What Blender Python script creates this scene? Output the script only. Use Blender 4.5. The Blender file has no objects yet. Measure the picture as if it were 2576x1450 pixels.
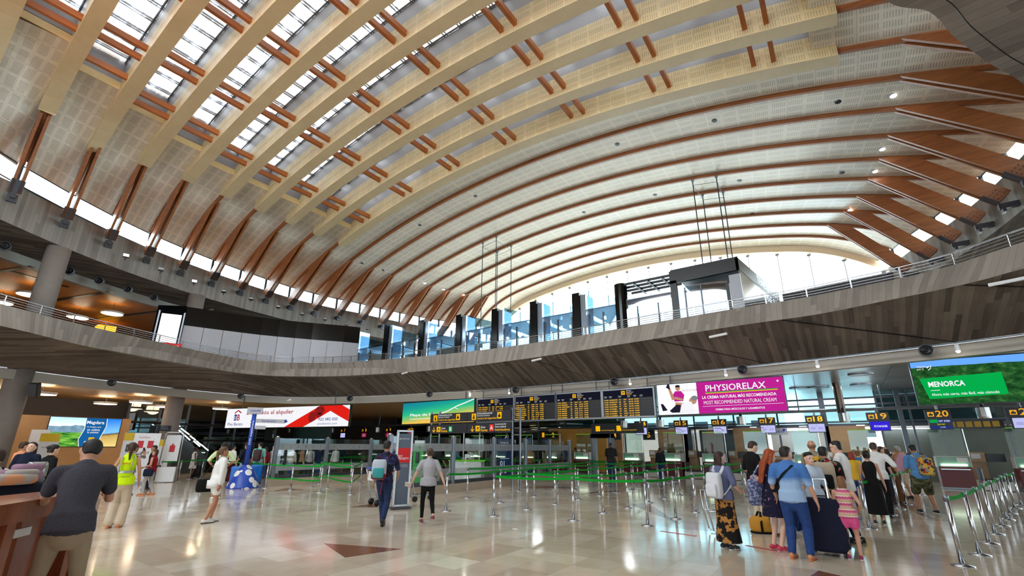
import bpy, bmesh, math, random
import numpy as np
from mathutils import Vector, Matrix
random.seed(11)
SC = bpy.context.scene
COL = SC.collection
V = Vector
pi = math.pi

# ------------------------------------------------------------------ camera (image frame 2576 x 1450)
F_, PITCH, ROLL, YAW, HC, CX, CY = 1146.5, math.radians(16.8), math.radians(-0.25), math.radians(35.123), 1.65, 1293., 780.
def _basis():
    fw = np.array([0, math.cos(PITCH), math.sin(PITCH)]); up = np.array([0, -math.sin(PITCH), math.cos(PITCH)]); rt = np.array([1., 0, 0])
    r2 = math.cos(ROLL)*rt - math.sin(ROLL)*up; u2 = math.sin(ROLL)*rt + math.cos(ROLL)*up
    z = np.array([[math.cos(YAW), -math.sin(YAW), 0], [math.sin(YAW), math.cos(YAW), 0], [0, 0, 1]])
    return z@r2, z@u2, z@fw
RT, UP, FW = _basis()
C0 = np.array([0, 0, HC])
def ray(x, y): return FW + RT*(x-CX)/F_ - UP*(y-CY)/F_
def at(x, y, ax, val):
    d = ray(x, y); return V(C0 + d*((val-C0[ax])/d[ax]))
def atz(x, y, z=0.): return at(x, y, 2, z)
def att(x, y, t): return at(x, y, 1, t)
def atu(x, y, u): return at(x, y, 0, u)
def atD(x, y, D):
    d = ray(x, y); return V(C0 + d*(D/math.hypot(d[0], d[1])))
cd = bpy.data.cameras.new('camera'); cam = bpy.data.objects.new('camera', cd); COL.objects.link(cam)
cd.sensor_fit = 'HORIZONTAL'; cd.sensor_width = 36; cd.lens = F_*36/2576
cd.shift_x = (1288-CX)/2576; cd.shift_y = (CY-725)/2576; cd.clip_start = .05; cd.clip_end = 500
m3 = Matrix((tuple(RT), tuple(UP), tuple(-FW))).transposed()
cam.matrix_world = Matrix.Translation((0, 0, HC)) @ m3.to_4x4()
SC.camera = cam

# ------------------------------------------------------------------ materials
def lin(c):
    def f(v):
        v /= 255.; return v/12.92 if v <= .04045 else ((v+.055)/1.055)**2.4
    return (f(c[0]), f(c[1]), f(c[2]), 1.)
class NT:
    def __init__(s, name):
        s.m = bpy.data.materials.new(name); s.m.use_nodes = True; s.t = s.m.node_tree; s.n = s.t.nodes; s.n.clear()
        s.out = s.n.new('ShaderNodeOutputMaterial')
    def node(s, typ, **kw):
        n = s.n.new('ShaderNode'+typ)
        for k, v in kw.items():
            if k[0] == '_': setattr(n, k[1:], v)
            else:
                i = int(k[1:]) if k[0] == 'i' and k[1:].isdigit() else k.replace('__', ' ')
                if hasattr(v, 'is_linked') or isinstance(v, bpy.types.NodeSocket): s.t.links.new(v, n.inputs[i])
                else: n.inputs[i].default_value = v
        return n
    def math(s, op, a, b=None, c=None):
        kw = {'i0': a}
        if b is not None: kw['i1'] = b
        if c is not None: kw['i2'] = c
        return s.node('Math', _operation=op, **kw).outputs[0]
    def mix(s, fac, a, b, bt='MIX'):
        n = s.n.new('ShaderNodeMix'); n.data_type = 'RGBA'; n.blend_type = bt
        for i, v in ((0, fac), (6, a), (7, b)):
            if isinstance(v, bpy.types.NodeSocket): s.t.links.new(v, n.inputs[i])
            else: n.inputs[i].default_value = v
        return n.outputs[2]
    def ramp(s, fac, stops, interp='LINEAR'):
        n = s.n.new('ShaderNodeValToRGB'); s.t.links.new(fac, n.inputs[0]); e = n.color_ramp; e.interpolation = interp
        while len(e.elements) < len(stops): e.elements.new(.5)
        for el, (p, c) in zip(e.elements, stops): el.position = p; el.color = c if len(c) == 4 else lin(c)
        return n.outputs[0]
    def uv(s): return s.node('UVMap').outputs[0]
    def obj(s): return s.node('TexCoord').outputs['Object']
    def pos(s): return s.node('NewGeometry').outputs['Position']
    def sep(s, v):
        o = s.node('SeparateXYZ', i0=v).outputs; return o[0], o[1], o[2]
    def comb(s, x=0., y=0., z=0.): return s.node('CombineXYZ', i0=x, i1=y, i2=z).outputs[0]
    def noise(s, v, scale, detail=3., rough=.5, col=False):
        n = s.node('TexNoise', Vector=v, Scale=scale, Detail=detail, Roughness=rough); return n.outputs[1 if col else 0]
    def white(s, v): return s.node('TexWhiteNoise', Vector=v).outputs[0]
    def scale(s, v, sc): return s.node('VectorMath', _operation='MULTIPLY', i0=v, i1=sc).outputs[0]
    def bump(s, h, strength=.3, dist=.01): return s.node('Bump', Height=h, Strength=strength, Distance=dist).outputs[0]
    def bsdf(s, **kw):
        b = s.node('BsdfPrincipled', **kw); s.t.links.new(b.outputs[0], s.out.inputs[0]); return s.m
    def emit(s, col, strength):
        e = s.node('Emission', Color=col, Strength=strength); s.t.links.new(e.outputs[0], s.out.inputs[0]); return s.m
_mc = {}
def mat(name, col, rough=.6, metal=0., var=.12, vs=14., emit=0., spec=.5, coat=0., bump=0.):
    """plain procedural material: base colour with a little noise in tone"""
    if name in _mc: return _mc[name]
    n = NT(name); c = lin(col)
    nz = n.noise(n.obj(), vs, 3)
    f = n.math('MULTIPLY_ADD', nz, 2*var, 1-var)
    colr = n.mix(1., c, n.comb(f, f, f), 'MULTIPLY')
    kw = dict(Base__Color=colr, Roughness=rough, Metallic=metal, Specular__IOR__Level=spec)
    if coat: kw['Coat__Weight'] = coat
    if emit: kw['Emission__Color'] = c; kw['Emission__Strength'] = emit
    if bump: kw['Normal'] = n.bump(nz, bump)
    _mc[name] = n.bsdf(**kw); return _mc[name]
EXPO = 0.75
GS = 2**-EXPO
def glow(name, col, s):
    if name in _mc: return _mc[name]
    s *= GS
    n = NT(name); nz = n.noise(n.obj(), 3.); f = n.math('MULTIPLY_ADD', nz, .1, .95)
    _mc[name] = n.emit(n.mix(1., lin(col), n.comb(f, f, f), 'MULTIPLY'), s); return _mc[name]
def glass(name, tint=(235, 245, 245), refl=.1, rough=.02, dirt=0., dirtcol=(200, 205, 200)):
    if name in _mc: return _mc[name]
    n = NT(name)
    tr = n.node('BsdfTransparent', Color=lin(tint)).outputs[0]
    gl = n.node('BsdfGlossy', Color=(1, 1, 1, 1), Roughness=rough).outputs[0]
    fr = n.node('LayerWeight', Blend=.25).outputs[1]
    f = n.math('MULTIPLY_ADD', fr, .5, refl*.35)
    s = n.node('MixShader', i0=f, i1=tr, i2=gl).outputs[0]
    if dirt:
        df = n.node('BsdfDiffuse', Color=lin(dirtcol)).outputs[0]
        d = n.math('MULTIPLY', n.noise(n.obj(), 1.5, 5.), dirt*2)
        s = n.node('MixShader', i0=d, i1=s, i2=df).outputs[0]
    n.t.links.new(s, n.out.inputs[0]); _mc[name] = n.m; return n.m

# ------------------------------------------------------------------ mesh building
class MB:
    def __init__(s): s.v = []; s.f = []; s.uv = {}; s.mi = []
    def face(s, idx, uv=None):
        if uv is not None: s.uv[len(s.f)] = uv
        s.f.append(tuple(idx))
    def add(s, verts, faces, uvs=None):
        o = len(s.v); s.v += [tuple(p) for p in verts]
        for i, f in enumerate(faces): s.face([o+j for j in f], uvs[i] if uvs else None)
        return s
    def quad(s, a, b, c, d, uv=None): return s.add([a, b, c, d], [(0, 1, 2, 3)], [uv] if uv else None)
    def poly(s, pts): return s.add(pts, [tuple(range(len(pts)))])
    def box(s, c, d, M=None):
        """box of size d centred at c (optionally transformed by M)"""
        c = V(c); h = V(d)*.5
        vs = [V((c.x+sx*h.x, c.y+sy*h.y, c.z+sz*h.z)) for sz in (-1, 1) for sy in (-1, 1) for sx in (-1, 1)]
        if M is not None: vs = [M @ p for p in vs]
        return s.add(vs, [(0, 2, 3, 1), (4, 5, 7, 6), (0, 1, 5, 4), (2, 6, 7, 3), (0, 4, 6, 2), (1, 3, 7, 5)])
    def prism(s, pts, off):
        """closed polygon pts (3d) extruded by the vector off"""
        n = len(pts); off = V(off); a = [V(p) for p in pts]; b = [p+off for p in a]
        return s.add(a+b, [tuple(range(n))[::-1], tuple(range(n, 2*n))]+[(i, (i+1) % n, n+(i+1) % n, n+i) for i in range(n)])
    def loft(s, rings, cap=True, closed=True):
        n = len(rings[0]); o = len(s.v)
        for r in rings: s.v += [tuple(p) for p in r]
        for i in range(len(rings)-1):
            for j in range(n if closed else n-1):
                k = (j+1) % n; s.face((o+i*n+j, o+i*n+k, o+(i+1)*n+k, o+(i+1)*n+j))
        if cap and closed:
            s.face([o+j for j in range(n)][::-1]); s.face([o+(len(rings)-1)*n+j for j in range(n)])
        return s
    def tube(s, pts, rad, seg=8, lat=None, cap=True, dome=False, flat=1.):
        pts = [V(p) for p in pts]; n = len(pts)
        if not isinstance(rad, (list, tuple)): rad = [rad]*n
        rings = []; prev = V(lat) if lat is not None else None
        for i, p in enumerate(pts):
            t = (pts[min(i+1, n-1)]-pts[max(i-1, 0)])
            if t.length < 1e-9: t = V((0, 0, 1))
            t.normalize()
            r = V(lat) if lat is not None else (prev if prev is not None else (V((1, 0, 0)) if abs(t.x) < .8 else V((0, 1, 0))))
            a = r - t*r.dot(t)
            if a.length < 1e-5: a = t.orthogonal()
            a.normalize(); b = t.cross(a); prev = a
            ra, rb = rad[i] if isinstance(rad[i], (list, tuple)) else (rad[i], rad[i]*flat)
            mk = lambda p, q: [p+a*(ra*q*math.cos(2*pi*j/seg))+b*(rb*q*math.sin(2*pi*j/seg)) for j in range(seg)]
            if dome and i == 0:
                m = (ra+rb)/2; rings += [mk(p-t*m*.8, .45), mk(p-t*m*.45, .82)]
            rings.append(mk(p, 1.))
            if dome and i == n-1:
                m = (ra+rb)/2; rings += [mk(p+t*m*.45, .82), mk(p+t*m*.8, .45)]
        return s.loft(rings, cap)
    def cyl(s, p0, p1, r0, r1=None, seg=12): return s.tube([p0, p1], [r0, r0 if r1 is None else r1], seg)
    def lathe(s, prof, c=(0, 0, 0), seg=20, M=None):
        """prof: list of (r, z) about the z axis through c"""
        c = V(c); rings = []
        for r, z in prof:
            ring = [V((c.x+r*math.cos(2*pi*j/seg), c.y+r*math.sin(2*pi*j/seg), c.z+z)) for j in range(seg)]
            rings.append([M @ p for p in ring] if M is not None else ring)
        return s.loft(rings)
    def sup(s, secs, M=None, n=3.5, seg=20):
        """superellipse sections (z, ax, by[, cx, cy]) lofted along z"""
        rings = []
        for q in secs:
            z, a, b = q[:3]; cx, cy = q[3:5] if len(q) > 3 else (0, 0); r = []
            for j in range(seg):
                w = 2*pi*j/seg; c, d = math.cos(w), math.sin(w)
                p = V((cx+a*math.copysign(abs(c)**(2/n), c), cy+b*math.copysign(abs(d)**(2/n), d), z)); r.append(M @ p if M is not None else p)
            rings.append(r)
        return s.loft(rings)
    def rbox(s, c, d, M=None, r=.12, n=4., seg=20):
        """rounded box of size d with its bottom centre at c"""
        T = Matrix.Translation(c) if M is None else M @ Matrix.Translation(c)
        a, b, h = d[0]/2, d[1]/2, d[2]; e = min(r, h*.3)
        return s.sup([(0, a*.8, b*.75), (e*.3, a*.93, b*.92), (e, a, b), (h-e, a, b), (h-e*.3, a*.93, b*.92), (h, a*.8, b*.75)], T, n, seg)
    def ball(s, c, r, seg=12, M=None):
        c = V(c); r = V(r) if isinstance(r, (tuple, list)) else V((r, r, r)); rings = []
        k = max(5, seg//2)
        for i in range(k+1):
            w = pi*(.03+.94*i/k); ring = []
            for j in range(seg):
                q = V((r.x*math.sin(w)*math.cos(2*pi*j/seg), r.y*math.sin(w)*math.sin(2*pi*j/seg), -r.z*math.cos(w)))
                q = c+q; ring.append(M @ q if M is not None else q)
            rings.append(ring)
        return s.loft(rings)
    def strip(s, A, B, uvw=1.):
        """strip between two polylines of equal length; uv = (arc length, across) in metres"""
        L = 0.
        for i in range(len(A)-1):
            a0, a1, b0, b1 = V(A[i]), V(A[i+1]), V(B[i]), V(B[i+1]); d = ((a1-a0).length+(b1-b0).length)/2
            w0, w1 = (b0-a0).length, (b1-a1).length
            s.quad(a0, a1, b1, b0, [(L, 0), (L+d, 0), (L+d, w1), (L, w0)]); L += d
        return s
    def text(s, mesh, M):
        return s.add([M @ V(p) for p in mesh[0]], mesh[1])
    def build(s, name, m, parent=None, smooth=False, local=False, solid=0., recalc=True, mods=None, bevel=0.):
        me = bpy.data.meshes.new(name); me.from_pydata(s.v, [], s.f)
        if s.uv:
            ul = me.uv_layers.new(name='UVMap')
            for i, uv in s.uv.items():
                p = me.polygons[i]
                for k, li in enumerate(p.loop_indices): ul.data[li].uv = uv[k]
        if recalc:
            b = bmesh.new(); b.from_mesh(me); bmesh.ops.recalc_face_normals(b, faces=b.faces); b.to_mesh(me); b.free()
        me.materials.append(m)
        if smooth: me.polygons.foreach_set('use_smooth', [True]*len(me.polygons))
        o = bpy.data.objects.new(name, me); COL.objects.link(o)
        if parent is not None:
            o.parent = parent
            if not local and parent.type == 'EMPTY': o.matrix_parent_inverse = parent.matrix_basis.inverted()
        if bevel:
            w = o.modifiers.new('bevel', 'BEVEL'); w.width = bevel; w.segments = 2; w.limit_method = 'ANGLE'
        if mods:
            w = o.modifiers.new('remesh', 'REMESH'); w.mode = 'VOXEL'; w.voxel_size = mods[0]; w.use_smooth_shade = True
            w = o.modifiers.new('smooth', 'SMOOTH'); w.factor = .5; w.iterations = mods[1]
        return o
def tag(o, label, cat, group=None, kind=None):
    if label: o['label'] = label
    if cat: o['category'] = cat
    if group: o['group'] = group
    if kind: o['kind'] = kind
    return o
def thing(name, label, cat, loc=(0, 0, 0), rotz=0., group=None, kind=None):
    o = bpy.data.objects.new(name, None); COL.objects.link(o); o.location = loc; o.rotation_euler = (0, 0, rotz)
    o.empty_display_size = .1
    return tag(o, label, cat, group, kind)
def struct(o, label, cat='structure'): return tag(o, label, cat, None, 'structure')
def copy_tree(o, parent=None):
    c = o.copy(); COL.objects.link(c)
    if parent is not None: c.parent = parent
    for ch in o.children: copy_tree(ch, c)
    return c
def hide_proto(o):
    for ch in list(o.children): hide_proto(ch)
    bpy.data.objects.remove(o)
def spline(pts, n=8):
    """Catmull-Rom through 2d/3d points"""
    P = [V(p) if len(p) == 3 else V((p[0], p[1], 0)) for p in pts]; out = []
    for i in range(len(P)-1):
        a, b, c, d = P[max(i-1, 0)], P[i], P[i+1], P[min(i+2, len(P)-1)]
        for k in range(n):
            t = k/n; out.append(.5*((2*b)+(c-a)*t+(2*a-5*b+4*c-d)*t*t+(3*b-a-3*c+d)*t**3))
    return out+[P[-1]]
def withz(c, z): return [V((p.x, p.y, z)) for p in c]
def resamp(c, n):
    L = [0.]
    for a, b in zip(c, c[1:]): L.append(L[-1]+(b-a).length)
    out = []; j = 0
    for i in range(n):
        s = L[-1]*i/(n-1)
        while j < len(L)-2 and L[j+1] < s: j += 1
        f = (s-L[j])/max(L[j+1]-L[j], 1e-9); out.append(c[j].lerp(c[j+1], min(1, f)))
    return out
def offs(c, d):
    """offset a plan polyline to its left by d"""
    out = []
    for i in range(len(c)):
        t = c[min(i+1, len(c)-1)]-c[max(i-1, 0)]; t.z = 0; t.normalize(); out.append(c[i]+V((-t.y, t.x, 0))*d)
    return out
_tc = {}
def glyphs(txt, bold=0.):
    """text outline as (verts, faces) with its lower left at the origin and cap height about 1"""
    key = (txt, bold)
    if key in _tc: return _tc[key]
    cu = bpy.data.curves.new('t', 'FONT'); cu.body = txt; cu.size = 1.; cu.offset = bold; cu.resolution_u = 2
    o = bpy.data.objects.new('t', cu); me = o.to_mesh()
    vs = [v.co.copy() for v in me.vertices]; fs = [tuple(p.vertices) for p in me.polygons]; o.to_mesh_clear()
    bpy.data.objects.remove(o); bpy.data.curves.remove(cu)
    if vs:
        x0 = min(v.x for v in vs); y0 = min(v.y for v in vs); x1 = max(v.x for v in vs); y1 = max(v.y for v in vs)
        vs = [V((v.x-x0, v.y-y0, 0)) for v in vs]; _tc[key] = (vs, fs, x1-x0, y1-y0)
    else: _tc[key] = ([], [], 0, 0)
    return _tc[key]
class Plane:
    """a flat picture plane: origin O (lower left), X and Y unit-of-metre axes, N towards the viewer"""
    def __init__(s, O, X, Y=(0, 0, 1)):
        s.O = V(O); s.X = V(X).normalized(); s.Y = V(Y).normalized(); s.N = s.X.cross(s.Y)
    def p(s, x, y, d=0.): return s.O+s.X*x+s.Y*y+s.N*d
    def M(s, x, y, sx, sy, d=0.):
        m = Matrix((s.X*sx, s.Y*sy, s.N)).transposed().to_4x4(); m.translation = s.p(x, y, d); return m
    def text(s, mb, txt, x, y, w=None, h=None, d=.006, bold=0., align='l'):
        """set txt with lower left at x, y, stretched to width w and height h (metres)"""
        g = glyphs(txt, bold)
        if not g[0]: return
        sy = h/g[3] if h else w/g[2]
        sx = w/g[2] if w else sy
        if align == 'c': x -= g[2]*sx/2
        if align == 'r': x -= g[2]*sx
        mb.text(g, s.M(x, y, sx, sy, d))
    def rect(s, mb, x0, y0, x1, y1, d=.003): mb.quad(s.p(x0, y0, d), s.p(x1, y0, d), s.p(x1, y1, d), s.p(x0, y1, d))
    def shape(s, mb, pts, d=.004): mb.poly([s.p(x, y, d) for x, y in pts])
    def slab(s, mb, x0, y0, x1, y1, d0, d1): mb.prism([s.p(x0, y0, d0), s.p(x1, y0, d0), s.p(x1, y1, d0), s.p(x0, y1, d0)], s.N*(d1-d0))
    def disc(s, mb, x, y, r, d=.004, n=20, ry=None): mb.poly([s.p(x+r*math.cos(2*pi*i/n), y+(ry or r)*math.sin(2*pi*i/n), d) for i in range(n)])
    def line(s, mb, pts, w, d=.005):
        for (x0, y0), (x1, y1) in zip(pts, pts[1:]):
            l = math.hypot(x1-x0, y1-y0) or 1; nx, ny = -(y1-y0)/l*w/2, (x1-x0)/l*w/2
            s.shape(mb, [(x0-nx, y0-ny), (x1-nx, y1-ny), (x1+nx, y1+ny), (x0+nx, y0+ny)], d)
ORD = 'first second third fourth fifth sixth seventh eighth ninth tenth eleventh twelfth thirteenth fourteenth fifteenth sixteenth seventeenth eighteenth nineteenth twentieth twenty-first twenty-second twenty-third twenty-fourth twenty-fifth twenty-sixth'.split()
# ------------------------------------------------------------------ special materials
def m_board(name, c0, c1, w=.2, streak=1., world=False):
    n = NT(name); u, v, _ = n.sep(n.pos() if world else n.uv())
    iu = n.math('FLOOR', n.math('DIVIDE', u, w)); iv = n.math('FLOOR', n.math('MULTIPLY_ADD', v, .35, n.math('MULTIPLY', n.white(n.comb(iu, 3.)), 3.)))
    tone = n.white(n.comb(iu, iv))
    gr = n.noise(n.comb(n.math('MULTIPLY', u, 26.), n.math('MULTIPLY', v, 1.3)), 1., 4.)
    big = n.noise(n.comb(u, v), .55, 4.)
    f = n.math('MULTIPLY_ADD', tone, .55, n.math('MULTIPLY_ADD', gr, .5, n.math('MULTIPLY_ADD', big, .7, -.55)))
    c = n.mix(n.math('MULTIPLY', f, streak), lin(c0), lin(c1))
    fr = n.math('FRACT', n.math('DIVIDE', u, w)); j = n.math('LESS_THAN', fr, .06)
    c = n.mix(n.math('MULTIPLY', j, .35), c, (.03, .025, .02, 1))
    return n.bsdf(Base__Color=c, Roughness=.75, Normal=n.bump(gr, .25))
def m_panel(name, col, cw, ch, per, slit=.66, wob=.08, sv=.5, rough=.5, spec=.3):
    """timber acoustic panels: slotted fields in a grid of joints"""
    n = NT(name); u, v, _ = n.sep(n.uv())
    cu = n.math('DIVIDE', u, cw); cv = n.math('DIVIDE', v, ch)
    fu = n.math('FRACT', cu); fv = n.math('FRACT', cv)
    mu = n.math('MULTIPLY', n.math('GREATER_THAN', fu, .09), n.math('LESS_THAN', fu, .91))
    mv = n.math('MULTIPLY', n.math('GREATER_THAN', fv, .16), n.math('LESS_THAN', fv, .84))
    sl = n.math('GREATER_THAN', n.math('FRACT', n.math('DIVIDE', u, per)), sv)
    mk = n.math('MULTIPLY', n.math('MULTIPLY', mu, mv), sl)
    jt = n.math('LESS_THAN', n.math('FRACT', n.math('DIVIDE', u, cw*2)), .02)
    tone = n.white(n.comb(n.math('FLOOR', n.math('DIVIDE', u, cw*2)), n.math('FLOOR', n.math('MULTIPLY', cv, .5))))
    gr = n.noise(n.comb(n.math('MULTIPLY', u, 3.), n.math('MULTIPLY', v, 14.)), 1., 4.)
    f = n.math('ADD', n.math('MULTIPLY', tone, wob*2), n.math('MULTIPLY_ADD', gr, .2, .9-wob))
    c = n.mix(1., lin(col), n.comb(f, f, f), 'MULTIPLY')
    d = n.math('SUBTRACT', 1., n.math('ADD', n.math('MULTIPLY', mk, 1-slit), n.math('MULTIPLY', jt, .25)))
    c = n.mix(1., c, n.comb(d, d, d), 'MULTIPLY')
    return n.bsdf(Base__Color=c, Roughness=rough, Specular__IOR__Level=spec)
def m_wood(name, c0, c1, sc=(1., 1., 12.), rough=.4, k=1.4, coat=0.):
    n = NT(name); p = n.scale(n.obj(), sc); g = n.noise(p, k, 5., .6); g2 = n.noise(p, k*6, 2.)
    f = n.math('MULTIPLY_ADD', g, 1.6, n.math('MULTIPLY_ADD', g2, .5, -.55))
    return n.bsdf(Base__Color=n.mix(f, lin(c0), lin(c1)), Roughness=rough, Coat__Weight=coat)
def m_floor():
    n = NT('polished_marble'); x, y, z = n.sep(n.pos())
    a = n.math('DIVIDE', x, .6); b = n.math('DIVIDE', y, .6)
    t = n.white(n.comb(n.math('FLOOR', a), n.math('FLOOR', b)))
    t2 = n.white(n.comb(n.math('FLOOR', n.math('DIVIDE', x, 1.2)), n.math('FLOOR', n.math('DIVIDE', y, 1.2)), 5.))
    nz = n.noise(n.pos(), 1.7, 6., .6)
    f = n.math('MULTIPLY_ADD', t, .38, n.math('MULTIPLY_ADD', t2, .34, n.math('MULTIPLY_ADD', nz, .7, -.2)))
    c = n.ramp(f, [(0., (176, 158, 138)), (.45, (203, 188, 168)), (.75, (219, 207, 189)), (1., (230, 220, 205))])
    g = n.math('MAXIMUM', n.math('LESS_THAN', n.math('FRACT', a), .012), n.math('LESS_THAN', n.math('FRACT', b), .012))
    c = n.mix(n.math('MULTIPLY', g, .3), c, lin((120, 100, 85)))
    bm = n.bump(n.noise(n.pos(), 1.1, 2.), .035, .05)
    return n.bsdf(Base__Color=c, Roughness=.13, Specular__IOR__Level=.62, Normal=bm, Coat__Weight=.15, Coat__Roughness=.06)
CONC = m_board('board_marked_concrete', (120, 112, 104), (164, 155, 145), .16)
CONC_SHADED = m_board('board_marked_concrete_shaded', (68, 58, 50), (134, 120, 106), .13, 1.05, True)  # same concrete as the parapet, underside shade put into its colour
VAULT = m_panel('slotted_ceiling_panel', (228, 220, 203), .62, .40, .072, .64, rough=.3, spec=1.)
BEAMP = m_panel('slotted_box_beam_panel', (206, 186, 144), .66, .34, .075, .70)
BEAMB = m_wood('plain_birch_board', (188, 168, 130), (206, 188, 150), (1, 1, 1), .5, .9)
LIP = m_wood('birch_lip', (205, 178, 122), (222, 198, 145), (1, 1, 1), .5, .9)
TIMB = m_wood('glulam_timber', (112, 62, 30), (164, 100, 54), (.6, 6, 6), .42, 1.6)
TIMB2 = m_wood('orange_glulam_timber', (150, 82, 32), (196, 118, 56), (5, .6, 6), .45, 1.6)
GREYW = mat('grey_upstand_metal', (136, 134, 138), .5, .0, .06)
FLOORM = m_floor()
STEEL = mat('brushed_steel', (190, 192, 196), .22, 1., .06, 30.)
STEELD = mat('dark_steel', (74, 76, 82), .35, .7, .08)
ALU = mat('grey_aluminium', (128, 132, 140), .38, .75, .06)
BLK = mat('black_metal', (18, 18, 20), .35, .2, .1)
BLKG = mat('black_gloss_panel', (9, 10, 12), .14, 0., .05, 4., 0, .3)
CREAM = mat('cream_painted_beam', (196, 186, 168), .55, 0., .05)
CREAMD = mat('grey_cream_beam', (158, 150, 138), .5, .1, .05)
COLM = mat('column_concrete', (128, 118, 110), .7, 0., .14, 3.)
def m_ceilwood(name, c0, c1):
    n = NT(name); x, y, z = n.sep(n.pos()); q = n.comb(n.math('MULTIPLY', x, .6), n.math('MULTIPLY', y, 7.))
    g = n.noise(q, 1.2, 4.); ln = n.math('LESS_THAN', n.math('FRACT', n.math('MULTIPLY', y, 1.6)), .03)
    c = n.mix(g, lin(c0), lin(c1)); c = n.mix(n.math('MULTIPLY', ln, .4), c, (.05, .02, .01, 1))
    return n.bsdf(Base__Color=c, Roughness=.45)
CEILW = m_ceilwood('warm_wood_ceiling', (172, 102, 34), (204, 132, 52))
CEILB = m_ceilwood('pale_wood_ceiling', (190, 150, 100), (214, 176, 124))
def m_metalceil():
    n = NT('metal_ceiling_tile'); x, y, z = n.sep(n.pos())
    j = n.math('MAXIMUM', n.math('LESS_THAN', n.math('FRACT', n.math('MULTIPLY', x, .55)), .02), n.math('LESS_THAN', n.math('FRACT', n.math('MULTIPLY', y, .8)), .025))
    t = n.white(n.comb(n.math('FLOOR', n.math('MULTIPLY', x, .55)), n.math('FLOOR', n.math('MULTIPLY', y, .8))))
    f = n.math('MULTIPLY_ADD', t, .3, .75); c = n.mix(1., lin((178, 182, 184)), n.comb(f, f, f), 'MULTIPLY')
    return n.bsdf(Base__Color=n.mix(n.math('MULTIPLY', j, .7), c, (.03, .03, .035, 1)), Roughness=.28, Metallic=.55)
CEILM = m_metalceil()
PLY = m_wood('plywood_panel', (170, 128, 84), (196, 156, 110), (1, 1, 3), .4, 1.)
STONE = mat('beige_stone_plinth', (176, 160, 142), .35, 0., .1, 2.)
INLAY = mat('brown_marble', (128, 84, 62), .14, 0., .22, 4.)
GL = glass('clear_glass', (232, 242, 242), .1)
GLB = glass('blue_tinted_glass', (176, 206, 222), .22)
GLD = glass('dark_reflective_glass', (120, 132, 138), .35)
def m_sky_pane():
    n = NT('dusty_skylight_glass')
    tr = n.node('BsdfTransparent', Color=(1, 1, 1, 1)).outputs[0]; df = n.node('BsdfTranslucent', Color=(.105, .086, .070, 1)).outputs[0]
    q = n.scale(n.pos(), (1.2, 2.6, 1.)); f = n.noise(q, 1.1, 6., .62)
    d = n.ramp(f, [(.36, (.15, .15, .15, 1)), (.50, (.95, .95, .95, 1))])
    s = n.node('MixShader', i0=d, i1=tr, i2=df).outputs[0]; n.t.links.new(s, n.out.inputs[0]); return n.m
SKYP = m_sky_pane()
def m_frost():
    n = NT('frosted_band'); a = n.node('BsdfTransparent', Color=(.75, .8, .8, 1)).outputs[0]; b = n.node('BsdfDiffuse', Color=lin((190, 196, 200))).outputs[0]
    s = n.node('MixShader', i0=n.math('MULTIPLY_ADD', n.noise(n.obj(), 2.), .1, .5), i1=a, i2=b).outputs[0]; n.t.links.new(s, n.out.inputs[0]); return n.m
FROST = m_frost()
WHITE = mat('white_paint', (225, 225, 225), .5, 0., .04)
WARML = glow('warm_lamp', (255, 226, 190), 9.)
SPOTL = glow('spot_lamp', (255, 248, 235), 40.)
COOLL = glow('cool_lamp', (235, 245, 255), 8.)

# ------------------------------------------------------------------ hall plan (u = across, t = along the vault)
UC, T0, RB = -11.77, 18.146, 50.744
HW = 1.83
kt = lambda k: T0+HW*k
def arc0(w, k): return 16.554-.029*k-(RB-math.sqrt(RB*RB-w*w))-.0175*w
def arc(u, t):
    k = (t-T0)/HW; w = u-UC; e = min(abs(footL(t)-UC), 24.)+.6; d = abs(w)-(e-min(5., e*.6))
    z = arc0(w, k)
    if d > 0:
        sg = 1 if w > 0 else -1; z -= max(0., arc0(sg*e, k)-12.7)*min(1.02, (d/min(5., e*.6))**2.6)
    return z
_LF = [25.72, 27.0, 28.08, 28.94, 29.58, 30.08, 30.43, 30.73, 30.91, 30.86, 30.54, 30.08, 29.83, 29.46, 28.97, 28.34, 27.54]
_LT = [24.53, 25.17, 25.78, 25.96, 26.65, 27.0, 27.11, 27.26, 27.0, 27.09, 27.06, 26.94, 26.73, 26.41, 26.0, 25.46, 24.69]
def footL(t):
    k = (t-T0)/HW+9
    if k < 0: return UC-19.05*math.sqrt(max(.02, 1-((16.3-t)/22.)**2))*(1-.018*min(1, -k)) + .0
    if k >= 16: return -27.54+.62*(k-16)
    i = int(k); f = k-i; return -(_LF[i]*(1-f)+_LF[i+1]*f)
footR = lambda t: 2*UC-footL(t)
def tipL(k):
    if k < -9: return footL(kt(k))+1.6
    if k > 7: return -23.9
    return -_LT[k+9]
tipR = lambda k: 2*UC-tipL(k)

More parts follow.
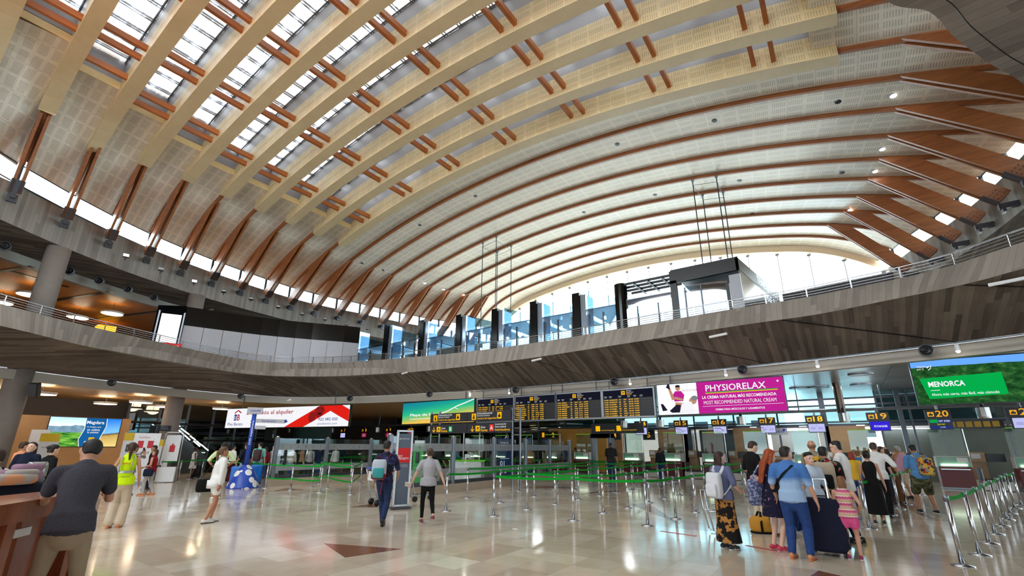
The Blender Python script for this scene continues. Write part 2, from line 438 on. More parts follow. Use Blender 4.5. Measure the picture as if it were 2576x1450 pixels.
# ------------------------------------------------------------------ world and daylight
w = bpy.data.worlds.new('overcast_sky'); SC.world = w; w.use_nodes = True; wn = w.node_tree.nodes; wn.clear()
wo = wn.new('ShaderNodeOutputWorld'); bg = wn.new('ShaderNodeBackground'); tc = wn.new('ShaderNodeTexCoord'); sx = wn.new('ShaderNodeSeparateXYZ'); rp = wn.new('ShaderNodeValToRGB')
lk = w.node_tree.links.new; lk(tc.outputs['Generated'], sx.inputs[0]); mp = wn.new('ShaderNodeMath'); mp.operation = 'MULTIPLY_ADD'; mp.inputs[1].default_value = .5; mp.inputs[2].default_value = .5
lk(sx.outputs[2], mp.inputs[0]); lk(mp.outputs[0], rp.inputs[0]); lk(rp.outputs[0], bg.inputs[0]); lk(bg.outputs[0], wo.inputs[0])
el = rp.color_ramp.elements
while len(el) < 5: el.new(.5)
for e, (p, c) in zip(el, [(0., (.82, .92, 1., 1)), (.49, (.80, .90, 1., 1)), (.505, (.22, .34, .40, 1)), (.545, (.42, .52, .58, 1)), (.60, (.85, .94, 1., 1))]): e.position = p; e.color = c
bg.inputs[1].default_value = 7.
def portal(c, d, sx_, sy_, name='daylight_portal'):
    l = bpy.data.lights.new(name, 'AREA'); l.shape = 'RECTANGLE'; l.size = sx_; l.size_y = sy_; l.cycles.is_portal = True
    o = bpy.data.objects.new(name, l); COL.objects.link(o); o.location = c; o.rotation_euler = V(d).to_track_quat('-Z', 'Y').to_euler(); return o
portal((-11.5, 6.5, 18.3), (0, 0, -1), 31, 27)
portal((-11.8, 36.4, 12.2), (0, -1, 0), 34, 9)

# ------------------------------------------------------------------ floor
fl = MB().box((-18, 18, -.15), (90, 76, .3)).build('floor', FLOORM); struct(fl, 'polished pale beige marble floor of the departures hall', 'floor')
TRI = [[(815, 1368), (1012, 1382), (868, 1404)], [(1586, 1269), (1631, 1266), (1711, 1320)], [(1290, 1230), (1361, 1222), (1470, 1229)], [(1429, 1248), (1500, 1237), (1580, 1234)],
       [(2243, 1264), (2300, 1268), (2349, 1309)], [(2036, 1452), (2059, 1437), (2125, 1452)], [(690, 1236), (720, 1228), (770, 1234)], [(880, 1277), (942, 1268), (950, 1277)], [(1745, 1238), (1790, 1230), (1830, 1240)]]
for i, tr in enumerate(TRI):
    o = MB().prism([atz(x, y, .0005) for x, y in tr], (0, 0, .0025)).build('trim_%d' % (i+1), INLAY); struct(o, 'brown marble triangle inlaid in the pale floor, %s of nine from the camera side' % ORD[i], 'floor inlay')
RED = mat('red_floor_tape', (176, 48, 56), .45)
for i, (a, b) in enumerate([((1662, 1337), (1752, 1350)), ((1876, 1373), (1968, 1390)), ((760, 1223), (775, 1222)), ((838, 1224), (850, 1225)), ((886, 1239), (897, 1240)), ((886, 1229), (900, 1230))]):
    p, q = atz(*a), atz(*b); d = (q-p).normalized(); s = V((-d.y, d.x, 0))*.03
    tag(MB().prism([p-s, q-s, q+s, p+s], (0, 0, .004)).build('floor_tape', RED), 'red tape strip on the marble floor, %s from the front belt posts' % ORD[i], 'tape', 'red tape strips on the floor')

# ------------------------------------------------------------------ vaulted roof
KMIN, KMAX = -12, 9
def urange(a, b, st=.55):
    n = max(2, int(abs(b-a)/st)+1); return [a+(b-a)*i/(n-1) for i in range(n)]
def arcstrip(mb, ua, ub, t0, t1, dz0, dz1=None, st=.55):
    dz1 = dz0 if dz1 is None else dz1; p = lambda q, i: q[i] if isinstance(q, tuple) else q
    n = len(urange(0, abs(p(ub, 0)-p(ua, 0)), st)); e = lambda i: [p(ua, i)+(p(ub, i)-p(ua, i))*j/(n-1) for j in range(n)]
    mb.strip([V((u, t0, arc(u, t0)+dz0)) for u in e(0)], [V((u, t1, arc(u, t1)+dz1)) for u in e(1)])
SLOTL = {-10: -21.5, -9: -22.6, -8: -23.3, -7: -23.9}
def slot_ends(k):
    if k > -2: return None
    if k < -10: return (footL(kt(k))+4.2, min(1.2, footR(kt(k))-4.2))
    return (SLOTL.get(k, -24.45), 1.2 if k > -6 else footR(kt(k))-5.)
def beam_ends(k): return (max(-25.7, footL(kt(k))+1.35), min(1.87, footR(kt(k))-1.2))
vm = MB()
for k in range(KMIN, KMAX):
    t0, t1 = kt(k)+.1, kt(k+1)-.1; tm = (t0+t1)/2; L, R = (footL(t0)-.62, footL(t1)-.62), (footR(t0)+.62, footR(t1)+.62); se = slot_ends(k)
    if se is None: arcstrip(vm, L, R, t0, t1, .16)
    else: arcstrip(vm, L, se[0], t0, t1, .16); arcstrip(vm, se[1], R, t0, t1, .16)
struct(vm.build('ceiling', VAULT, smooth=True), 'vaulted ceiling of slotted timber panels between the arch ribs', 'ceiling')
gm = MB()
for k in range(KMIN, KMAX+1):
    t = kt(k); L, R = footL(t)-.6, footR(t)+.6; arcstrip(gm, L, R, t-.12, t+.12, .22)
struct(gm.build('ceiling_joint', BLK), 'dark shadow gaps above the arch ribs of the vaulted ceiling', 'ceiling')
om = MB()                                                           # outer roof skin keeps the sky out between skylights
for k in range(KMIN, KMAX+1):
    t = kt(k)
    if k <= -1: arcstrip(om, footL(t)-.66, footR(t)+.66, t-.28, t+.28, 1.6, None, 1.5)
    if k < KMAX:
        a, b = kt(k)+.24, kt(k+1)-.24; tm = (a+b)/2; se = slot_ends(k); L, R = (footL(kt(k))-.66, footL(kt(k+1))-.66), (footR(kt(k))+.66, footR(kt(k+1))+.66)
        if se is None: arcstrip(om, L, R, kt(k), kt(k+1), .75, None, 1.5)
        else: arcstrip(om, L, se[0]-.02, a, b, .75, None, 1.); arcstrip(om, se[1]+.02, R, a, b, .75, None, 1.)
struct(om.build('roof', mat('grey_roof_sheet', (140, 140, 140))), 'outer grey roof skin above the vaulted ceiling', 'roof')
PLACE_K = lambda k: '%s arch from the glazed end wall' % ORD[8-k] if 0 <= 8-k < len(ORD) else 'arch nearest overhead'
for k in range(KMIN, 9):
    t = kt(k); L, R = footL(t)-.5, footR(t)+.5; mb = MB(); us = urange(L, R, .6); rings = []
    for u in us:
        z = arc(u, t); rings.append([V((u, t-.06, z)), V((u, t+.06, z)), V((u, t+.06, z+.24)), V((u, t-.06, z+.24))])
    o = mb.loft(rings).build('arch_rib', TIMB); tag(o, 'curved brown timber rib of the vault, ' + PLACE_K(k), 'rib', 'timber arch ribs of the vault', 'structure')
# box beams around the ribs in the skylight zone
for k in range(KMIN, 0):
    t = kt(k); a, b = beam_ends(k)
    if b-a < 2: continue
    r = thing('box_beam', 'pale slotted box beam between two skylights, ' + PLACE_K(k), 'beam', ((a+b)/2, t, arc((a+b)/2, t)-.26), 0, 'slotted box beams between the skylights', 'structure')
    h = .26; m1 = MB(); arcstrip(m1, a, b, t-h, t-h, -.26, .70); m1.build('front_panel', BEAMP, r, True)
    m2 = MB(); arcstrip(m2, a, b, t+h, t+h, -.26, .70); m2.build('rear_panel', BEAMP, r, True)
    m3 = MB(); arcstrip(m3, a, b, t-h, t+h, -.26)
    m3.build('bottom_board', BEAMB, r, True)
    m4 = MB()
    for u in (a, b): m4.quad(V((u, t-h, arc(u, t)-.26)), V((u, t+h, arc(u, t)-.26)), V((u, t+h, arc(u, t)+.70)), V((u, t-h, arc(u, t)+.70)))
    m4.build('end_board', BEAMB, r)
    m5 = MB(); arcstrip(m5, a, b, t-h, t-h, .70, 1.6); arcstrip(m5, a, b, t+h, t+h, .70, 1.6); m5.build('upstand', GREYW, r, True)
BARU = [-23.2, -19.45, -15.7, -11.9, -8.05, -4.2, -.55]
nb = 0
for k in range(KMIN, -1):
    se = slot_ends(k); a, b = se; t0, t1 = kt(k)+.26, kt(k+1)-.26; tm = (t0+t1)/2
    if b-a < 2: continue
    r = thing('skylight', 'long skylight with dusty panes and orange cross bars, %s from the glazed end wall' % ORD[-2-k], 'skylight', ((a+b)/2, tm, arc((a+b)/2, tm)+1.85), 0, 'skylight slots of the vault', 'structure')
    g = MB(); arcstrip(g, a, b, t0, t1, 1.5); g.build('pane', SKYP, r)
    m = MB(); u = a+.3; j = 0
    while u < b:
        for du in (0, .13): m.box((u+du, tm, arc(u, tm)+1.48), (.035, t1-t0, .06))
        u += .82
    arc_e = lambda tt: [V((u_, tt, arc(u_, tt)+1.48)) for u_ in urange(a, b, .8)]
    for tt in (t0+.05, t1-.05): m.tube(arc_e(tt), .035, 4)
    m.build('glazing_bar', ALU, r)
    m = MB(); l = MB()
    for u, s in ((a, 1), (b, -1)):
        z = arc(u, tm)
        l.box((u-s*.03, tm, z+.16+.17), (.06, t1-t0, .34)); m.quad(V((u, t0, z+.48)), V((u, t1, z+.48)), V((u, t1, z+1.6)), V((u, t0, z+1.6)))
    l.build('end_lip', LIP, r); m.build('end_wall', GREYW, r)
    sh = {-9: -.9, -8: -.5, -7: -.45, -10: -1.2}.get(k, 0)
    for u in BARU:
        for du in (0, .62):
            uu = u+du+(-sh if u < -20 else sh)
            if a+.3 < uu < b-.3:
                z = arc(uu, tm); MB().box((uu, tm, z+.08), (.15, t1-t0+.0, .24)).build('cross_bar', TIMB2, r)
# V struts down to the ring
def strut(k, side):
    t = kt(k); s = 1 if side == 'L' else -1
    fu = footL(t) if side == 'L' else footR(t); tu = tipL(k) if side == 'L' else tipR(k)
    zf = 11.36 if side == 'L' else 10.75
    P = V((tu, t, arc(tu, t)+.03)); Q = V((fu, t, zf)); d = (Q-P).normalized(); n = V((-s*abs(d.z), 0, 0)) + V((0, 0, s*d.x*-1 if s*d.x < 0 else abs(d.x)))
    n = V((d.z*s, 0, -d.x*s)); n = n if n.z > 0 else -n
    off = .58; Q2 = Q+n*off; u = tu
    for i in range(200):
        u -= s*.02; p = V((u, t, arc(u, t)+.03)); q = p-(P+n*off)
        if (p-P).dot(n) >= off or (p-P).length > 1.5: break
    R = V((u, t, arc(u, t)+.03))
    nm = 'right' if side == 'R' else 'left'
    r = thing('strut', 'paired timber strut on the %s, under the %s' % ({'R': 'right', 'L': 'left'}[side], PLACE_K(k)), 'strut', Q, 0, 'timber struts of the vault', 'structure')
    for dy in (-.17, .07):
        MB().prism([P+V((0, dy, 0)), R+V((0, dy, 0)), Q2+V((0, dy, 0)), Q+V((0, dy, 0))], (0, .1, 0)).build('plank', TIMB, r)
    e = Q+d*.05; m = MB(); m.prism([Q-d*.55+V((0, -.2, 0)), Q-d*.55+n*.04+V((0, -.2, 0)), Q+n*.04+V((0, -.2, 0)), Q+V((0, -.2, 0))], (0, .4, 0))
    m.box((fu-s*.3, t, zf-.12), (.62, .16, .22)); m.box((fu-s*.1, t, zf-.22), (.1, .3, .34)); m.build('steel_shoe', STEELD, r)
    m = MB()
    for i in range(3):
        for j in range(3):
            c = Q-d*(.1+.14*i)+n*(.12+.14*j); m.cyl(c+V((0, -.19, 0)), c+V((0, -.165, 0)), .025, None, 6)
    m.build('bolt', STEELD, r)
for k in range(-10, 8):
    strut(k, 'L')
    if k > -2: strut(k, 'R')

# ------------------------------------------------------------------ upper concrete ring with clerestory windows
ts = [kt(k) for k in np.linspace(8.3, -11.6, 60)]
RINGP = [V((footL(t), t, 0)) for t in ts]
back = [V((UC+(footR(ts[-1])-UC)*math.sin(a), ts[-1]-1.2*math.cos(a), 0)) for a in np.linspace(-pi/2+.15, pi/2-.15, 8)]
RINGP = resamp(RINGP+back+[V((footR(t), t, 0)) for t in reversed(ts)], 240)
def tilt(c, z): return [V((p.x, p.y, z)) for p in c]
face = offs(RINGP, -.55)
rm = MB(); rm.strip(tilt(face, 12.02-.02), tilt(face, 10.32)); rm.strip(tilt(offs(RINGP, -.95), 12.), tilt(face, 12.))
struct(rm.build('wall_ring', CONC, smooth=True), 'board-marked concrete ring beam carrying the vault', 'wall')
sm = MB(); sm.strip(tilt(face, 10.32), tilt(offs(RINGP, -2.5), 9.9)); struct(sm.build('ceiling_ring', CONC_SHADED, smooth=True), 'board-marked soffit under the upper concrete ring, shade painted into its colour', 'ceiling')
def ringbeam(name, c, w, z0, z1, m, label):
    o = offs(c, -w); mb = MB(); mb.strip(withz(c, z0), withz(c, z1)); mb.strip(withz(o, z0), withz(c, z0)); mb.strip(withz(c, z1), withz(o, z1)); mb.strip(withz(o, z1), withz(o, z0))
    return struct(mb.build(name, m, smooth=False), label, 'trim')
ringbeam('trim_10', offs(RINGP, -2.35), .3, 9.5, 10.1, CREAMD, 'pale grey edge beam below the upper ring soffit')
um = MB(); um.strip(withz(offs(RINGP, -2.45), 9.54), withz([UC and V((UC, 16, 0))+(p-V((UC, 16, 0)))*1.95 for p in RINGP], 9.54))
struct(um.build('ceiling_upper', CEILW), 'warm wooden ceiling of the upper gallery', 'ceiling')
ob = [V((UC, 16, 0))+(p-V((UC, 16, 0)))*1.93 for p in RINGP][8:-8]
wb = MB(); wb.strip(withz(ob, 5.6), withz(ob, 9.7)); struct(wb.build('wall_upper', mat('tan_gallery_wall', (150, 112, 74), .6)), 'tan back wall of the upper gallery', 'wall')
struct(MB().box((0, 0, 0), (.1, .1, .1)).build('door_1', STEELD), '', 'door') if 0 else None
for i, (a_, b_) in enumerate([((0, 684), (83, 671)), ((28, 684), (93, 702)), ((130, 757), (283, 735)), ((230, 805), (400, 783)), ((138, 716), (172, 723))]):
    p_, q_ = atz(*a_, 9.52), atz(*b_, 9.52); d_ = (q_-p_).normalized(); n_ = V((-d_.y, d_.x, 0))*.11; struct(MB().prism([p_-n_, q_-n_, q_+n_, p_+n_], (0, 0, .015)).build('trim_%d' % (40+i), BLK), 'dark air slot in the warm wooden gallery ceiling, %s from the left' % ORD[i], 'air slot')
nw = 0
for side in 'LR':
    for k in range(-11, 8):
        if side == 'R' and k < -4: continue
        f = footL if side == 'L' else footR; s = 1 if side == 'L' else -1; nw += 1
        p, q = [V((f(kt(kk))-s*.62, kt(kk), 0)) for kk in (k, k+1)]
        z0 = 11.98; z1 = 12.95
        wd = struct(thing('window_%d' % nw, 'clerestory window above the ring, %s, under the %s' % ('left' if side == 'L' else 'right', PLACE_K(k)), 'window', V(((p.x+q.x)/2, (p.y+q.y)/2, z0))), None, 'window')
        d = (q-p); 
        MB().quad(p+V((0, 0, z0)), q+V((0, 0, z0)), q+V((0, 0, z1)), p+V((0, 0, z1))).build('pane', GL, wd)
        m = MB()
        for c in (p, q): m.prism([c+d.normalized()*e+V((s*.04*g, 0, z0)) for e, g in ((-.07, 1), (.07, 1), (.07, -1), (-.07, -1))], (0, 0, z1-z0))
        for z in (z0+.03, z0+.86): m.tube([p+V((0, 0, z)), q+V((0, 0, z))], .035, 4)
        m.build('frame', STEELD, wd)
wm = MB(); wm.strip(withz(offs(RINGP, -.75), 13.0), withz(offs(RINGP, -.75), 15.2))
ed = [(.6, 6.2), (1.4, 8.6)]+[tuple(atz(x, y, 11.2).xy) for x, y in ((2228, 0), (2338, 30), (2403, 95), (2490, 160), (2576, 215))]+[(6.4, 18.6)]
ed = withz(spline(ed, 6), 11.2); far_ = [V((14., p.y-1.5, 11.2)) for p in ed]
cm = MB(); cm.strip(ed, far_); cm.strip(ed, [p+V((.12, 0, 1.6)) for p in ed])
cor = cm.build('ceiling_corner', m_board('board_marked_concrete_lit', (122, 110, 100), (190, 178, 165), .32)); struct(cor, 'board-marked concrete soffit overhead at the upper right corner', 'ceiling')  # lighter copy of the ring concrete, floor bounce put into its colour
for i, q in enumerate((.35, 1.3)):
    pts_ = [p+V((q*.75, -q*.5, -.005)) for p in ed]; struct(MB().tube(pts_, .011, 4).build('trim_%d' % (30+i), BLK), 'dark joint in the overhead concrete soffit, %s from the edge' % ORD[i], 'joint')
# ------------------------------------------------------------------ balcony (mezzanine) ring
FBP = [(-13, -9), (-19.5, -3.5), (-22.9, 2.2), (-24.7, 4.7), (-26.4, 8.0), (-27.2, 11.2), (-26.9, 13.2), (-25.6, 14.9), (-22.6, 16.4), (-17, 17.15), (-11.8, 17.2), (-7.4, 16.8), (-2.4, 16.2), (-.2, 16.1), (1.4, 15.6), (3.0, 15.0), (3.95, 14.3), (6.6, 12.4), (8.8, 9), (9.9, 4), (9.5, -2), (6, -7), (-2, -10)]
SIP = [(-14, -12.5), (-22.5, -5.5), (-26.5, 1.9), (-27.7, 4.1), (-28.6, 6.8), (-29.5, 10.3), (-29.55, 13.2), (-28.2, 15.9), (-25, 17.7), (-21.4, 18.65), (-15.5, 19.5), (-8.6, 19.65), (-4.5, 19.3), (-1, 18.9), (1.55, 18.4), (4.4, 17.6), (8, 15.8), (11.2, 11.5), (12.8, 5), (12.4, -3), (8, -10), (-2, -13.5)]
FTP = [(-13, -9.4), (-19.8, -3.8), (-23.5, 2.1), (-24.8, 4.4), (-26.0, 7.4), (-26.6, 9.0), (-27.15, 10.9), (-27.3, 12.4), (-26.6, 13.9), (-24.4, 15.5), (-22.2, 16.3), (-18.4, 17.2), (-14.3, 17.75), (-10.1, 17.8), (-6.6, 17.5), (-2.25, 17.15), (-.64, 17.1), (1.0, 16.8), (2.8, 16.3), (4.24, 15.1), (6.8, 13), (9.2, 9.2), (10.3, 4), (9.8, -2.2), (6.2, -7.4), (-2, -10.5)]
FB = resamp([V((p.x*1.0154, p.y*1.0154, 0)) for p in spline(FBP)], 220); SI = resamp(spline(SIP), 220)
_ftd = resamp(spline(FTP), 1600); FT = []; _j = 0
for _p in FB:
    _c = min(range(_j, min(_j+60, 1600)), key=lambda q: (_ftd[q]-_p).length); _j = max(_j, _c); FT.append(_ftd[_j].copy())
b1 = MB(); b1.strip(withz(FT, 6.4), withz(FB, 5.6)); b1.strip(withz(offs(FT, .22), 6.4), withz(FT, 6.4)); b1.strip(withz(offs(FT, .22), 6.4), withz(offs(FT, .22), 5.62))
struct(b1.build('wall_balcony', CONC, smooth=True), 'board-marked concrete parapet of the gallery balcony', 'wall')
b2 = MB(); b2.strip(withz(FB, 5.6), withz(SI, 4.65)); struct(b2.build('ceiling_balcony', CONC_SHADED, smooth=True), 'sloping board-marked concrete soffit under the balcony', 'ceiling')
ringbeam('trim_11', SI, -.3, 4.22, 4.62, CREAMD, 'pale grey edge beam under the balcony soffit')
CEN = V((-12, 6, 0))
outc = [CEN+(p-CEN)*2.2 for p in SI]
b3 = MB(); b3.strip(withz(offs(FT, .2), 5.6), withz(outc, 5.6)); struct(b3.build('floor_gallery', mat('gallery_floor', (150, 145, 140), .3)), 'grey floor of the upper gallery', 'floor')
h = 93
b4 = MB(); b4.strip(withz(SI[:h], 4.24), withz(outc[:h], 4.24)); struct(b4.build('ceiling_left', CEILB), 'pale wooden ceiling under the left gallery', 'ceiling')
b5 = MB(); b5.strip(withz(SI[h-1:], 4.62), withz(outc[h-1:], 4.62)); struct(b5.build('ceiling_checkin', CEILM), 'grey metal tile ceiling above the check-in desks', 'ceiling')
eb = MB(); oc2 = [CEN+(p-CEN)*2.15 for p in SI]; sel = [p for p in oc2 if p.y < 4]
for part in (oc2[:100], oc2[142:]): eb.strip(withz(part, 0), withz(part, 4.6))
struct(eb.build('wall_entrance', mat('entrance_wall', (128, 124, 118), .6)), 'grey outer walls of the hall behind the viewer', 'wall')
# expansion joints and battens on the soffit
for i, j in enumerate((88, 104, 118, 128, 138, 148)):
    a = V((FB[j].x, FB[j].y, 5.59)); b = V((SI[min(j+3, 219)].x, SI[min(j+3, 219)].y, 4.66))
    struct(MB().tube([a+V((0, 0, -.004)), b+V((0, 0, -.004))], .018, 4).build('trim_%d' % (12+i), BLK), 'dark joint across the balcony soffit, %s from the left' % ORD[i], 'joint')
# balcony railing
rl = thing('railing', 'slim steel railing along the top of the concrete balcony parapet', 'railing', withz(FT, 6.4)[110])
rc = offs(FT, .11)
MB().tube(withz(rc, 6.76), .02, 6).build('handrail', STEEL, rl, True)
for z in (6.49, 6.58, 6.67): MB().tube(withz(rc, z), .011, 4).build('rail_rod', STEEL, rl, True)
L = 0; pts = resamp(rc, 80)
for i, p in enumerate(pts):
    if i < 6 or i > 68: continue
    MB().box((p.x, p.y, 6.57), (.035, .035, .36)).build('post', STEEL, rl)
# columns
for i, (x, y, lab) in enumerate([(-27.8, 3.7, 'left foreground concrete column with a black loudspeaker on it'), (-30.2, 10.25, 'concrete column behind the queue, left of the long white advertising screen')]):
    o = MB().tube([(x, y, 0), (x, y, 4.7)], .42, 28).build('column', COLM, smooth=True); tag(o, 'round grey ' + lab, 'column', None, 'structure')
    o = MB().tube([(x-.15, y, 5.6), (x-.15, y, 10.25)], .42, 28).build('column', COLM, smooth=True); tag(o, 'upper gallery column standing above the ' + ['left foreground column', 'column left of the long white screen'][i], 'column', None, 'structure')
# ------------------------------------------------------------------ glazed gable
TG = 36.0
us = urange(-34.5, 11, .6); tg = kt(9)-.05
g1 = MB(); A = [V((u, tg, arc(u, tg)+.5)) for u in us]; B = [V((u, tg, arc(u, tg)-.30)) for u in us]; g1.strip(A, B); g1.strip(B, [p+V((0, .6, 0)) for p in B]); struct(g1.build('wall_gable', mat('cream_gable_band', (222, 200, 165), .5)), 'cream arched edge band above the glazed end wall', 'wall')
g2 = MB(); TGp = tg+.5
top = [V((u, TGp, arc(u, tg)-.30)) for u in us]; bot = [V((u, TGp, 5.6)) for u in us]; g2.strip(top, bot)
gw = thing('window_100', 'great arched glass end wall of the hall, blown out with daylight', 'window', (UC, TGp, 5.6)); struct(gw, None, 'window')
g2.build('pane', GL, gw)
g3 = MB()
for i in range(25):
    u = -33+1.83*i; z = arc(u, tg)-.4
    g3.box((u, TGp-.1, (z+7)/2), (.045, .05, z-7)); g3.box((u, TGp-.12, z-.03), (.22, .2, .12))
for z in (8.4, 10.9): g3.box((UC, TGp-.08, z), (44, .05, .06))
g3.build('frame', ALU, gw)
g4 = MB(); g4.box((-3, 33.9, 8.6), (13, .3, 6.0)); 
o = MB().prism([(-1.9, 33.2, 5.6), (5.5, 33.2, 5.6), (5.5, 33.2, 11.75), (-1.9, 33.2, 11.35)], (0, .25, 0)).build('wall_terrace', mat('dark_grey_cladding', (58, 56, 60), .5)); struct(o, 'low dark grey wall below the glazed end, behind the black kiosk', 'wall')
# ------------------------------------------------------------------ upper gallery: curved wall, glazed shop fronts, kiosk, lamps
def facade(name, label, cat, pts, kind='structure'): pass
GREYP = mat('pale_grey_panel', (176, 176, 182), .22, 0., .05, 3.)
cw = resamp(spline([(-29.9, 9.75), (-29.3, 11.6), (-28.6, 13.5), (-27.4, 15.6), (-26.0, 17.6), (-25.6, 18.4)]), 11)
sw = thing('shop_wall', 'curved shop back wall of tall pale grey panels under a glossy black band', 'wall', cw[5]+V((0, 0, 5.6)), 0, None, 'structure')
for i in range(10):
    a, b = cw[i], cw[i+1]; d = (b-a).normalized()*.012
    MB().prism([a+d+V((0, 0, 5.62)), b-d+V((0, 0, 5.62)), b-d+V((0, 0, 8.25)), a+d+V((0, 0, 8.25))], V((-d.y, d.x, 0)).normalized()*.08).build('wall_panel', GREYP, sw)
MB().strip(withz(cw, 8.25), withz(cw, 9.35)).strip(withz(cw, 9.35), withz(offs(cw, .5), 9.35)).build('black_band', BLKG, sw)
a, b = cw[0], cw[0]+V((-1.1, -1.0, 0)); MB().prism([a+V((0, 0, 5.6)), b+V((0, 0, 5.6)), b+V((0, 0, 9.35)), a+V((0, 0, 9.35))], V((.1, -.1, 0))).build('end_pillar', BLKG, sw)
pl = Plane((-30.8, 9.0, 6.2), (.35, .93, 0)); m = MB(); pl.text(m, ')/', .05, 2.0, .5, .7, .06); pl.text(m, 'MMM', -1.6, 1.35, 1.6, .5, .06)
# red sale sign and white lit display left of the curved wall
sd = thing('display_stand', 'white lit display panel with a red sale board beside the curved shop wall', 'display', (-29.9, 8.6, 5.6))
sp = Plane(atD(388, 866, 30.6), (.45, .9, 0)); RD = glow('red_sale', (214, 30, 26), 1.); WL = glow('white_lit', (245, 245, 250), 1.4)
m = MB(); sp.slab(m, .05, -.5, 1.2, .12, -.05, 0); m.build('sale_board', RD, sd)
m = MB(); sp.text(m, '-40', .62, -.22, .5, .24, .008, .02); sp.text(m, 'PZ', .12, -.22, .3, .2, .008); m.build('lettering', WL, sd)
m = MB(); sp.slab(m, .0, .16, .9, 1.75, -.15, -.1); m.build('lit_panel', WL, sd); m = MB(); sp.slab(m, -.15, -.85, -.08, 1.9, -.15, -.08); sp.slab(m, .98, -.85, 1.05, 1.9, -.15, -.08); m.build('frame', ALU, sd)
SGW = glow('white_sign_letter', (255, 255, 255), 2.)
sg = thing('shop_sign', 'brown angled shop fascia with a white arc and lettering beside the black end pillar', 'sign', (-31.3, 8.3, 8.2))
ps = Plane(atD(402, 824, 33.), (.45, .9, 0)); m = MB(); m.prism([ps.p(-.1, .0), ps.p(2.4, .3), ps.p(2.4, 1.5), ps.p(-.1, .5)], ps.N*-.2); m.build('fascia', mat('brown_fascia', (92, 62, 46), .4), sg)
m = MB(); ps.text(m, 'uniqua', .7, .32, 1.2, .3, .02, .01); ps.line(m, [(1.75, .75), (1.95, .95), (2.02, 1.15)], .07, .02); m.build('lettering', SGW, sg)
# yellow sign and pale screens far in the upper gallery
o = MB().box(atD(265, 828, 40), (.9, .9, .32)); tag(o.build('sign', glow('amber_sign', (255, 170, 40), 2.2)), 'small amber lit sign far back behind the left gallery railing', 'sign')
tag(MB().box(V((atD(335, 840, 40).x, atD(335, 840, 40).y, 6.75)), (.2, 3.6, 2.3)).build('kiosk_panel', mat('pale_blue_panel', (190, 200, 215), .3)), 'pale blue grey panel behind the left gallery railing, right of the amber sign', 'panel')
# shop fronts
PY = [(-28.7, 9.95), (-25.1, 9.9), (-21.92, 9.77), (-18.63, 9.6), (-15.8, 9.5), (-13.1, 9.47), (-10.45, 9.45)]
STEELB = mat('blue_grey_mirror_panel', (150, 168, 188), .12, .6, .05, 3.)
for i, (u, zt) in enumerate(PY):
    u0 = u; t = 20.5 if i > 1 else 20.2
    r = thing('shop_front', 'glass shop front with a black pylon on the gallery, %s from the left' % ORD[i], 'shop front', (u, t, 5.6), 0, None, 'structure')
    MB().box((u, t+.5, (5.6+zt)/2), (.42, 1.1, zt-5.6)).build('pylon', BLKG, r)
    MB().box((u+.38, t+.5, (5.6+zt)/2), (.3, .9, zt-5.6-.25)).build('mirror_panel', STEELB, r)
    un = PY[i+1][0] if i < 6 else -7.9
    w = un-u-.9; m = MB(); m.box((u+.62+w/2, t+.12, 7.1), (w, .02, 3.0)); m.build('pane', GLB, r)
    m = MB()
    for j in range(3): MB().box((u+.62+w*(j+.0)/2.05+.05, t+.05, 6.9), (.07, .07, 2.6)).build('post', STEELD, r)
    MB().prism([(u+.6, t+.1, 8.62), (u+.6+w, t+.1, 8.62), (u+.6+w, t+.1, 8.8), (u+.6, t+.1, 9.5)], (0, .05, 0)).build('valance', GLB, r)
    m = MB(); m.box((u+.6+w/2, t+1.8, 8.5), (w+.5, 3.2, .06)); m.build('canopy', STEELB, r)
    m = MB(); rs = random.Random(i)
    for j in range(5): c = V((u+.8+rs.random()*w, t+.8+rs.random()*1.8, 7.9+rs.random()*.4)); MB().cyl(c, c+V((.05, -.05, -.14)), .06, .05, 8).build('spot_lamp', SPOTL if i % 2 == 0 else COOLL, r)
    MB().box((u+.6+w/2, t+2.6, 6.6), (w*.8, .4, 1.9)).build('shelving', mat('shop_shelving', (92, 98, 112), .4, 0, .3, 3.), r)
    if i < 2: MB().box((u+.6+w/2, t+.2, 6.55), (w, .06, .22)).build('red_border', RD, r)
# black kiosk
kx0, kx1, kz = -5.5, -2.58, 9.58
kr = thing('kiosk', 'black framed glass kiosk with white lettering on its right side, standing on the gallery', 'kiosk', ((kx0+kx1)/2, 23.5, 5.6), 0, None, 'structure')
MB().prism([(kx0-.06, 20.5, kz-.62), (kx1, 20.5, kz-.55), (kx1, 20.5, kz), (kx0-.06, 20.5, kz)], (0, .12, 0)).prism([(kx1, 20.5, kz-.55), (-1.68, 27.0, kz-.7), (-1.68, 27.0, kz), (kx1, 20.5, kz)], (-.12, 0, 0)).box(((kx0+kx1)/2, 23.7, kz+.03), (2.9, 6.4, .06)).build('fascia', BLK, kr)
MB().box((kx0+.1, 20.56, 7.3), (.3, .12, 3.6)).box((kx1-.55, 20.56, 7.0), (.14, .12, 3.0)).build('post', BLK, kr)
MB().box((kx1-.22, 20.5, 7.2), (.44, .16, 3.25)).build('white_pillar', mat('grey_white_pillar', (170, 172, 178), .4), kr)
MB().box(((kx0+kx1)/2-.2, 20.62, 7.2), (2.2, .02, 3.1)).build('pane', GLB, kr)
MB().box(((kx0+kx1)/2-.2, 20.6, 7.2), (.05, .05, 3.0)).box(((kx0+kx1)/2-.9, 20.6, 7.2), (.05, .05, 3.0)).build('mullion', STEELD, kr)
MB().prism([(kx1, 20.6, 5.6), (-1.68, 27.0, 5.6), (-1.68, 27.0, kz-.7), (kx1, 20.6, kz-.55)], (-.06, 0, 0)).build('side_wall', mat('grey_gloss_wall', (126, 124, 120), .12), kr)
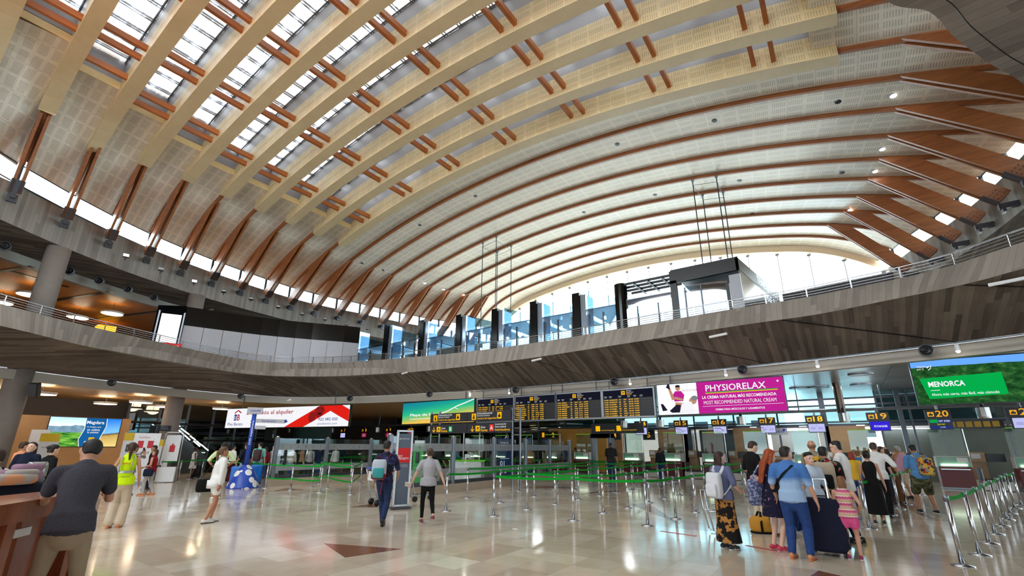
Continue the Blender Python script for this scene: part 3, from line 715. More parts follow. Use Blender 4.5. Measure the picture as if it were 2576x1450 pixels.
MB().box((-5.4, 26.5, 7.4), (.1, 8, 3.6)).box((-3.7, 26.9, 7.4), (3.5, .1, 3.6)).build('inner_wall', mat('kiosk_inner_wall', (120, 132, 146), .35, 0, .25, 1.), kr)
kp = Plane((-2.42, 21.2, 8.95), (.14, 1, 0)); kp = Plane(V((kx1, 20.5, 8.9))+V((.14, 1., 0)).normalized()*.9+V((.03, 0, 0)), (.137, 1, 0))
m = MB(); kp.text(m, 'TENERIFE DUTY', 1.4, .12, 4.0, .4, .04, .012); m.build('lettering', glow('pale_blue_letter', (225, 242, 255), 1.6), kr)
m = MB(); kp.text(m, 'FREE SHOP', 2.4, -.4, 2.9, .34, .04, .012); m.build('lettering', glow('pale_blue_letter', (225, 242, 255), 1.6), kr)
# left half of the kiosk block: open pergola bars and glazed lounge
lr = thing('lounge', 'glazed lounge with a rounded black corner and open roof bars, left of the kiosk', 'lounge', (-6.7, 22, 5.6), 0, None, 'structure')
m = MB(); m.tube([(-8.05, 20.75, 5.6), (-8.05, 20.75, 9.5)], .32, 16); m.build('corner_post', BLKG, lr)
m = MB()
for j in range(4): m.box((-6.75, 20.6+.55*j, 9.42+.02*j), (2.6, .09, .12))
for j in range(3): m.box((-7.3+.7*j, 21.4, 9.38), (.09, 1.9, .1))
m.build('pergola_bar', BLK, lr)
MB().box((-6.75, 20.62, 7.1), (2.3, .02, 3.0)).build('pane', GLB, lr); MB().box((-6.75, 20.66, 8.5), (2.35, .03, .3)).build('valance', GREYP, lr)
MB().lathe([(0, 0), (1.0, 0), (1.05, .35), (0, .35)], (-6.8, 22.2, 7.55), 24).build('round_canopy', mat('bronze_canopy', (150, 132, 118), .3, .3), lr)
MB().box((-7.2, 20.58, 6.9), (.05, .05, 2.6)).box((-6.2, 20.58, 6.9), (.05, .05, 2.6)).build('post', BLK, lr)
m = MB()
for j in range(4): c = V((-7.7+.6*j, 21.2, 7.0)); MB().cyl(c, c+V((0, -.05, -.12)), .055, .045, 8).build('spot_lamp', SPOTL, lr)
# rod frames hung from the ribs
for nm, c, zb in (('behind the black kiosk roof', [(-4.63, 23.64), (-3.42, 23.64), (-3.45, 25.47), (-4.54, 25.47)], 9.4), ('above the glass shop fronts', [(-19.44, 23.64), (-18.2, 23.64), (-18.2, 25.47), (-19.48, 25.47)], 8.6)):
    r = thing('rod_frame', 'frame of four thin dark rods hung from the vault ribs, '+nm, 'rod frame', (c[0][0], c[0][1], arc(*c[0])))
    for u, t in c: MB().cyl((u, t, zb), (u, t, arc(u, t)+.02), .028, None, 6).build('rod', STEELD, r); MB().box((u, t, arc(u, t)-.06), (.13, .13, .12)).build('clamp', ALU, r)
    for (a, b) in zip(c, c[1:]+c[:1]): za = arc(*a)-.35; zb_ = arc(*b)-.35; MB().tube([(a[0], a[1], za), (b[0], b[1], zb_)], .014, 4).build('tie_bar', STEELD, r)
# ------------------------------------------------------------------ lamps and speakers
LAMPBODY = mat('white_lamp_body', (220, 214, 205), .4)
def ring_lamp(p, zc, label, group):
    r = thing('pendant_lamp', label, 'lamp', p, 0, group)
    MB().lathe([(.38, .0), (.5, 0), (.52, .1), (.38, .1), (.38, .0)], p, 24).build('housing', LAMPBODY, r)
    MB().lathe([(.39, -.012), (.49, -.012), (.49, .0), (.39, 0), (.39, -.012)], p, 24).build('diffuser', WARML, r)
    MB().cyl(p+V((0, 0, .1)), V((p.x, p.y, zc)), .012, None, 5).build('stem', STEELD, r)
    l = bpy.data.lights.new('ring_light', 'POINT'); l.energy = 34 if p.z < 6 else 12; l.color = (1, .78, .52); l.shadow_soft_size = .4; o = bpy.data.objects.new('ring_light', l); COL.objects.link(o); o.location = p+V((0, 0, .22))
lowp = [(12, 1000), (105, 993), (265, 1017), (355, 1014), (417, 1025), (558, 1030)]
for i, q in enumerate(lowp): ring_lamp(atz(*q, 3.86), 4.235, 'white ring lamp hanging low under the left gallery, %s from the left' % ORD[i], 'ring lamps under the gallery')
for i, q in enumerate([(0, 762), (75, 743), (195, 800), (282, 790)]): ring_lamp(atz(*q, 8.9), 9.535, 'white ring lamp on the upper gallery ceiling, %s from the left' % ORD[i], 'ring lamps of the upper gallery')
SPK = mat('speaker_ring', (118, 120, 128), .4, .3); 
def speaker(p, n, label, group, r=.18):
    n = V(n).normalized(); o = thing('ceiling_speaker', label, 'speaker', p, 0, group)
    q = n.to_track_quat('Z', 'Y').to_matrix().to_4x4(); q.translation = p
    MB().lathe([(r*.72, -.3), (r*.98, -.3), (r, .02), (r*.86, .06), (r*.72, .0)], (0, 0, 0), 18, q).build('housing', SPK, o)
    MB().lathe([(.01, .0), (r*.74, .0), (r*.74, .05), (r*.5, .03), (r*.3, .02), (.01, .04)], (0, 0, 0), 16, q).build('cone', BLK, o)
for i, q in enumerate([(10, 625), (172, 687), (248, 712), (320, 733), (385, 753)]):
    p = atz(*q, 9.78); p = V((p.x*.985, p.y*.985, 9.78)); speaker(p, (-p.x*.5, -p.y, -2), 'round grey speaker on the upper edge beam, %s from the left' % ORD[i], 'speakers on the upper beam', .19)
for i, q in enumerate([(280, 966), (605, 999), (880, 1004), (1080, 994), (1297, 983), (1545, 963), (1868, 933), (2331, 885)]):
    p = atz(*q, 4.42); p = V((p.x*.985, p.y*.985, 4.42)); speaker(p, (-p.x, -p.y, -1), 'round grey speaker on the beam under the balcony, %s from the left' % ORD[i], 'speakers on the lower beam')
# spot rail under the balcony
si2 = [V((p.x*.975, p.y*.975, 4.52)) for p in SI[92:190]]
rr = thing('spot_rail', 'long thin steel rail with spot lamps running along the beam under the balcony', 'rail', si2[40])
MB().tube(si2, .03, 6).build('tube', STEEL, rr, True)
for i in range(2, 98, 9): p = si2[i]; MB().cyl(p, V((p.x*1.024, p.y*1.024, 4.6)), .015, None, 5).build('bracket', STEEL, rr)
for i, q in enumerate([(730, 1007), (845, 1005), (975, 998), (1121, 989), (1260, 982), (1568, 957), (1802, 933), (2037, 910), (2376, 872)]):
    p = atz(*q, 4.4); j = min(si2, key=lambda s: (s.x-p.x)**2+(s.y-p.y)**2); p = V((j.x, j.y, 4.42))
    r = thing('spotlight', 'small lit white spotlight on the rail under the balcony, %s from the left' % ORD[i], 'spotlight', p, 0, 'spotlights on the rail')
    MB().cyl(p+V((0, 0, -.1)), p+V((0, 0, .1)), .06, .05, 10).build('housing', WHITE, r); MB().ball(p+V((0, 0, -.11)), .052, 10).build('bulb', SPOTL, r)
# lamps on the ring face
for i, (q, D, on) in enumerate([((90, 543), 30.3, 1), ((210, 598), 30.4, 0), ((317, 644), 29.9, 1), ((405, 678), 30.1, 0), ((489, 709), 31, 1), ((563, 733), 31.4, 0), ((632, 752), 32, 0), ((700, 772), 32.6, 0), ((760, 790), 33.5, 0), ((818, 803), 34.3, 0), ((872, 816), 35, 0), ((925, 827), 36, 0)]):
    p = atD(*q, D-1.1); d = V((-p.x, -p.y, 0)).normalized()
    r = thing('flood_lamp', ('lit' if on else 'unlit')+' flood lamp on the upper concrete ring, %s from the left' % ORD[i], 'lamp', p, 0, 'flood lamps on the ring')
    MB().box((0, 0, 0), (.24, .3, .14), Matrix.Translation(p) @ d.to_track_quat('Y', 'Z').to_matrix().to_4x4()).build('housing', ALU if i < 5 else BLK, r)
    MB().box((0, .16, -.01), (.2, .03, .1), Matrix.Translation(p) @ d.to_track_quat('Y', 'Z').to_matrix().to_4x4()).build('lens', SPOTL if on else GREYP, r)
    MB().cyl(p, p-d*.75, .025, None, 6).build('bracket', STEELD, r)
for i, q in enumerate([(2495, 525), (2430, 573), (2371, 640), (2307, 680)]):
    p = atD(*q, [33, 37, 41, 45][i]); 
# downlights recessed in the vault
for i, q in enumerate([(2247, 238), (2219, 373), (2201, 429), (2138, 526), (1069, 711), (1116, 727), (1167, 741), (1221, 750), (2109, 253), (1798, 301), (1553, 361), (1861, 453), (1648, 489), (1469, 533), (1697, 561), (1531, 596), (2119, 432), (1893, 536), (964, 679), (911, 661), (1056, 565), (1196, 492)]):
    d = ray(*q); s = 6.
    while True:
        p = V(C0+d*s/math.hypot(d[0], d[1])); 
        if p.z >= arc(p.x, p.y)+.2 or s > 70: break
        s += .02
    on = i < 8
    r = thing('downlight', ('lit' if on else 'dark unlit')+' round downlight recessed in the vault panels, %s in the list from near to far' % ORD[i], 'downlight', p, 0, 'downlights in the vault')
    r['label'] = ('lit white' if on else 'dark unlit')+' recessed vault downlight '+['beside the right-hand struts, topmost', 'beside the right-hand struts, second down', 'beside the right-hand struts, third down', 'beside the right-hand struts, lowest', 'near the far left struts, first from the left', 'near the far left struts, second from the left', 'near the far left struts, third from the left', 'near the far left struts, fourth from the left'][i] if on else 'dark unlit downlight recessed in the vault panels'
    MB().lathe([(0, 0), (.13, 0), (.15, .05), (0, .05)], p+V((0, 0, -.06)), 14).build('trim_ring', ALU, r); MB().lathe([(0, 0), (.1, 0), (.1, .02), (0, .02)], p+V((0, 0, -.075)), 12).build('lens', SPOTL if on else STEELD, r)
for i, q in enumerate([(84, 1367), (728, 1005), (1018, 937), (1350, 903), (1806, 841), (2532, 704)]):
    if i == 0: continue
    p = atD(*q, {1: 27.5, 2: 24.8, 3: 19.9, 4: 16.8, 5: 15.4}[i]); p.z -= .05
    m = MB().tube([p+V((-.3, .1, 0)), p+V((.3, -.12, 0))], .045, 8); tag(m.build('strip_lamp', WHITE), 'short white strip lamp under the balcony edge, %s from the left' % ORD[i-1], 'lamp', 'strip lamps under the balcony edge')
# ------------------------------------------------------------------ lower hall: walls and check-in glazing
DKW = mat('dark_brown_wall', (74, 62, 54), .6); TANW = m_wood('tan_stone_wall', (188, 146, 96), (208, 166, 116), (1, 1, 1), .5, .5)
struct(MB().box((-36.8, 2, 2.3), (.3, 30, 4.6)).build('wall_left', DKW), 'dark back wall of the left hall', 'wall')
o = MB().box((-33.25, 6.6, 1.55), (.3, 5.4, 3.1)); struct(o.build('wall_tan', TANW), 'tan wall panel carrying the landscape advertising screen', 'wall')
# office glazing beyond it
gz = thing('window_101', 'tall dark office glazing behind the left column, mirroring the advertising screen', 'window', (-35, 13, 0)); struct(gz, None, 'window')
A0, A1 = V((-34.3, 9.4, 0)), V((-36.5, 19.5, 0)); d = (A1-A0)
MB().quad(A0, A1, A1+V((0, 0, 4.6)), A0+V((0, 0, 4.6))).build('pane', GLD, gz); m = MB()
for i in range(7):
    p = A0+d*(i/6); m.box((p.x, p.y, 2.3), (.12, .12, 4.6))
for z in (.05, 2.0, 3.0): m.tube([A0+V((.05, 0, z)), A1+V((.05, 0, z))], .07, 4)
m.build('frame', STEELD, gz)
struct(MB().box((-36, 22.3, 2.3), (5, .3, 4.6)).build('wall_office', mat('teal_office_wall', (66, 98, 100), .5, 0, .3, 1.)), 'teal grey office wall seen through the left glazing', 'wall')
# back wall: transoms, mullions and panes
TB = 31.2
bw = thing('window_102', 'dark framed glazed wall behind the check-in desks with daylight beyond', 'window', (-10, TB, 0)); struct(bw, None, 'window')
MB().box((-6, TB+.05, 3.9), (24, .02, 2.1)).build('pane', glass('sea_glass', (196, 224, 230), .12), bw)
MB().box((-27, TB+.05, 2.4), (18.0, .02, 4.8)).build('pane', glass('green_glass', (120, 165, 160), .04), bw)
m = MB()
for u in [-36+2.35*i for i in range(20)]: m.box((u, TB, 2.4), (.09, .12, 4.8))
for z in (2.92, 3.05, 3.95, 4.3): m.box((-12, TB-.02, z), (50, .14, .09))
m.box((-12, TB-.05, 2.86), (50, .25, .14)); m.build('mullion', STEELD, bw)
m = MB()
for i, (a, b) in enumerate([(-10.04, -8.2), (-5.5, -3.7), (-.85, .9), (-14.6, -12.9), (-20.5, -18.7), (-25.2, -23.4)]): m.box(((a+b)/2, TB-.3, 1.5), (b-a, .3, 2.65)) if i < 3 else m.box(((a+b)/2, TB+.5, 1.9), (b-a, .2, 3.2))
struct(m.build('wall_checkin', PLY), 'plywood panels between the check-in offices', 'wall')
LITW = glow('lit_office', (205, 222, 228), .62)
m = MB(); m.box((-2.3, 34.2, 1.4), (3.2, .1, 2.8)); m.box((-7, 36.5, 1.4), (4.5, .1, 2.8)); m.box((-12.5, 37, 1.4), (6, .1, 2.8))
struct(m.build('wall_office', mat('white_office_wall', (214, 222, 224), .6)), 'white office walls behind the check-in desks', 'wall')
for i, (u, t) in enumerate([(-2.3, 33.2), (2.6, 33.2), (-7, 34), (-12.5, 33.5)]):
    tag(MB().box((u, t, 2.72), (2.2, .14, .05)).build('strip_downlight', COOLL), 'white strip lamp in the office behind the desks, %s from the right' % ORD[i], 'lamp', 'office strip lamps')
struct(MB().box((-10, 33.7, 2.84), (56, 4.6, .06)).build('ceiling_office', WHITE), 'white ceiling of the offices behind check-in', 'ceiling')
struct(MB().box((5, 33.6, 2.3), (6.6, .2, 4.6)).build('wall_office', mat('grey_green_office_wall', (104, 112, 106), .6, 0, .3, 1.2)), 'grey green office wall behind the desk below sign 20', 'wall')
struct(MB().box((-42, 33.6, 2.4), (56, .2, 4.8)).build('wall_rear', mat('dim_teal_wall', (84, 112, 106), .6, 0, .4, .8)), 'dim teal wall far behind the left check-in desks', 'wall')
struct(MB().box((-15.8, 30.4, 1.5), (4.6, .2, 2.9)).build('wall_ochre', mat('ochre_wall', (206, 150, 66), .5)), 'ochre wall behind the security gantry', 'wall')
struct(MB().box((-8.2, TB-.1, 1.45), (.5, .7, 2.9)).box((-6.6, TB+.2, 1.4), (2.0, .1, 2.7)).build('wall_dark', mat('blue_grey_door', (54, 66, 78), .3)), 'blue grey glazed door between the plywood panels', 'wall')
# buildings outside
EXT = mat('white_outside_wall', (200, 212, 220), .7); 
for i, (u, t, wd, hh) in enumerate([(-16, 60, 22, 6.5), (6, 56, 18, 5.2), (-40, 58, 22, 7)]):
    r = thing('terminal_building', 'pale terminal building outside the glazing, %s of three from the left' % ORD[[1, 2, 0][i]], 'building', (u, t, 0), 0, None, 'structure')
    MB().box((u, t, hh/2), (wd, 6, hh)).build('wall', EXT, r)
    MB().box((u, t-3.6, hh+.2), (wd+1, 1.8, .25)).build('canopy', WHITE, r)
    for j in range(int(wd/3)):
        MB().box((u-wd/2+1.5+3*j, t-3.02, hh*.62), (1.5, .06, 1.1)).build('window', STEELD, r)
# ducts and pillars near the back wall
tag(MB().box((-.82, TB-.3, 2.5), (.26, .3, 4.6)).build('column', STEELD), 'dark steel column right of the magenta advertising screen', 'column', None, 'structure')
tag(MB().box((2.46, TB-.5, 2.3), (.2, .34, 4.6)).box((2.86, TB-.4, 2.3), (.08, .3, 4.6)).build('column', STEELD), 'dark steel mullion beside the desk numbered 20', 'column', None, 'structure')
dp = thing('vent_duct', 'brown vertical air duct dropping from the ceiling beside check-in sign 18', 'duct', (.03, 26.4, 3.2)); MB().tube([(.03, 26.4, 3.15), (.03, 26.4, 4.72)], .17, 14).build('pipe', mat('bronze_pipe', (92, 78, 66), .3, .6), dp)
# oval lamps in the metal ceiling
for i, q in enumerate([(2165, 943), (2166, 969), (2010, 978), (2060, 975), (1310, 995), (1160, 1000), (1560, 1000), (-19., 30.), (-25., 30.), (-31., 30.), (-37., 29.)]):
    p = atz(*q, 4.585) if i < 7 else V((q[0], q[1], 4.585)); r = thing('round_downlight', 'oval lit lamp in the grey metal ceiling, %s of the row above check-in' % ORD[i], 'lamp', p, 0, 'oval lamps above check-in')
    MB().lathe([(0, 0), (.34, 0), (.38, .03), (0, .03)], p, 20).build('diffuser', COOLL, r); MB().lathe([(.38, -.02), (.44, -.02), (.44, .03), (.38, .03)], p, 20).build('bezel', ALU, r)
    l = bpy.data.lights.new('oval_light', 'AREA'); l.shape = 'DISK'; l.size = .7; l.energy = 30; l.color = (.92, .97, 1); o = bpy.data.objects.new('oval_light', l); COL.objects.link(o); o.location = p+V((0, 0, -.04))
# ------------------------------------------------------------------ glass partitions round the security queue
def partition(name, label, a, b, posts, h=2.05, txt=True):
    a, b = V(a), V(b); d = (b-a); L = d.length; x = d.normalized(); n = V((-x.y, x.x, 0)); r = thing(name, label, 'partition', (a+b)/2, 0, None, 'structure')
    MB().prism([a-n*.18, b-n*.18, b+n*.18, a+n*.18], (0, 0, .3)).build('plinth', STONE, r)
    MB().prism([a-n*.06+V((0, 0, .3)), b-n*.06+V((0, 0, .3)), b+n*.06+V((0, 0, .3)), a+n*.06+V((0, 0, .3))], (0, 0, .13)).build('bottom_rail', STEELD, r)
    MB().quad(a+V((0, 0, .43)), b+V((0, 0, .43)), b+V((0, 0, h-.05)), a+V((0, 0, h-.05))).build('pane', glass('partition_glass', (226, 236, 236), .1), r)
    for dd in (.006,): MB().quad(a-n*dd+V((0, 0, 1.5)), b-n*dd+V((0, 0, 1.5)), b-n*dd+V((0, 0, 1.78)), a-n*dd+V((0, 0, 1.78))).quad(a-n*dd+V((0, 0, .62)), b-n*dd+V((0, 0, .62)), b-n*dd+V((0, 0, .86)), a-n*dd+V((0, 0, .86))).build('frosted_band', FROST, r)
    pf = Plane(a-n*.012+V((0, 0, 1.5)), x) if x.cross(V((0, 0, 1))).dot(-n) > 0 else Plane(b-n*.012+V((0, 0, 1.5)), -x)
    m = MB(); q = .4
    while q < L-.3:
        pf.line(m, [(q, .08), (q, .2)], .02, 0.); q += .37
        if int(q*2.7) % 4 == 0: pf.line(m, [(q-.05, .14), (q+.05, .14)], .02, 0.); pf.line(m, [(q, .06), (q, .22)], .02, 0.)
    m.build('band_mark', mat('band_mark_grey', (88, 94, 98), .5), r)
    for s in posts:
        p = a+x*s; MB().box((p.x, p.y, h/2+.1), (.16, .16, h-.2)).build('post', ALU, r, bevel=.02); MB().cyl((p.x, p.y, h-.02), (p.x, p.y, h+.04), .075, .05, 12).build('cap', STEEL, r)
partition('glass_partition', 'long glass partition with grey posts to the left of the security queue', (-20.7, 11.1, 0), (-20.7, 19.2, 0), (.1, 2.6, 5.2, 7.9))
partition('glass_partition', 'long glass partition with grey posts behind the free-standing priority sign', (-12.6, 10.6, 0), (-13.2, 24.5, 0), (.1, 3.4, 6.2, 8.9, 11.4, 13.8))
# ------------------------------------------------------------------ screens and signs
YEL = glow('sign_yellow', (250, 190, 20), .95); WHT = glow('sign_white', (240, 240, 240), .9); SGB = mat('sign_black', (22, 22, 24), .4, 0., .05)
LW = glow('screen_white', (246, 246, 250), 1.0); LRED = glow('screen_red', (232, 34, 24), .95); LDR = glow('screen_dark_red', (176, 30, 44), .9); LBL = glow('screen_blue', (44, 62, 150), .9)
GREENS = glow('sign_green', (20, 170, 80), .9); REDS = glow('sign_red', (226, 52, 40), .95); SKIN_S = glow('screen_skin', (214, 160, 128), .8); AMB = glow('board_amber', (255, 196, 50), 1.2)
FRAME = mat('screen_frame', (150, 154, 160), .35, .6)
def m_pic(name, W, H, fn, s=.95):
    """a screen picture: fn(nt, x01, y01) -> colour socket, in the picture's own plane"""
    n = NT(name); u, v, _ = n.sep(n.uv()); n.emit(fn(n, u, v), s); return n.m
def screen(name, label, bl, br, tr, tl, depth=.14, hang=None, cat='screen', face=None, backm=None, uvm=None):
    """flat screen through four corners; returns thing, plane, width, height"""
    bl, br, tl = V(bl), V(br), V(tl); x = br-bl; x.z = 0; W = x.length; H = ((tl-bl).z); P = Plane(bl, x)
    r = thing(name, label, cat, (bl+br)/2)
    m = MB(); P.slab(m, -.03, -.03, W+.03, H+.03, -depth, -.002); m.build('housing', backm or BLK, r)
    if face is not None:
        m = MB(); m.quad(P.p(0, 0), P.p(W, 0), P.p(W, H), P.p(0, H), [(0, 0), (1, 0), (1, 1), (0, 1)]); m.build('picture', face, r)
    if hang:
        m = MB()
        for f in (.12, .88): p = P.p(W*f, H, -depth/2); m.cyl(p, V((p.x, p.y, hang)), .022, None, 6)
        m.build('hanger', STEELD, r)
    return r, P, W, H
TS = 19.2
def onT(q, t=TS): return [att(x, y, t) for x, y in q]
def boxT(u0, u1, z0, z1, t=TS): return V((u0, t, z0)), V((u1, t, z0)), V((u1, t, z1)), V((u0, t, z1))
# long white property advertisement
tl, tr = atz(574, 1030, 3.8), atz(881, 1019, 3.8); bl = V((tl.x, tl.y, 2.69)); br = V((tr.x, tr.y, 2.69))
r, P, W, H = screen('advertising_screen', 'long white advertising screen with a red roof band and a house logo', bl, br, tr, tl, .16, 4.6, face=LW)
m = MB(); P.shape(m, [(W*.513, 0), (W*.665, 0), (W*.86, H*.72), (W*1., H*.22), (W*1., H*.78), (W*.943, H), (W*.776, H)], .004); m.build('red_band', LRED, r)
m = MB(); P.shape(m, [(W*.67, 0), (W, 0), (W, H*.2), (W*.86, H*.74)], .008); m.build('white_gable', LW, r)
m = MB(); P.disc(m, W*.775, H*.72, .32, .006, 18, .3); P.shape(m, [(W*.735, H*.55), (W*.77, H*.42), (W*.82, H*.75), (W*.80, H)], .0055); P.disc(m, W*.725, H*.46, .26, .0065, 18, .3); m.build('smiling_faces', glow('red_face', (150, 30, 30), .9), r)
m = MB(); P.disc(m, W*.78, H*.62, .15, .007, 14, .06); P.disc(m, W*.765, H*.85, .05, .007, 8, .03); P.disc(m, W*.795, H*.87, .05, .007, 8, .03); m.build('face_mark', glow('dark_red_mark', (70, 18, 20), .8), r)
m = MB(); P.text(m, 'Dile adiós al alquiler', W*.178, H*.60, W*.395, H*.27, .008, .012); P.line(m, [(W*.068, H*.76), (W*.098, H*.91), (W*.128, H*.77)], .07); P.text(m, 'B', W*.098, H*.38, W*.024, H*.32, .008, .02); m.build('lettering', LDR, r)
m = MB(); P.text(m, 'y Hola a tu casa', W*.222, H*.17, W*.31, H*.27, .008, .012); P.text(m, 'Piso Barato', W*.022, H*.12, W*.135, H*.15, .008, .008); P.text(m, '922 082 020', W*.775, H*.28, W*.145, H*.14, .012, .012); P.text(m, 'pisobarato.com', W*.775, H*.06, W*.145, H*.13, .012); P.slab(m, W*.07, H*.38, W*.093, H*.7, .004, .008); m.build('lettering', LBL, r)
m = MB(); P.line(m, [(W*.0755, H*.42), (W*.0755, H*.62)], .03, .01); P.line(m, [(W*.087, H*.42), (W*.087, H*.62)], .03, .01); m.build('window_mark', LW, r)
# beach screen
def f_beach(n, u, v):
    d = n.math('ADD', n.math('MULTIPLY_ADD', u, -.42, v), n.math('MULTIPLY_ADD', n.noise(n.comb(u, v), 6., 4.), .12, -.06))
    c = n.ramp(n.math('MULTIPLY_ADD', d, .62, .3), [(0., (236, 200, 110)), (.16, (204, 150, 66)), (.28, (196, 160, 70)), (.40, (120, 160, 86)), (.52, (40, 160, 110)), (.7, (20, 130, 120)), (1., (20, 90, 130))]); return c
r, P, W, H = screen('advertising_screen', 'advertising screen with an aerial beach picture in turquoise and gold, left of the departure boards', *boxT(-21.7, -16.1, 2.95, 4.17), depth=.16, hang=4.6, face=m_pic('beach_picture', 5.6, 1.2, f_beach))
m = MB(); P.line(m, [(W*.5, H*.36), (W*.66, H*.52), (W*.78, H*.72), (W*.9, H*.86), (W, H*.99)], .06, .006); P.line(m, [(W*.74, H*.66), (W*.8, H*.58)], .03, .006); m.build('surf_line', LW, r)
m = MB(); P.text(m, 'Playa de las', W*.12, H*.32, W*.36, H*.15, .008, .025); P.line(m, [(W*.12, H*.22), (W*.62, H*.24)], .035); m.build('lettering', LW, r)
# departure boards
BHEAD = glow('board_head', (24, 26, 40), .9); BROW = mat('board_row', (9, 9, 10), .5, 0., .05)
ROWS = [['16:00 G.CANARIA NT 108 30-35 16:00', '16:00 LANZAROTE NT 472   -   16:30', '16:00 LA PALMA NT 602 30-35 16:20', '16:10 MADRID I2 3945 8-13 16:10', '16:20 MALAGA VY 3257 1-8 16:20', '16:20 SEVILLA VY 3224 1-8 16:20'],
        ['15:25 MALAGA VY 3257 1-8 15:55', '15:30 MALAGA FR 5407 1-8 15:55', '15:35 SANTIAGO VY 3217 1-8 15:55', '15:50 SANTIAGO FR 8264 1-8 15:55', '16:00 LA PALMA NT 602 30-35 16:00', '16:00 G.CANARIA NT 108 30-35 16:00', '16:10 MADRID I2 3945 8-13 16:10', '16:20 LISBOA TP 3106 1-8 16:50'],
        ['16:00 LISBOA S4 9319 1-8 16:00', '16:20 MADEIRA NT 942 30-35 16:20', '16:40 FUERTEVENT NT 422 30-35 16:40', '16:45 MADRID I2 3965 8-13 16:45', '16:45 MADRID UX 9119 8-13 16:45', '16:45 MADRID AA 8738 8-13 16:45', '16:50 MADRID LA 1579 8-13 16:50', '16:55 MADRID I2 3909 8-13 16:55'],
        ['16:50 LANZAROTE NT 474 30-35 16:50', '16:50 LANZAROTE I2 54 30-35 16:50', '17:00 LA PALMA NT 603 30-35 17:00', '17:00 G.CANARIA NT 170 30-35 17:00', '17:00 LA PALMA PM 454 10-13 17:00', '17:00 LA GOMERA NT 853 30-35 17:00', '17:00 LA PALMA UX 8153 12-13 17:00', '17:00 LA GOMERA IB 123 30-35 17:00']]
def plane_icon(P, mk, mp, x, y, s, d=.006):
    P.slab(mk, x, y, x+s, y+s*1.0, d-.004, d)
    P.shape(mp, [(x+s*.15, y+s*.28), (x+s*.85, y+s*.62), (x+s*.9, y+s*.74), (x+s*.75, y+s*.74), (x+s*.2, y+s*.42)], d+.003); P.shape(mp, [(x+s*.45, y+s*.52), (x+s*.3, y+s*.85), (x+s*.42, y+s*.85), (x+s*.62, y+s*.6)], d+.0035); P.shape(mp, [(x+s*.5, y+s*.5), (x+s*.62, y+s*.25), (x+s*.7, y+s*.28), (x+s*.66, y+s*.58)], d+.004)
    P.line(mp, [(x+s*.2, y+s*.14), (x+s*.8, y+s*.14)], s*.06, d+.003)
BX = [(-15.86, -13.50), (-13.40, -11.06), (-11.02, -8.70), (-8.62, -6.32)]
for i, (a, b) in enumerate(BX):
    r, P, W, H = screen('departure_board', 'black departures board with yellow split-flap rows, %s of the four from the left' % ORD[i], *boxT(a, b, 2.92, 4.10), depth=.25, hang=4.6, face=BROW, cat='departures board')
    m = MB()
    for x0, y0, x1, y1 in ((-.04, -.04, W+.04, .02), (-.04, H-.02, W+.04, H+.04), (-.04, 0, .02, H), (W-.02, 0, W+.04, H)): P.slab(m, x0, y0, x1, y1, -.02, .02)
    m.build('frame', FRAME, r)
    m = MB(); P.rect(m, .02, H*.68, W-.02, H-.02, .004); m.build('header', BHEAD, r)
    k, p = MB(), MB(); plane_icon(P, k, p, W*.38, H*.80, .17, .012); k.build('icon', YEL, r); p.build('icon_plane', SGB, r)
    m = MB(); P.text(m, 'Abflüge', W*.48, H*.91, W*.1, H*.05, .008); P.text(m, 'Departures', W*.48, H*.85, W*.14, H*.055, .008)
    for q, x in enumerate((.03, .13, .32, .5, .62, .74)): P.text(m, ['Zeit', 'Nach', 'Flug', 'Schalter', 'Planm.', 'Bemerkung'][q], W*x, H*.745, W*.06, H*.03, .008); P.text(m, ['Time', 'To', 'Flight', 'Desk', 'Exp.', 'Remarks'][q], W*x, H*.71, W*.05, H*.03, .008)
    m.build('lettering', WHT, r)
    m = MB(); P.text(m, 'Salidas', W*.48, H*.80, W*.11, H*.045, .008); m.build('lettering', AMB, r)
    n = len(ROWS[i]); hh = .655*H/8
    for j, line in enumerate(ROWS[i]):
        m = MB(); w = line.split(' '); w = [q for q in w if q]
        t_, dest = w[0], ' '.join(w[1:-4]); y = H*.665-hh*(j+1)+hh*.28
        for q, x, ww in ((t_, .03, .08), (dest, .13, .016*len(dest)+.02), (w[-4], .33, .035), (w[-3], .42, .018*len(w[-3])), (w[-2], .52, .017*len(w[-2])), (w[-1], .63, .085)):
            P.text(m, q, W*x, y, W*ww, hh*.5, .008, .02)
        m.build('row_lettering', AMB, r)
    m = MB()
    for j in range(8): 
        y = H*.665-hh*(j+1)+hh*.2; P.rect(m, W*.76, y, W*.96, y+hh*.6, .003)
    m.build('flap_row', mat('flap_grey', (34, 34, 36), .5), r)
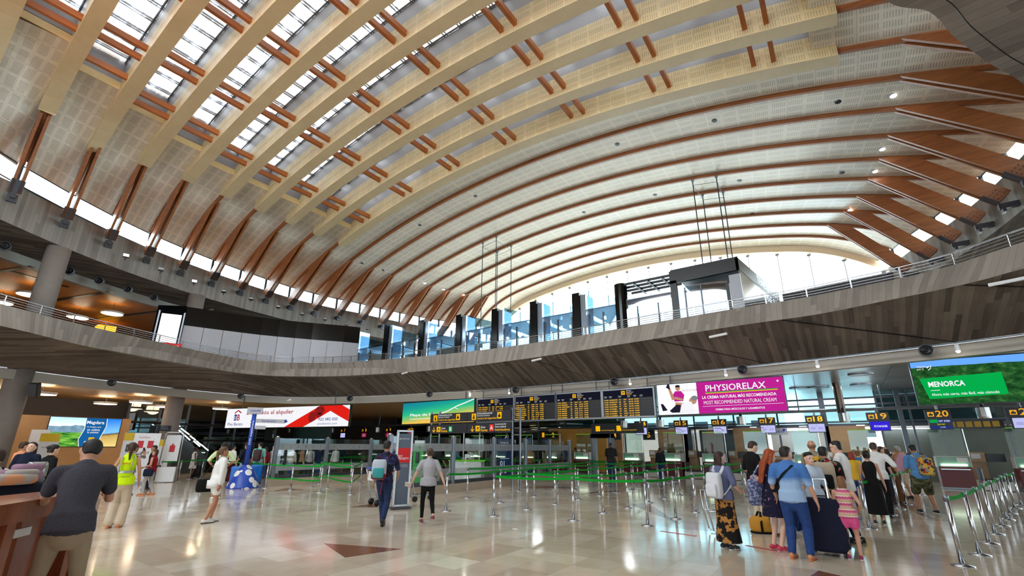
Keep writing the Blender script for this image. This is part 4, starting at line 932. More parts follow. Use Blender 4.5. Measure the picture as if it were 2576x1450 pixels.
# magenta cream advertisement: two panels side by side
MAG = glow('screen_magenta', (196, 36, 150), .95)
def f_photo(n, u, v): return n.mix(n.noise(n.comb(u, v), 4.), lin((206, 226, 230)), lin((232, 242, 244)))
r, P, W, H = screen('advertising_screen', 'advertising screen with a magenta text panel and a massage photo on its left half', *boxT(-6.16, -1.55, 2.95, 4.17), depth=.16, hang=4.6, face=m_pic('photo_picture', 1.7, 1.2, f_photo))
X = W*.37
m = MB(); P.shape(m, [(X*.93, 0), (W, 0), (W, H), (X*.93, H)], .005); m.build('magenta_panel', MAG, r)
m = MB(); P.text(m, 'PHYSIORELAX', X+.22, H*.69, W*.46, H*.2, .009, .012); P.text(m, 'LA CREMA NATURAL MÁS RECOMENDADA', X+.06, H*.455, W*.56, H*.12, .009, .02); P.text(m, 'MOST RECOMMENDED NATURAL CREAM', X+.10, H*.28, W*.545, H*.11, .009); P.line(m, [(X+.05, H*.22), (W-.08, H*.22)], .012, .009); P.text(m, 'CREMA PARA MÚSCULOS Y LIGAMENTOS', X+.5, H*.08, W*.37, H*.075, .009, .02); P.disc(m, W*.965, H*.88, .035, .009, 14); m.build('lettering', LW, r)
m = MB(); P.rect(m, X+.2, H*.645, W-.2, H*.67, .009); m.build('green_stripe', GREENS, r); m = MB(); P.rect(m, X+.2, H*.615, W-.2, H*.64, .009); m.build('yellow_stripe', YEL, r)
m = MB(); P.text(m, 'PHYSIOTHER', X*.6, H*.72, X*.34, H*.08, .006); m.build('lettering', LDR, r)
m = MB(); P.shape(m, [(X*.4, H*.42), (X*.36, H*.62), (X*.43, H*.76), (X*.57, H*.76), (X*.64, H*.62), (X*.6, H*.42)], .006); m.build('magenta_shirt', MAG, r)
m = MB(); P.disc(m, X*.5, H*.86, .1, .007, 16, .12); P.shape(m, [(X*.25, H*.95), (X*.3, H*.97), (X*.42, H*.5), (X*.34, H*.46)], .006); P.shape(m, [(X*.4, H*.5), (X*.42, H*.58), (X*.6, H*.5), (X*.58, H*.43)], .008); P.shape(m, [(X*.4, H*.3), (X*.42, H*.4), (X*.62, H*.36), (X*.6, H*.1), (X*.45, H*.1)], .0065); m.build('therapist_picture', SKIN_S, r); m = MB(); P.disc(m, X*.82, H*.42, .15, .007, 18, .14); m.build('patient_picture', SKIN_S, r)
m = MB(); P.shape(m, [(X*.5, H*.06), (X*.56, H*.34), (X*.78, H*.4), (X*.84, H*.2), (X*.8, H*.06)], .0075); P.shape(m, [(X*.02, H*.02), (X*.93, H*.02), (X*.93, H*.16), (X*.5, H*.12)], .0062); m.build('white_cloth', LW, r)
m = MB(); P.disc(m, X*.86, H*.5, .13, .0085, 16, .1); m.build('grey_hair', glow('screen_grey', (140, 146, 150), .8), r)
m = MB(); P.disc(m, X*.5, H*.92, .1, .0085, 14, .05); P.shape(m, [(X*.1, H*.12), (X*.06, H*.36), (X*.12, H*.36), (X*.22, H*.14)], .008); P.shape(m, [(X*.22, H*.9), (X*.26, H*1.), (X*.31, H*1.), (X*.32, H*.82)], .0085); P.shape(m, [(X*.26, H*.12), (X*.44, H*.32), (X*.54, H*.3), (X*.5, H*.06), (X*.32, H*.06)], .0078); m.build('dark_cloth', glow('screen_dark', (46, 44, 64), .6), r)
# green-banded coast screen on the right
def f_coast(n, u, v):
    nz = n.noise(n.comb(n.math('MULTIPLY', u, 2.6), v), 9., 6., .65); f = n.ramp(nz, [(.3, (8, 28, 14)), (.55, (30, 74, 34)), (.75, (76, 116, 56))])
    hz = n.math('SUBTRACT', n.math('MULTIPLY_ADD', n.noise(n.comb(u), 3.), .1, v), .9); sky = n.mix(n.math('GREATER_THAN', hz, 0.), f, lin((86, 140, 220)))
    b = n.math('SUBTRACT', n.math('MULTIPLY_ADD', u, -.95, v), n.math('MULTIPLY_ADD', n.noise(n.comb(u, v), 3.), .2, -.56)); c = n.mix(n.math('LESS_THAN', b, 0.), sky, lin((222, 200, 166)))
    return n.mix(n.math('LESS_THAN', b, -.22), c, lin((60, 186, 206)))
r, P, W, H = screen('advertising_screen', 'advertising screen with a wooded bay and a bright green text panel, at the right edge', *boxT(2.06, 7.2, 2.98, 4.33), depth=.16, hang=4.6, face=m_pic('coast_picture', 5, 1.35, f_coast))
m = MB(); P.shape(m, [(.27, .16), (2.02, .22), (2.0, .86), (.14, .80)], .005); m.build('green_panel', glow('screen_green', (6, 178, 78), .95), r)
m = MB(); P.text(m, 'MENORCA', .32, .52, .84, .17, .009, .03); P.line(m, [(.34, .42), (.56, .42)], .02); P.text(m, 'Ahora más cerca, más fácil, más cómodo', .34, .24, 1.5, .095, .009, .012); P.text(m, 'Volamos', .14, 1.14, .24, .07, .009); P.text(m, 'por ti', .14, 1.05, .16, .08, .009); P.line(m, [(.40, 1.05), (.47, 1.10), (.49, 1.2)], .018); P.line(m, [(.38, 1.12), (.44, 1.17)], .03); m.build('lettering', LW, r)
# landscape screen on the tan wall
def f_land(n, u, v):
    nz = n.noise(n.comb(n.math('MULTIPLY', u, 3.), v), 4., 5.)
    fld = n.ramp(n.noise(n.comb(n.math('MULTIPLY', u, 2.), n.math('MULTIPLY', v, 5.)), 3., 5.), [(.3, (16, 56, 26)), (.5, (70, 138, 44)), (.7, (150, 190, 80))])
    mtn = n.mix(nz, lin((46, 82, 104)), lin((140, 168, 186))); sky = n.mix(n.math('MULTIPLY_ADD', v, 2., -1.1), lin((232, 238, 242)), lin((150, 196, 230)))
    c = n.mix(n.math('GREATER_THAN', v, n.math('MULTIPLY_ADD', n.noise(n.comb(u, 0.), 4., 4.), .3, .55)), mtn, sky); c = n.mix(n.math('LESS_THAN', v, n.math('MULTIPLY_ADD', nz, .12, .42)), c, fld)
    s = n.ramp(n.math('MULTIPLY_ADD', nz, .12, n.math('MULTIPLY_ADD', u, -.25, n.math('ADD', v, .18))), [(0., (206, 184, 112)), (.42, (170, 140, 74)), (.48, (84, 72, 52)), (.52, (110, 170, 226)), (1., (30, 110, 200))])
    return n.mix(n.math('GREATER_THAN', n.math('MULTIPLY_ADD', n.math('SINE', n.math('MULTIPLY', v, 4.)), .04, u), .72), c, s)
bl, br = V((-33.05, 5.95, 1.6)), V((-33.05, 8.85, 1.6))
r, P, W, H = screen('advertising_screen', 'landscape advertising screen of green hills on the tan wall at the left', bl, br, V((br.x, br.y, 3.06)), V((bl.x, bl.y, 3.06)), .1, None, face=m_pic('landscape_picture', 2.9, 1.45, f_land))
m = MB(); P.shape(m, [(W*.47, 0), (W*.44, H*.25), (W*.49, H*.6), (W*.48, H), (W*.78, H), (W*.79, H*.7), (W*.74, H*.3), (W*.76, 0)], .005); m.build('blue_band', glow('screen_deep_blue', (30, 110, 180), .8), r)
m = MB(); P.text(m, 'Magdara', W*.5, H*.76, W*.25, H*.15, .009, .02); P.text(m, 'la lengua que', W*.52, H*.65, W*.2, H*.07, .009); P.text(m, 'se cultiva', W*.53, H*.55, W*.18, H*.08, .009, .01); P.text(m, 'la patata', W*.54, H*.45, W*.16, H*.08, .009, .01); P.text(m, 'PLATANOS', W*.53, H*.13, W*.18, H*.06, .009, .02)
P.line(m, [(W*.47, 0), (W*.44, H*.25), (W*.49, H*.6), (W*.48, H)], .03, .007); P.line(m, [(W*.76, 0), (W*.74, H*.3), (W*.79, H*.7), (W*.78, H)], .03, .007); m.build('lettering', LW, r)
m = MB(); P.slab(m, W*.58, H*.2, W*.66, H*.32, .004, .008); m.build('logo', YEL, r)
# check-in number signs on their truss
TT = 27.0; ZT = 3.25
tr_ = thing('sign_truss', 'long grey steel tube carrying the check-in number signs', 'truss', (-14, TT, 3.4))
MB().tube([(-44, TT+.1, 3.42), (9, TT+.1, 3.42)], .075, 8).build('tube', ALU, tr_); m = MB()
for i in range(15): p = V((-38+3.3*i, TT+.1, 3.45)); m.cyl(p, (p.x, p.y, 4.72), .025, None, 6)
m.build('hanger', STEELD, tr_)
DES = {1: 'p', 2: 'v', 3: 'c', 4: 'k', 5: 'c', 6: 'k', 7: 'w', 8: 'c', 9: 'c', 10: 'c', 14: 'w', 15: 'w', 16: 'w', 17: 'w', 18: 'w', 19: 'b', 20: 'j', 21: 'w'}
SX = {1: 536, 2: 580, 3: 640, 4: 692, 5: 750, 6: 803, 7: 864, 8: 917, 9: 978, 10: 1033, 14: 1611, 15: 1711, 16: 1807, 17: 1927, 18: 2048, 19: 2205, 20: 2356, 21: 2566}
SY = {1: 1085, 2: 1084, 3: 1084, 4: 1082, 5: 1082, 6: 1081, 7: 1079, 8: 1078, 9: 1077, 10: 1076, 14: 1060, 15: 1058, 16: 1055, 17: 1051, 18: 1046, 19: 1038, 20: 1031, 21: 1025}
LAV = glow('screen_lavender', (196, 198, 250), .95); PUR = glow('screen_purple', (74, 40, 170), .9); LIM = glow('screen_lime', (190, 205, 20), .9); MAR = glow('screen_maroon', (134, 14, 50), .8); RBL = glow('screen_royal', (58, 44, 226), .9)
PINK = glow('screen_pink_text', (240, 170, 230), .9); AMB2 = mat('sign_amber_paint', (226, 160, 20), .5, 0, .02, 1, .5)
def sign_board(no):
    c = atz(SX[no], SY[no], ZT); w = .82; x0 = V((c.x-w/2, c.y, ZT-.38)); P = Plane(x0, (1, 0, 0)); k = DES[no]
    lab = {'p': 'showing a purple and lime screen', 'v': 'showing a white screen with purple edge', 'c': 'showing a dark red closed screen', 'k': 'showing a white and lime check-in screen', 'w': 'showing a pale lavender screen', 'b': 'showing a royal blue airline screen', 'j': 'showing a flight to Jerez'}[k]
    r = thing('desk_sign', 'black check-in sign numbered %d, %s' % (no, lab), 'sign', c, 0, 'check-in number signs')
    m = MB(); P.slab(m, 0, 0, w, .38, -.12, 0); P.slab(m, .06, -.44, w-.02, .0, -.16, .01); m.build('housing', SGB, r)
    m = MB(); m.cyl((c.x, c.y+.05, ZT), (c.x, c.y+.08, 3.42), .05, .05, 8); m.build('bracket', ALU, r)
    m = MB(); P.text(m, str(no), w-.08, .08, .2*len(str(no)), .26, .006, .012, 'r'); P.slab(m, .08, .1, .28, .28, .003, .006); m.build('numeral', AMB2, r)
    m = MB(); P.shape(m, [(.11, .13), (.25, .13), (.25, .21), (.2, .21), (.2, .25), (.16, .25), (.16, .21), (.11, .21)], .009); m.build('icon', SGB, r)
    Q = Plane(P.p(.09, -.41, .012), (1, 0, 0)); sw, sh = w-.14, .38; face = {'p': PUR, 'v': LAV, 'c': MAR, 'k': LAV, 'w': LAV, 'b': RBL, 'j': glow('screen_navy', (40, 60, 130), .8)}[k]
    m = MB(); Q.rect(m, 0, 0, sw, sh, 0); m.build('display', face, r)
    m = MB()
    if k == 'p': Q.text(m, 'VOLOTEA', .06, .2, sw-.12, .08, .004)
    if k == 'c': Q.text(m, 'CERRADO', .12, .18, sw-.24, .08, .004, .01); Q.text(m, 'CLOSED', .14, .07, sw-.28, .08, .004, .01); Q.text(m, 'Iberia', .22, .31, .2, .03, .004)
    if k == 'b': Q.text(m, 'RYANAIR', .13, .13, sw-.2, .09, .004, .015)
    if k == 'j': Q.text(m, 'NT 5750', .3, .28, sw-.34, .07, .004, .01); Q.text(m, '16:00', .3, .05, .16, .04, .004)
    if m.v: m.build('lettering', PINK if k == 'c' else LW, r)
    if k in 'pk': m = MB(); Q.rect(m, 0, 0, sw, .13, .003); m.build('lime_band', LIM, r)
    if k == 'k': m = MB(); Q.text(m, 'CHECK-IN', .06, .22, sw-.2, .09, .004); m.build('lettering', LBL, r)
    if k == 'v': m = MB(); Q.rect(m, 0, 0, sw, .08, .003); m.build('purple_band', PUR, r); m = MB(); Q.rect(m, .2, .12, .5, .22, .003); m.build('lime_band', LIM, r)
    if k == 'w':
        m = MB()
        for a in (.08, .4): [Q.rect(m, a, .2-.04*j, a+.2, .215-.04*j, .003) for j in range(3)]
        Q.disc(m, sw*.5, .31, .02, .003, 8); m.build('lettering', glow('screen_grey_text', (140, 140, 200), .8), r)
    if k == 'j':
        m = MB(); Q.rect(m, 0, .12, sw, .24, .003); m.build('black_band', SGB, r); m = MB(); Q.text(m, 'Jerez', .22, .14, .24, .09, .006, .015); m.build('lettering', LIM, r); m = MB(); Q.rect(m, 0, .25, .26, sh, .003); m.build('green_logo', GREENS, r)
for no in SX: sign_board(no)
DRUMM = mat('steel_drum', (180, 180, 176), .25, .9, .1, 6.)
for i, (x, y) in enumerate([(1569, 1059), (1660, 1057), (1863, 1049), (2121, 1040), (2470, 1026), (614, 1083), (728, 1079), (836, 1078), (950, 1076), (1080, 1073)]):
    p = att(x, y, 26.2); r = thing('vent_drum', 'shiny round air outlet drum hanging at the sign truss, %s' % (['between the boards and sign 14', 'just left of sign 15', 'just left of sign 17', 'right of sign 18', 'right of sign 20', 'right of sign 2', 'right of sign 4', 'left of sign 7', 'left of sign 9', 'right of sign 10'][i]), 'vent', p, 0, 'air outlet drums')
    MB().lathe([(.0, -.42), (.2, -.42), (.21, -.36), (.21, 0), (0, 0)], p, 18).build('drum', DRUMM, r); MB().tube([p, p+V((0, .1, .25)), p+V((.05, .2, 1.45))], .07, 8).build('pipe', STEELD, r)
# security gantry
gt = thing('security_sign', 'dark security control sign gantry with yellow pictograms on steel posts', 'sign', (-15, 17.5, 0)); TGt = 17.5
gx0, gx1 = -17.62, -12.46
for u in (gx0-.05, gx0+.55, gx1-.02, gx1+.42): MB().cyl((u, TGt+.15, .0), (u, TGt+.15, 3.42), .045, None, 10).build('post', ALU, gt)
m = MB()
for z in (3.36, 3.1, 2.84, 2.5, 2.2): m.cyl((gx1-.02, TGt+.15, z), (gx1+.42, TGt+.15, z), .03, None, 8)
m.build('rung', STEEL, gt)
GP = mat('gantry_grey', (44, 45, 52), .4, 0, .04)
for q, (z0, z1) in enumerate(((2.86, 3.3), (2.31, 2.75))):
    P = Plane((gx0, TGt, z0), (1, 0, 0)); W = gx1-gx0; H = z1-z0; m = MB(); P.slab(m, 0, 0, W*.487, H, -.1, 0); P.slab(m, W*.493, 0, W, H, -.1, 0); m.build('panel', GP, gt)
    y_, w_, k_ = MB(), MB(), MB()
    for h_ in (0, 1):
        X = W*.5*h_
        if q == 0:
            P.slab(y_, X+.24, .06, X+.5, .36, .002, .006); P.slab(y_, X+1.8, .08, X+2.05, .38, .002, .006); P.disc(k_, X+.37, .28, .035, .009, 12); P.shape(k_, [(X+.31, .1), (X+.33, .24), (X+.41, .24), (X+.43, .1)], .009); P.disc(k_, X+1.92, .2, .07, .009, 12); P.shape(k_, [(X+1.9, .22), (X+1.9, .34), (X+1.94, .34), (X+1.94, .22)], .009)
            P.text(w_, 'Sicherheitskontrolle', X+.56, .31, .95, .1, .006); P.text(w_, 'Security Control', X+.56, .19, .78, .1, .006); P.text(y_, 'Control de Seguridad', X+.56, .05, 1.2, .11, .006, .012)
        else:
            P.line(y_, [(X+.3, .1), (X+.3, .32)], .035); P.line(y_, [(X+.2, .18), (X+.3, .06), (X+.4, .18)], .035); plane_icon(P, y_, k_, X+.5, .07, .26, .007)
            P.text(w_, 'Gates', X+.82, .21, .28, .1, .006); P.text(y_, 'Puertas', X+.82, .06, .42, .12, .006, .012)
    y_.build('lettering', YEL, gt); w_.build('lettering', WHT, gt)
    if q == 1: P.text(y_, '', 0, 0)
    if q == 1:
        m = MB(); P.slab(m, 1.33, .07, 1.57, .34, .002, .006); m.build('green_square', GREENS, gt); m = MB(); P.slab(m, W*.5+1.34, .07, W*.5+1.6, .37, .002, .006); m.build('red_square', REDS, gt)
        m = MB(); P.text(m, 'B', 1.38, .11, .14, .19, .009, .02); P.text(m, 'A', W*.5+1.38, .12, .18, .2, .009, .02); P.text(m, 'Inselverkehr', W*.5+1.68, .34, .66, .08, .006); P.text(m, 'Inter-island', W*.5+1.68, .22, .62, .09, .006); m.build('lettering', WHT, gt)
        m = MB(); P.text(m, 'Interinsulares', W*.5+1.68, .08, .85, .1, .006, .012); m.build('lettering', YEL, gt)
    k_.build('pictogram', SGB, gt)
# second security sign deeper in the hall, over the gates
P = Plane((-13.2, 27.4, 2.5), (1, 0, 0)); r = thing('security_sign', 'dark wide security sign with two yellow pictograms over the boarding card gates', 'sign', (-11.6, 27.4, 2.5)); m = MB(); P.slab(m, 0, 0, 3.4, .6, -.1, 0); m.build('panel', GP, r); m = MB()
for x in (.3, 1.7): P.slab(m, x, .14, x+.3, .46, .002, .006); P.text(m, 'Control de Seguridad', x+.36, .14, .9, .09, .006)
m.build('lettering', YEL, r)
for i, (no, x) in enumerate([(1, 1366), (2, 1391), (4, 1546), (5, 1631)]):
    p = att(x, 1095, 29.2); P = Plane((p.x-.2, 29.2, p.z-.2), (1, 0, 0)); r = thing('gate_sign', 'small black gate sign, %s from the left along the security gates' % ORD[i], 'sign', p); m = MB(); P.slab(m, -.15, -.1, .6, .5, -.06, 0); m.build('panel', SGB, r); m = MB(); P.text(m, str(no), .12, .04, .2, .32, .006, .015); m.build('numeral', AMB2, r)
ys = thing('pictogram_sign', 'row of small yellow pictograms on a dark strip right of the sign numbered 20', 'sign', att(2424, 1070, 28.2)); P = Plane(att(2388, 1077, 28.2), (1, 0, 0)); m = MB(); P.slab(m, -.05, -.04, 1.75, .32, -.05, 0); m.build('strip', SGB, ys); m = MB()
for i in range(6): P.rect(m, .28*i, .02, .28*i+.22, .26, .004)
m.build('pictogram', mat('dull_yellow', (190, 150, 40), .5), ys)
iv = thing('info_screen', 'small white and yellow information screen above the rear queue left of the blue signpost', 'screen', att(600, 1113, 24)); P = Plane(att(589, 1120, 24), (1, 0, 0)); m = MB(); P.slab(m, -.04, -.04, 1.24, .64, -.08, 0); m.build('housing', BLK, iv); m = MB(); P.rect(m, 0, 0, 1.2, .6, .003); m.build('display', LW, iv); m = MB(); P.rect(m, .5, .1, 1.1, .35, .006); m.build('yellow_band', YEL, iv); m = MB(); m.cyl(P.p(.6, -.04, -.05), V((P.p(.6, 0, -.05).x, P.p(.6, 0, -.05).y, 0)), .03, None, 8); m.build('pole', STEELD, iv)
# office name board
P = Plane(att(1931, 1095, 30.2), (1, 0, 0)); r = thing('office_sign', 'grey office name board with a blue drop logo under sign 17', 'sign', P.O); m = MB(); P.slab(m, 0, 0, 1.0, .36, -.05, 0); m.build('board', GREYP, r); m = MB(); P.text(m, 'groundforce', .12, .1, .72, .11, .005); P.disc(m, .84, .26, .07, .005, 14); m.build('lettering', LBL, r)

# ------------------------------------------------------------------ desks
REDB = mat('dark_red_desk', (98, 26, 28), .4, 0, .1); GRNP = glass('green_desk_glass', (150, 200, 176), .25); LTUBE = glow('desk_light', (240, 255, 225), 6.); OFFW = mat('off_white_desk', (206, 204, 198), .4); LGREEN = glow('lime_edge', (120, 200, 60), .7)
def desk(u, label, t=28.0):
    r = thing('checkin_desk', label, 'desk', (u, t, 0), 0, 'lit check-in desks')
    MB().box((u, t+.35, .5), (1.08, .7, .84)).build('body', REDB, r, bevel=.015); MB().box((u, t+.35, .05), (1.1, .66, .08)).build('kick', ALU, r)
    m = MB(); m.box((u, t-.01, .82), (.95, .03, .03)); m.build('grab_rail', STEEL, r)
    MB().box((u, t+.12, 1.13), (1.08, .04, .4)).build('front_glass', mat('green_back_panel', (112, 158, 138), .25), r)
    m = MB(); 
    for x in (-.56, .56): m.box((u+x, t+.3, 1.12), (.03, .5, .44))
    m.box((u, t+.3, 1.35), (1.15, .52, .03)); m.build('frame', OFFW, r)
    MB().cyl((u-.42, t+.06, 1.0), (u+.42, t+.06, 1.0), .035, None, 8).build('tube_lamp', LTUBE, r)
    MB().box((u+.3, t+.08, 1.2), (.36, .02, .2)).build('notice', WHITE, r)
    MB().box((u, t+.45, 1.95), (1.1, .015, 1.15)).build('screen_pane', glass('desk_screen_glass', (228, 240, 236), .1), r); MB().box((u, t+.45, 2.53), (1.1, .02, .03)).build('lime_edge', LGREEN, r)
    MB().tube([(u+.62, t+.5, .9), (u+.62, t+.5, 2.55), (u+.5, t+.45, 2.72), (u+.1, t+.4, 2.76)], .018, 6).box((u+.02, t+.4, 2.75), (.34, .1, .05)).build('arm_lamp', STEEL, r)
DU = [-10.9, -8.45, -6.2, -4.05, -1.75, .65, 3.65, 6.1]
DL = ['beside the security gate', 'below sign 15', 'below sign 16', 'below sign 17', 'below sign 18', 'below sign 19', 'below sign 20', 'below sign 21']
for u, l in zip(DU, DL): desk(u, 'dark red check-in desk with a glowing green glass front '+l)
for i, u in enumerate([-14.6, -17.1, -19.4, -21.6, -24.0, -26.4, -28.8, -31.4]): desk(u, 'dark red check-in desk far behind the glass partition, %s from the right' % ORD[i], 28.6)
for i, u in enumerate(DU[:-1]):
    x = (u+DU[i+1])/2; r = thing('baggage_belt', 'grey baggage scale with a dark belt right of the desk %s' % DL[i], 'baggage scale', (x, 28.3, 0), 0, 'baggage scales between the desks')
    MB().box((x, 28.6, .2), (.95, 1.3, .36)).build('body', OFFW, r, bevel=.02); MB().box((x, 28.6, .4), (.75, 1.3, .05)).build('belt', BLK, r); MB().box((x-.42, 28.5, .62), (.04, 1.0, .5)).build('side_plate', ALU, r)
    MB().box((x-.25, 29.4, 1.32), (.5, .5, .4)).box((x-.25, 29.5, .55), (.5, .4, 1.1)).build('cabinet', PLY, r); MB().box((x+.35, 29.4, 1.3), (.6, .3, .34)).build('monitor', BLK, r); MB().box((x-.3, 29.14, 1.36), (.3, .02, .2)).build('notice', WHITE, r)
# fire extinguisher and notices on the dark column
p = att(1789, 1125, 30.3); r = thing('fire_extinguisher', 'red fire extinguisher on the wall behind the desk below sign 16', 'extinguisher', p); MB().lathe([(0, -.3), (.09, -.28), (.09, .15), (.05, .22), (.03, .26), (0, .26)], p, 14).build('cylinder', mat('extinguisher_red', (150, 20, 24), .3), r); MB().tube([p+V((0, 0, .26)), p+V((.1, -.03, .2)), p+V((.12, -.03, -.1))], .015, 6).build('hose', BLK, r)
MB().box(p+V((0, .1, .8)), (.3, .02, .3)).build('notice', mat('extinguisher_red', (150, 20, 24), .3), r)

# ------------------------------------------------------------------ belt posts
BELT = mat('green_belt', (24, 150, 46), .9, 0., .08, 14., 0, .1); BELTD = BELT
PH = .975
def post_proto():
    r = thing('belt_post', 'x', 'queue post')
    MB().lathe([(0, 0), (.145, 0), (.145, .012), (.05, .03), (.035, .04), (0, .04)], (0, 0, 0), 24).build('base', STEEL, r, True, True)
    MB().lathe([(0, .03), (.032, .03), (.032, .9), (0, .9)], (0, 0, 0), 16).build('pole', STEEL, r, True, True)
    MB().lathe([(0, .89), (.036, .89), (.036, PH-.005), (.03, PH), (0, PH)], (0, 0, 0), 16).build('belt_head', ALU, r, True, True); return r
POSTS = {}; proto = post_proto()
def post(key, top, base=None):
    p = atz(*base) if base else atz(*top, PH); p.z = 0
    o = copy_tree(proto); o.location = p; POSTS[key] = o; o['group'] = 'steel belt posts of the check-in queue'; return o
PD = dict(A=((1121, 1192), (1122, 1287.5)), B=((1243, 1196), (1242, 1300)), C=((1440, 1202), (1443, 1311)), D=((1623, 1206), (1630, 1324)), E=((1696, 1199), (1701, 1306.5)), F=((1743, 1194), (1752, 1290)), G=((1177, 1179), (1175, 1254)), H=((1258, 1183), (1258, 1266)), I=((1324.5, 1190), (1326, 1283)), J=((1396, 1184), (1397, 1270)), K=((1304, 1171), (1304, 1236)), L=((1343, 1177), (1344, 1250)), M=((1403, 1165), (1403.5, 1224)), N=((1448, 1169), (1449, 1234.5)), O=((1454, 1179), (1456, 1258)), P=((1517, 1194), (1518.5, 1292)), Q=((1480, 1160), (1481, 1213.6)), R=((1506, 1176), (1508, 1248)), S=((1527.5, 1163), (1529, 1221)), T=((1542, 1158), (1543.5, 1206)), U=((1550, 1172), (1552, 1240)), V=((1575, 1188), (1580, 1279)), W=((1589, 1168.5), (1591, 1233)), X=((1593, 1162), (1594.5, 1217)), Y=((1619, 1158), (1620, 1207)), Z=((1622, 1166.5), (1624, 1228)), AA=((1628, 1183), (1634, 1266)), AB=((1654, 1163), (1657, 1219.5)), AC=((1670, 1177.5), (1673, 1255.5)), AD=((1679, 1161), (1681.5, 1215.5)), AE=((1700, 1160), (1702, 1213)), AF=((1706.5, 1175), (1711.5, 1246.7)), AG=((1738, 1170.6), (1743, 1237)), AH=((1768.5, 1169), (1773.5, 1231.8)), AI=((1795, 1164), (1799, 1222)), AJ=((1796, 1187), (1803, 1272)), AK=((1861, 1165), None), AL=((1873, 1178), (1879, 1253.5)),
  RA=((2172, 1211), (2187.5, 1331)), RB=((2227, 1197), (2241, 1295.6)), RC=((2249, 1192), (2263, 1281.6)), RD=((2268, 1186), (2281, 1270)), RE=((2306, 1170), (2316, 1246)), 
  FA=((2390, 1250), (2422, 1425)), FB_=((2423, 1236), None), FC=((2450, 1225), None), FD=((2469, 1216), None), FE=((2488, 1208), None), FF=((2504, 1202), None), FG=((2514, 1196), None), FH=((2528, 1191), None), FI=((2545, 1188), None),
  LA=((676, 1167), (667, 1229)), LB=((735, 1170), (730.5, 1234)), LC=((787, 1168), (783, 1225.5)), LD=((810, 1172), (804.5, 1240)), LE=((827, 1169), (823, 1229)), LF=((883, 1168), (882, 1245.5)), LG=((884, 1164), (880, 1224)), LH=((910.5, 1164), (906.6, 1216.4)), LI=((806, 1163), (802.5, 1218)),
  KA=((453, 1163), (447, 1212)), KB=((480, 1162), (476, 1206)), KC=((506, 1166), (504, 1204)), KD=((570, 1162), (564, 1212)), KE=((404, 1164), (398, 1215)))
RN = {'A': 'nearest', 'L': 'left', 'K': 'far left', 'R': 'right', 'F': 'far right'}
LABELS = {}
def lab_rows():
    rows = {'nearest belt row on the open floor': ['A', 'B', 'C', 'D', 'E', 'F', 'AJ', 'AL'], 'second belt row from the front': ['I', 'P', 'V', 'AA', 'AC', 'AF', 'AG', 'AH', 'AI'], 'third belt row from the front': ['H', 'J', 'O', 'R', 'U', 'W', 'Z'], 'fourth belt row from the front': ['G', 'L', 'N', 'S', 'X', 'AB', 'AD', 'AE', 'AK'], 'rear belt row along the glass partition': ['K', 'M', 'Q', 'T', 'Y'],
            'row beside the queue of travellers at the right': ['RA', 'RB', 'RC', 'RD', 'RE'], 'row along the right edge of the hall': ['FA', 'FB_', 'FC', 'FD', 'FE', 'FF', 'FG', 'FH', 'FI'], 'double belt row in front of the left partition': ['LA', 'LB', 'LD', 'LF', 'LC', 'LE', 'LI', 'LG', 'LH'], 'row behind the woman in white': ['KE', 'KA', 'KB', 'KC', 'KD']}
    for rn, ks in rows.items():
        for i, k in enumerate(ks): LABELS[k] = 'steel belt post, %s of the %s' % (ORD[i], rn)
lab_rows()
for k, (a, b) in PD.items():
    o = post(k, a, b); o['label'] = LABELS[k]
hide_proto(proto)
def belt(a, b, z=.935, sag=.03):
    pa, pb = POSTS[a].location, POSTS[b].location; d = (pb-pa); d.z = 0
    if d.length < .05: return
    x = d.normalized(); n = V((-x.y, x.x, 0))*.003; pts = [pa+d*(i/6)+V((0, 0, z-sag*(1-(2*i/6-1)**2))) for i in range(7)]; h = V((0, 0, .028))
    pts[0] += x*.035; pts[-1] -= x*.035
    rings = [[p-n-h, p+n-h, p+n+h, p-n+h] for p in pts]; o = MB().loft(rings).build('belt', BELT, None); r = POSTS[a]; o.parent = r; o.matrix_parent_inverse = Matrix.Translation(pa).inverted()
def chain(s, **k):
    s = s.split()
    for a, b in zip(s, s[1:]): belt(a, b, **k)
chain('B C D E F AJ AL'); chain('A H L N S X Y'); chain('G K M Q T'); chain('B I J O R U W Z AB AD AE'); chain('P V AA AC AF AG AH AI AK'); chain('RA RB RC RD RE'); chain('FA FB_ FC FD FE FF FG FH FI'); chain('P I')
chain('LA LB LD'); chain('LC LE LF LH'); chain('LI LG'); chain('LA LB LD', z=.42); chain('LC LE LF LH', z=.42); chain('LI LG', z=.42); chain('KE KA KB KC KD LA')
# more queue lanes behind the partitions: shared posts, one label per lane
proto = post_proto(); n0 = 0
for rw, (t, ua, ub, nn) in enumerate([(20.8, -30.5, -22, 5), (23.4, -33, -14.6, 9), (25.6, -35, -14.6, 9), (22.6, -18.6, -14.2, 3), (25.4, -12.4, -9.6, 3)]):
    prev = None
    for i in range(nn):
        o = copy_tree(proto); o.location = (ua+(ub-ua)*i/(nn-1), t, 0); key = 'Z%d_%d' % (rw, i); POSTS[key] = o; o['group'] = 'steel belt posts of the rear lanes'
        o['label'] = 'steel belt post, %s from the left in the %s rear lane behind the glass partitions' % (ORD[i], ORD[rw])
        if prev: belt(prev, key); belt(prev, key, .5) if rw < 4 else None
        prev = key
hide_proto(proto)
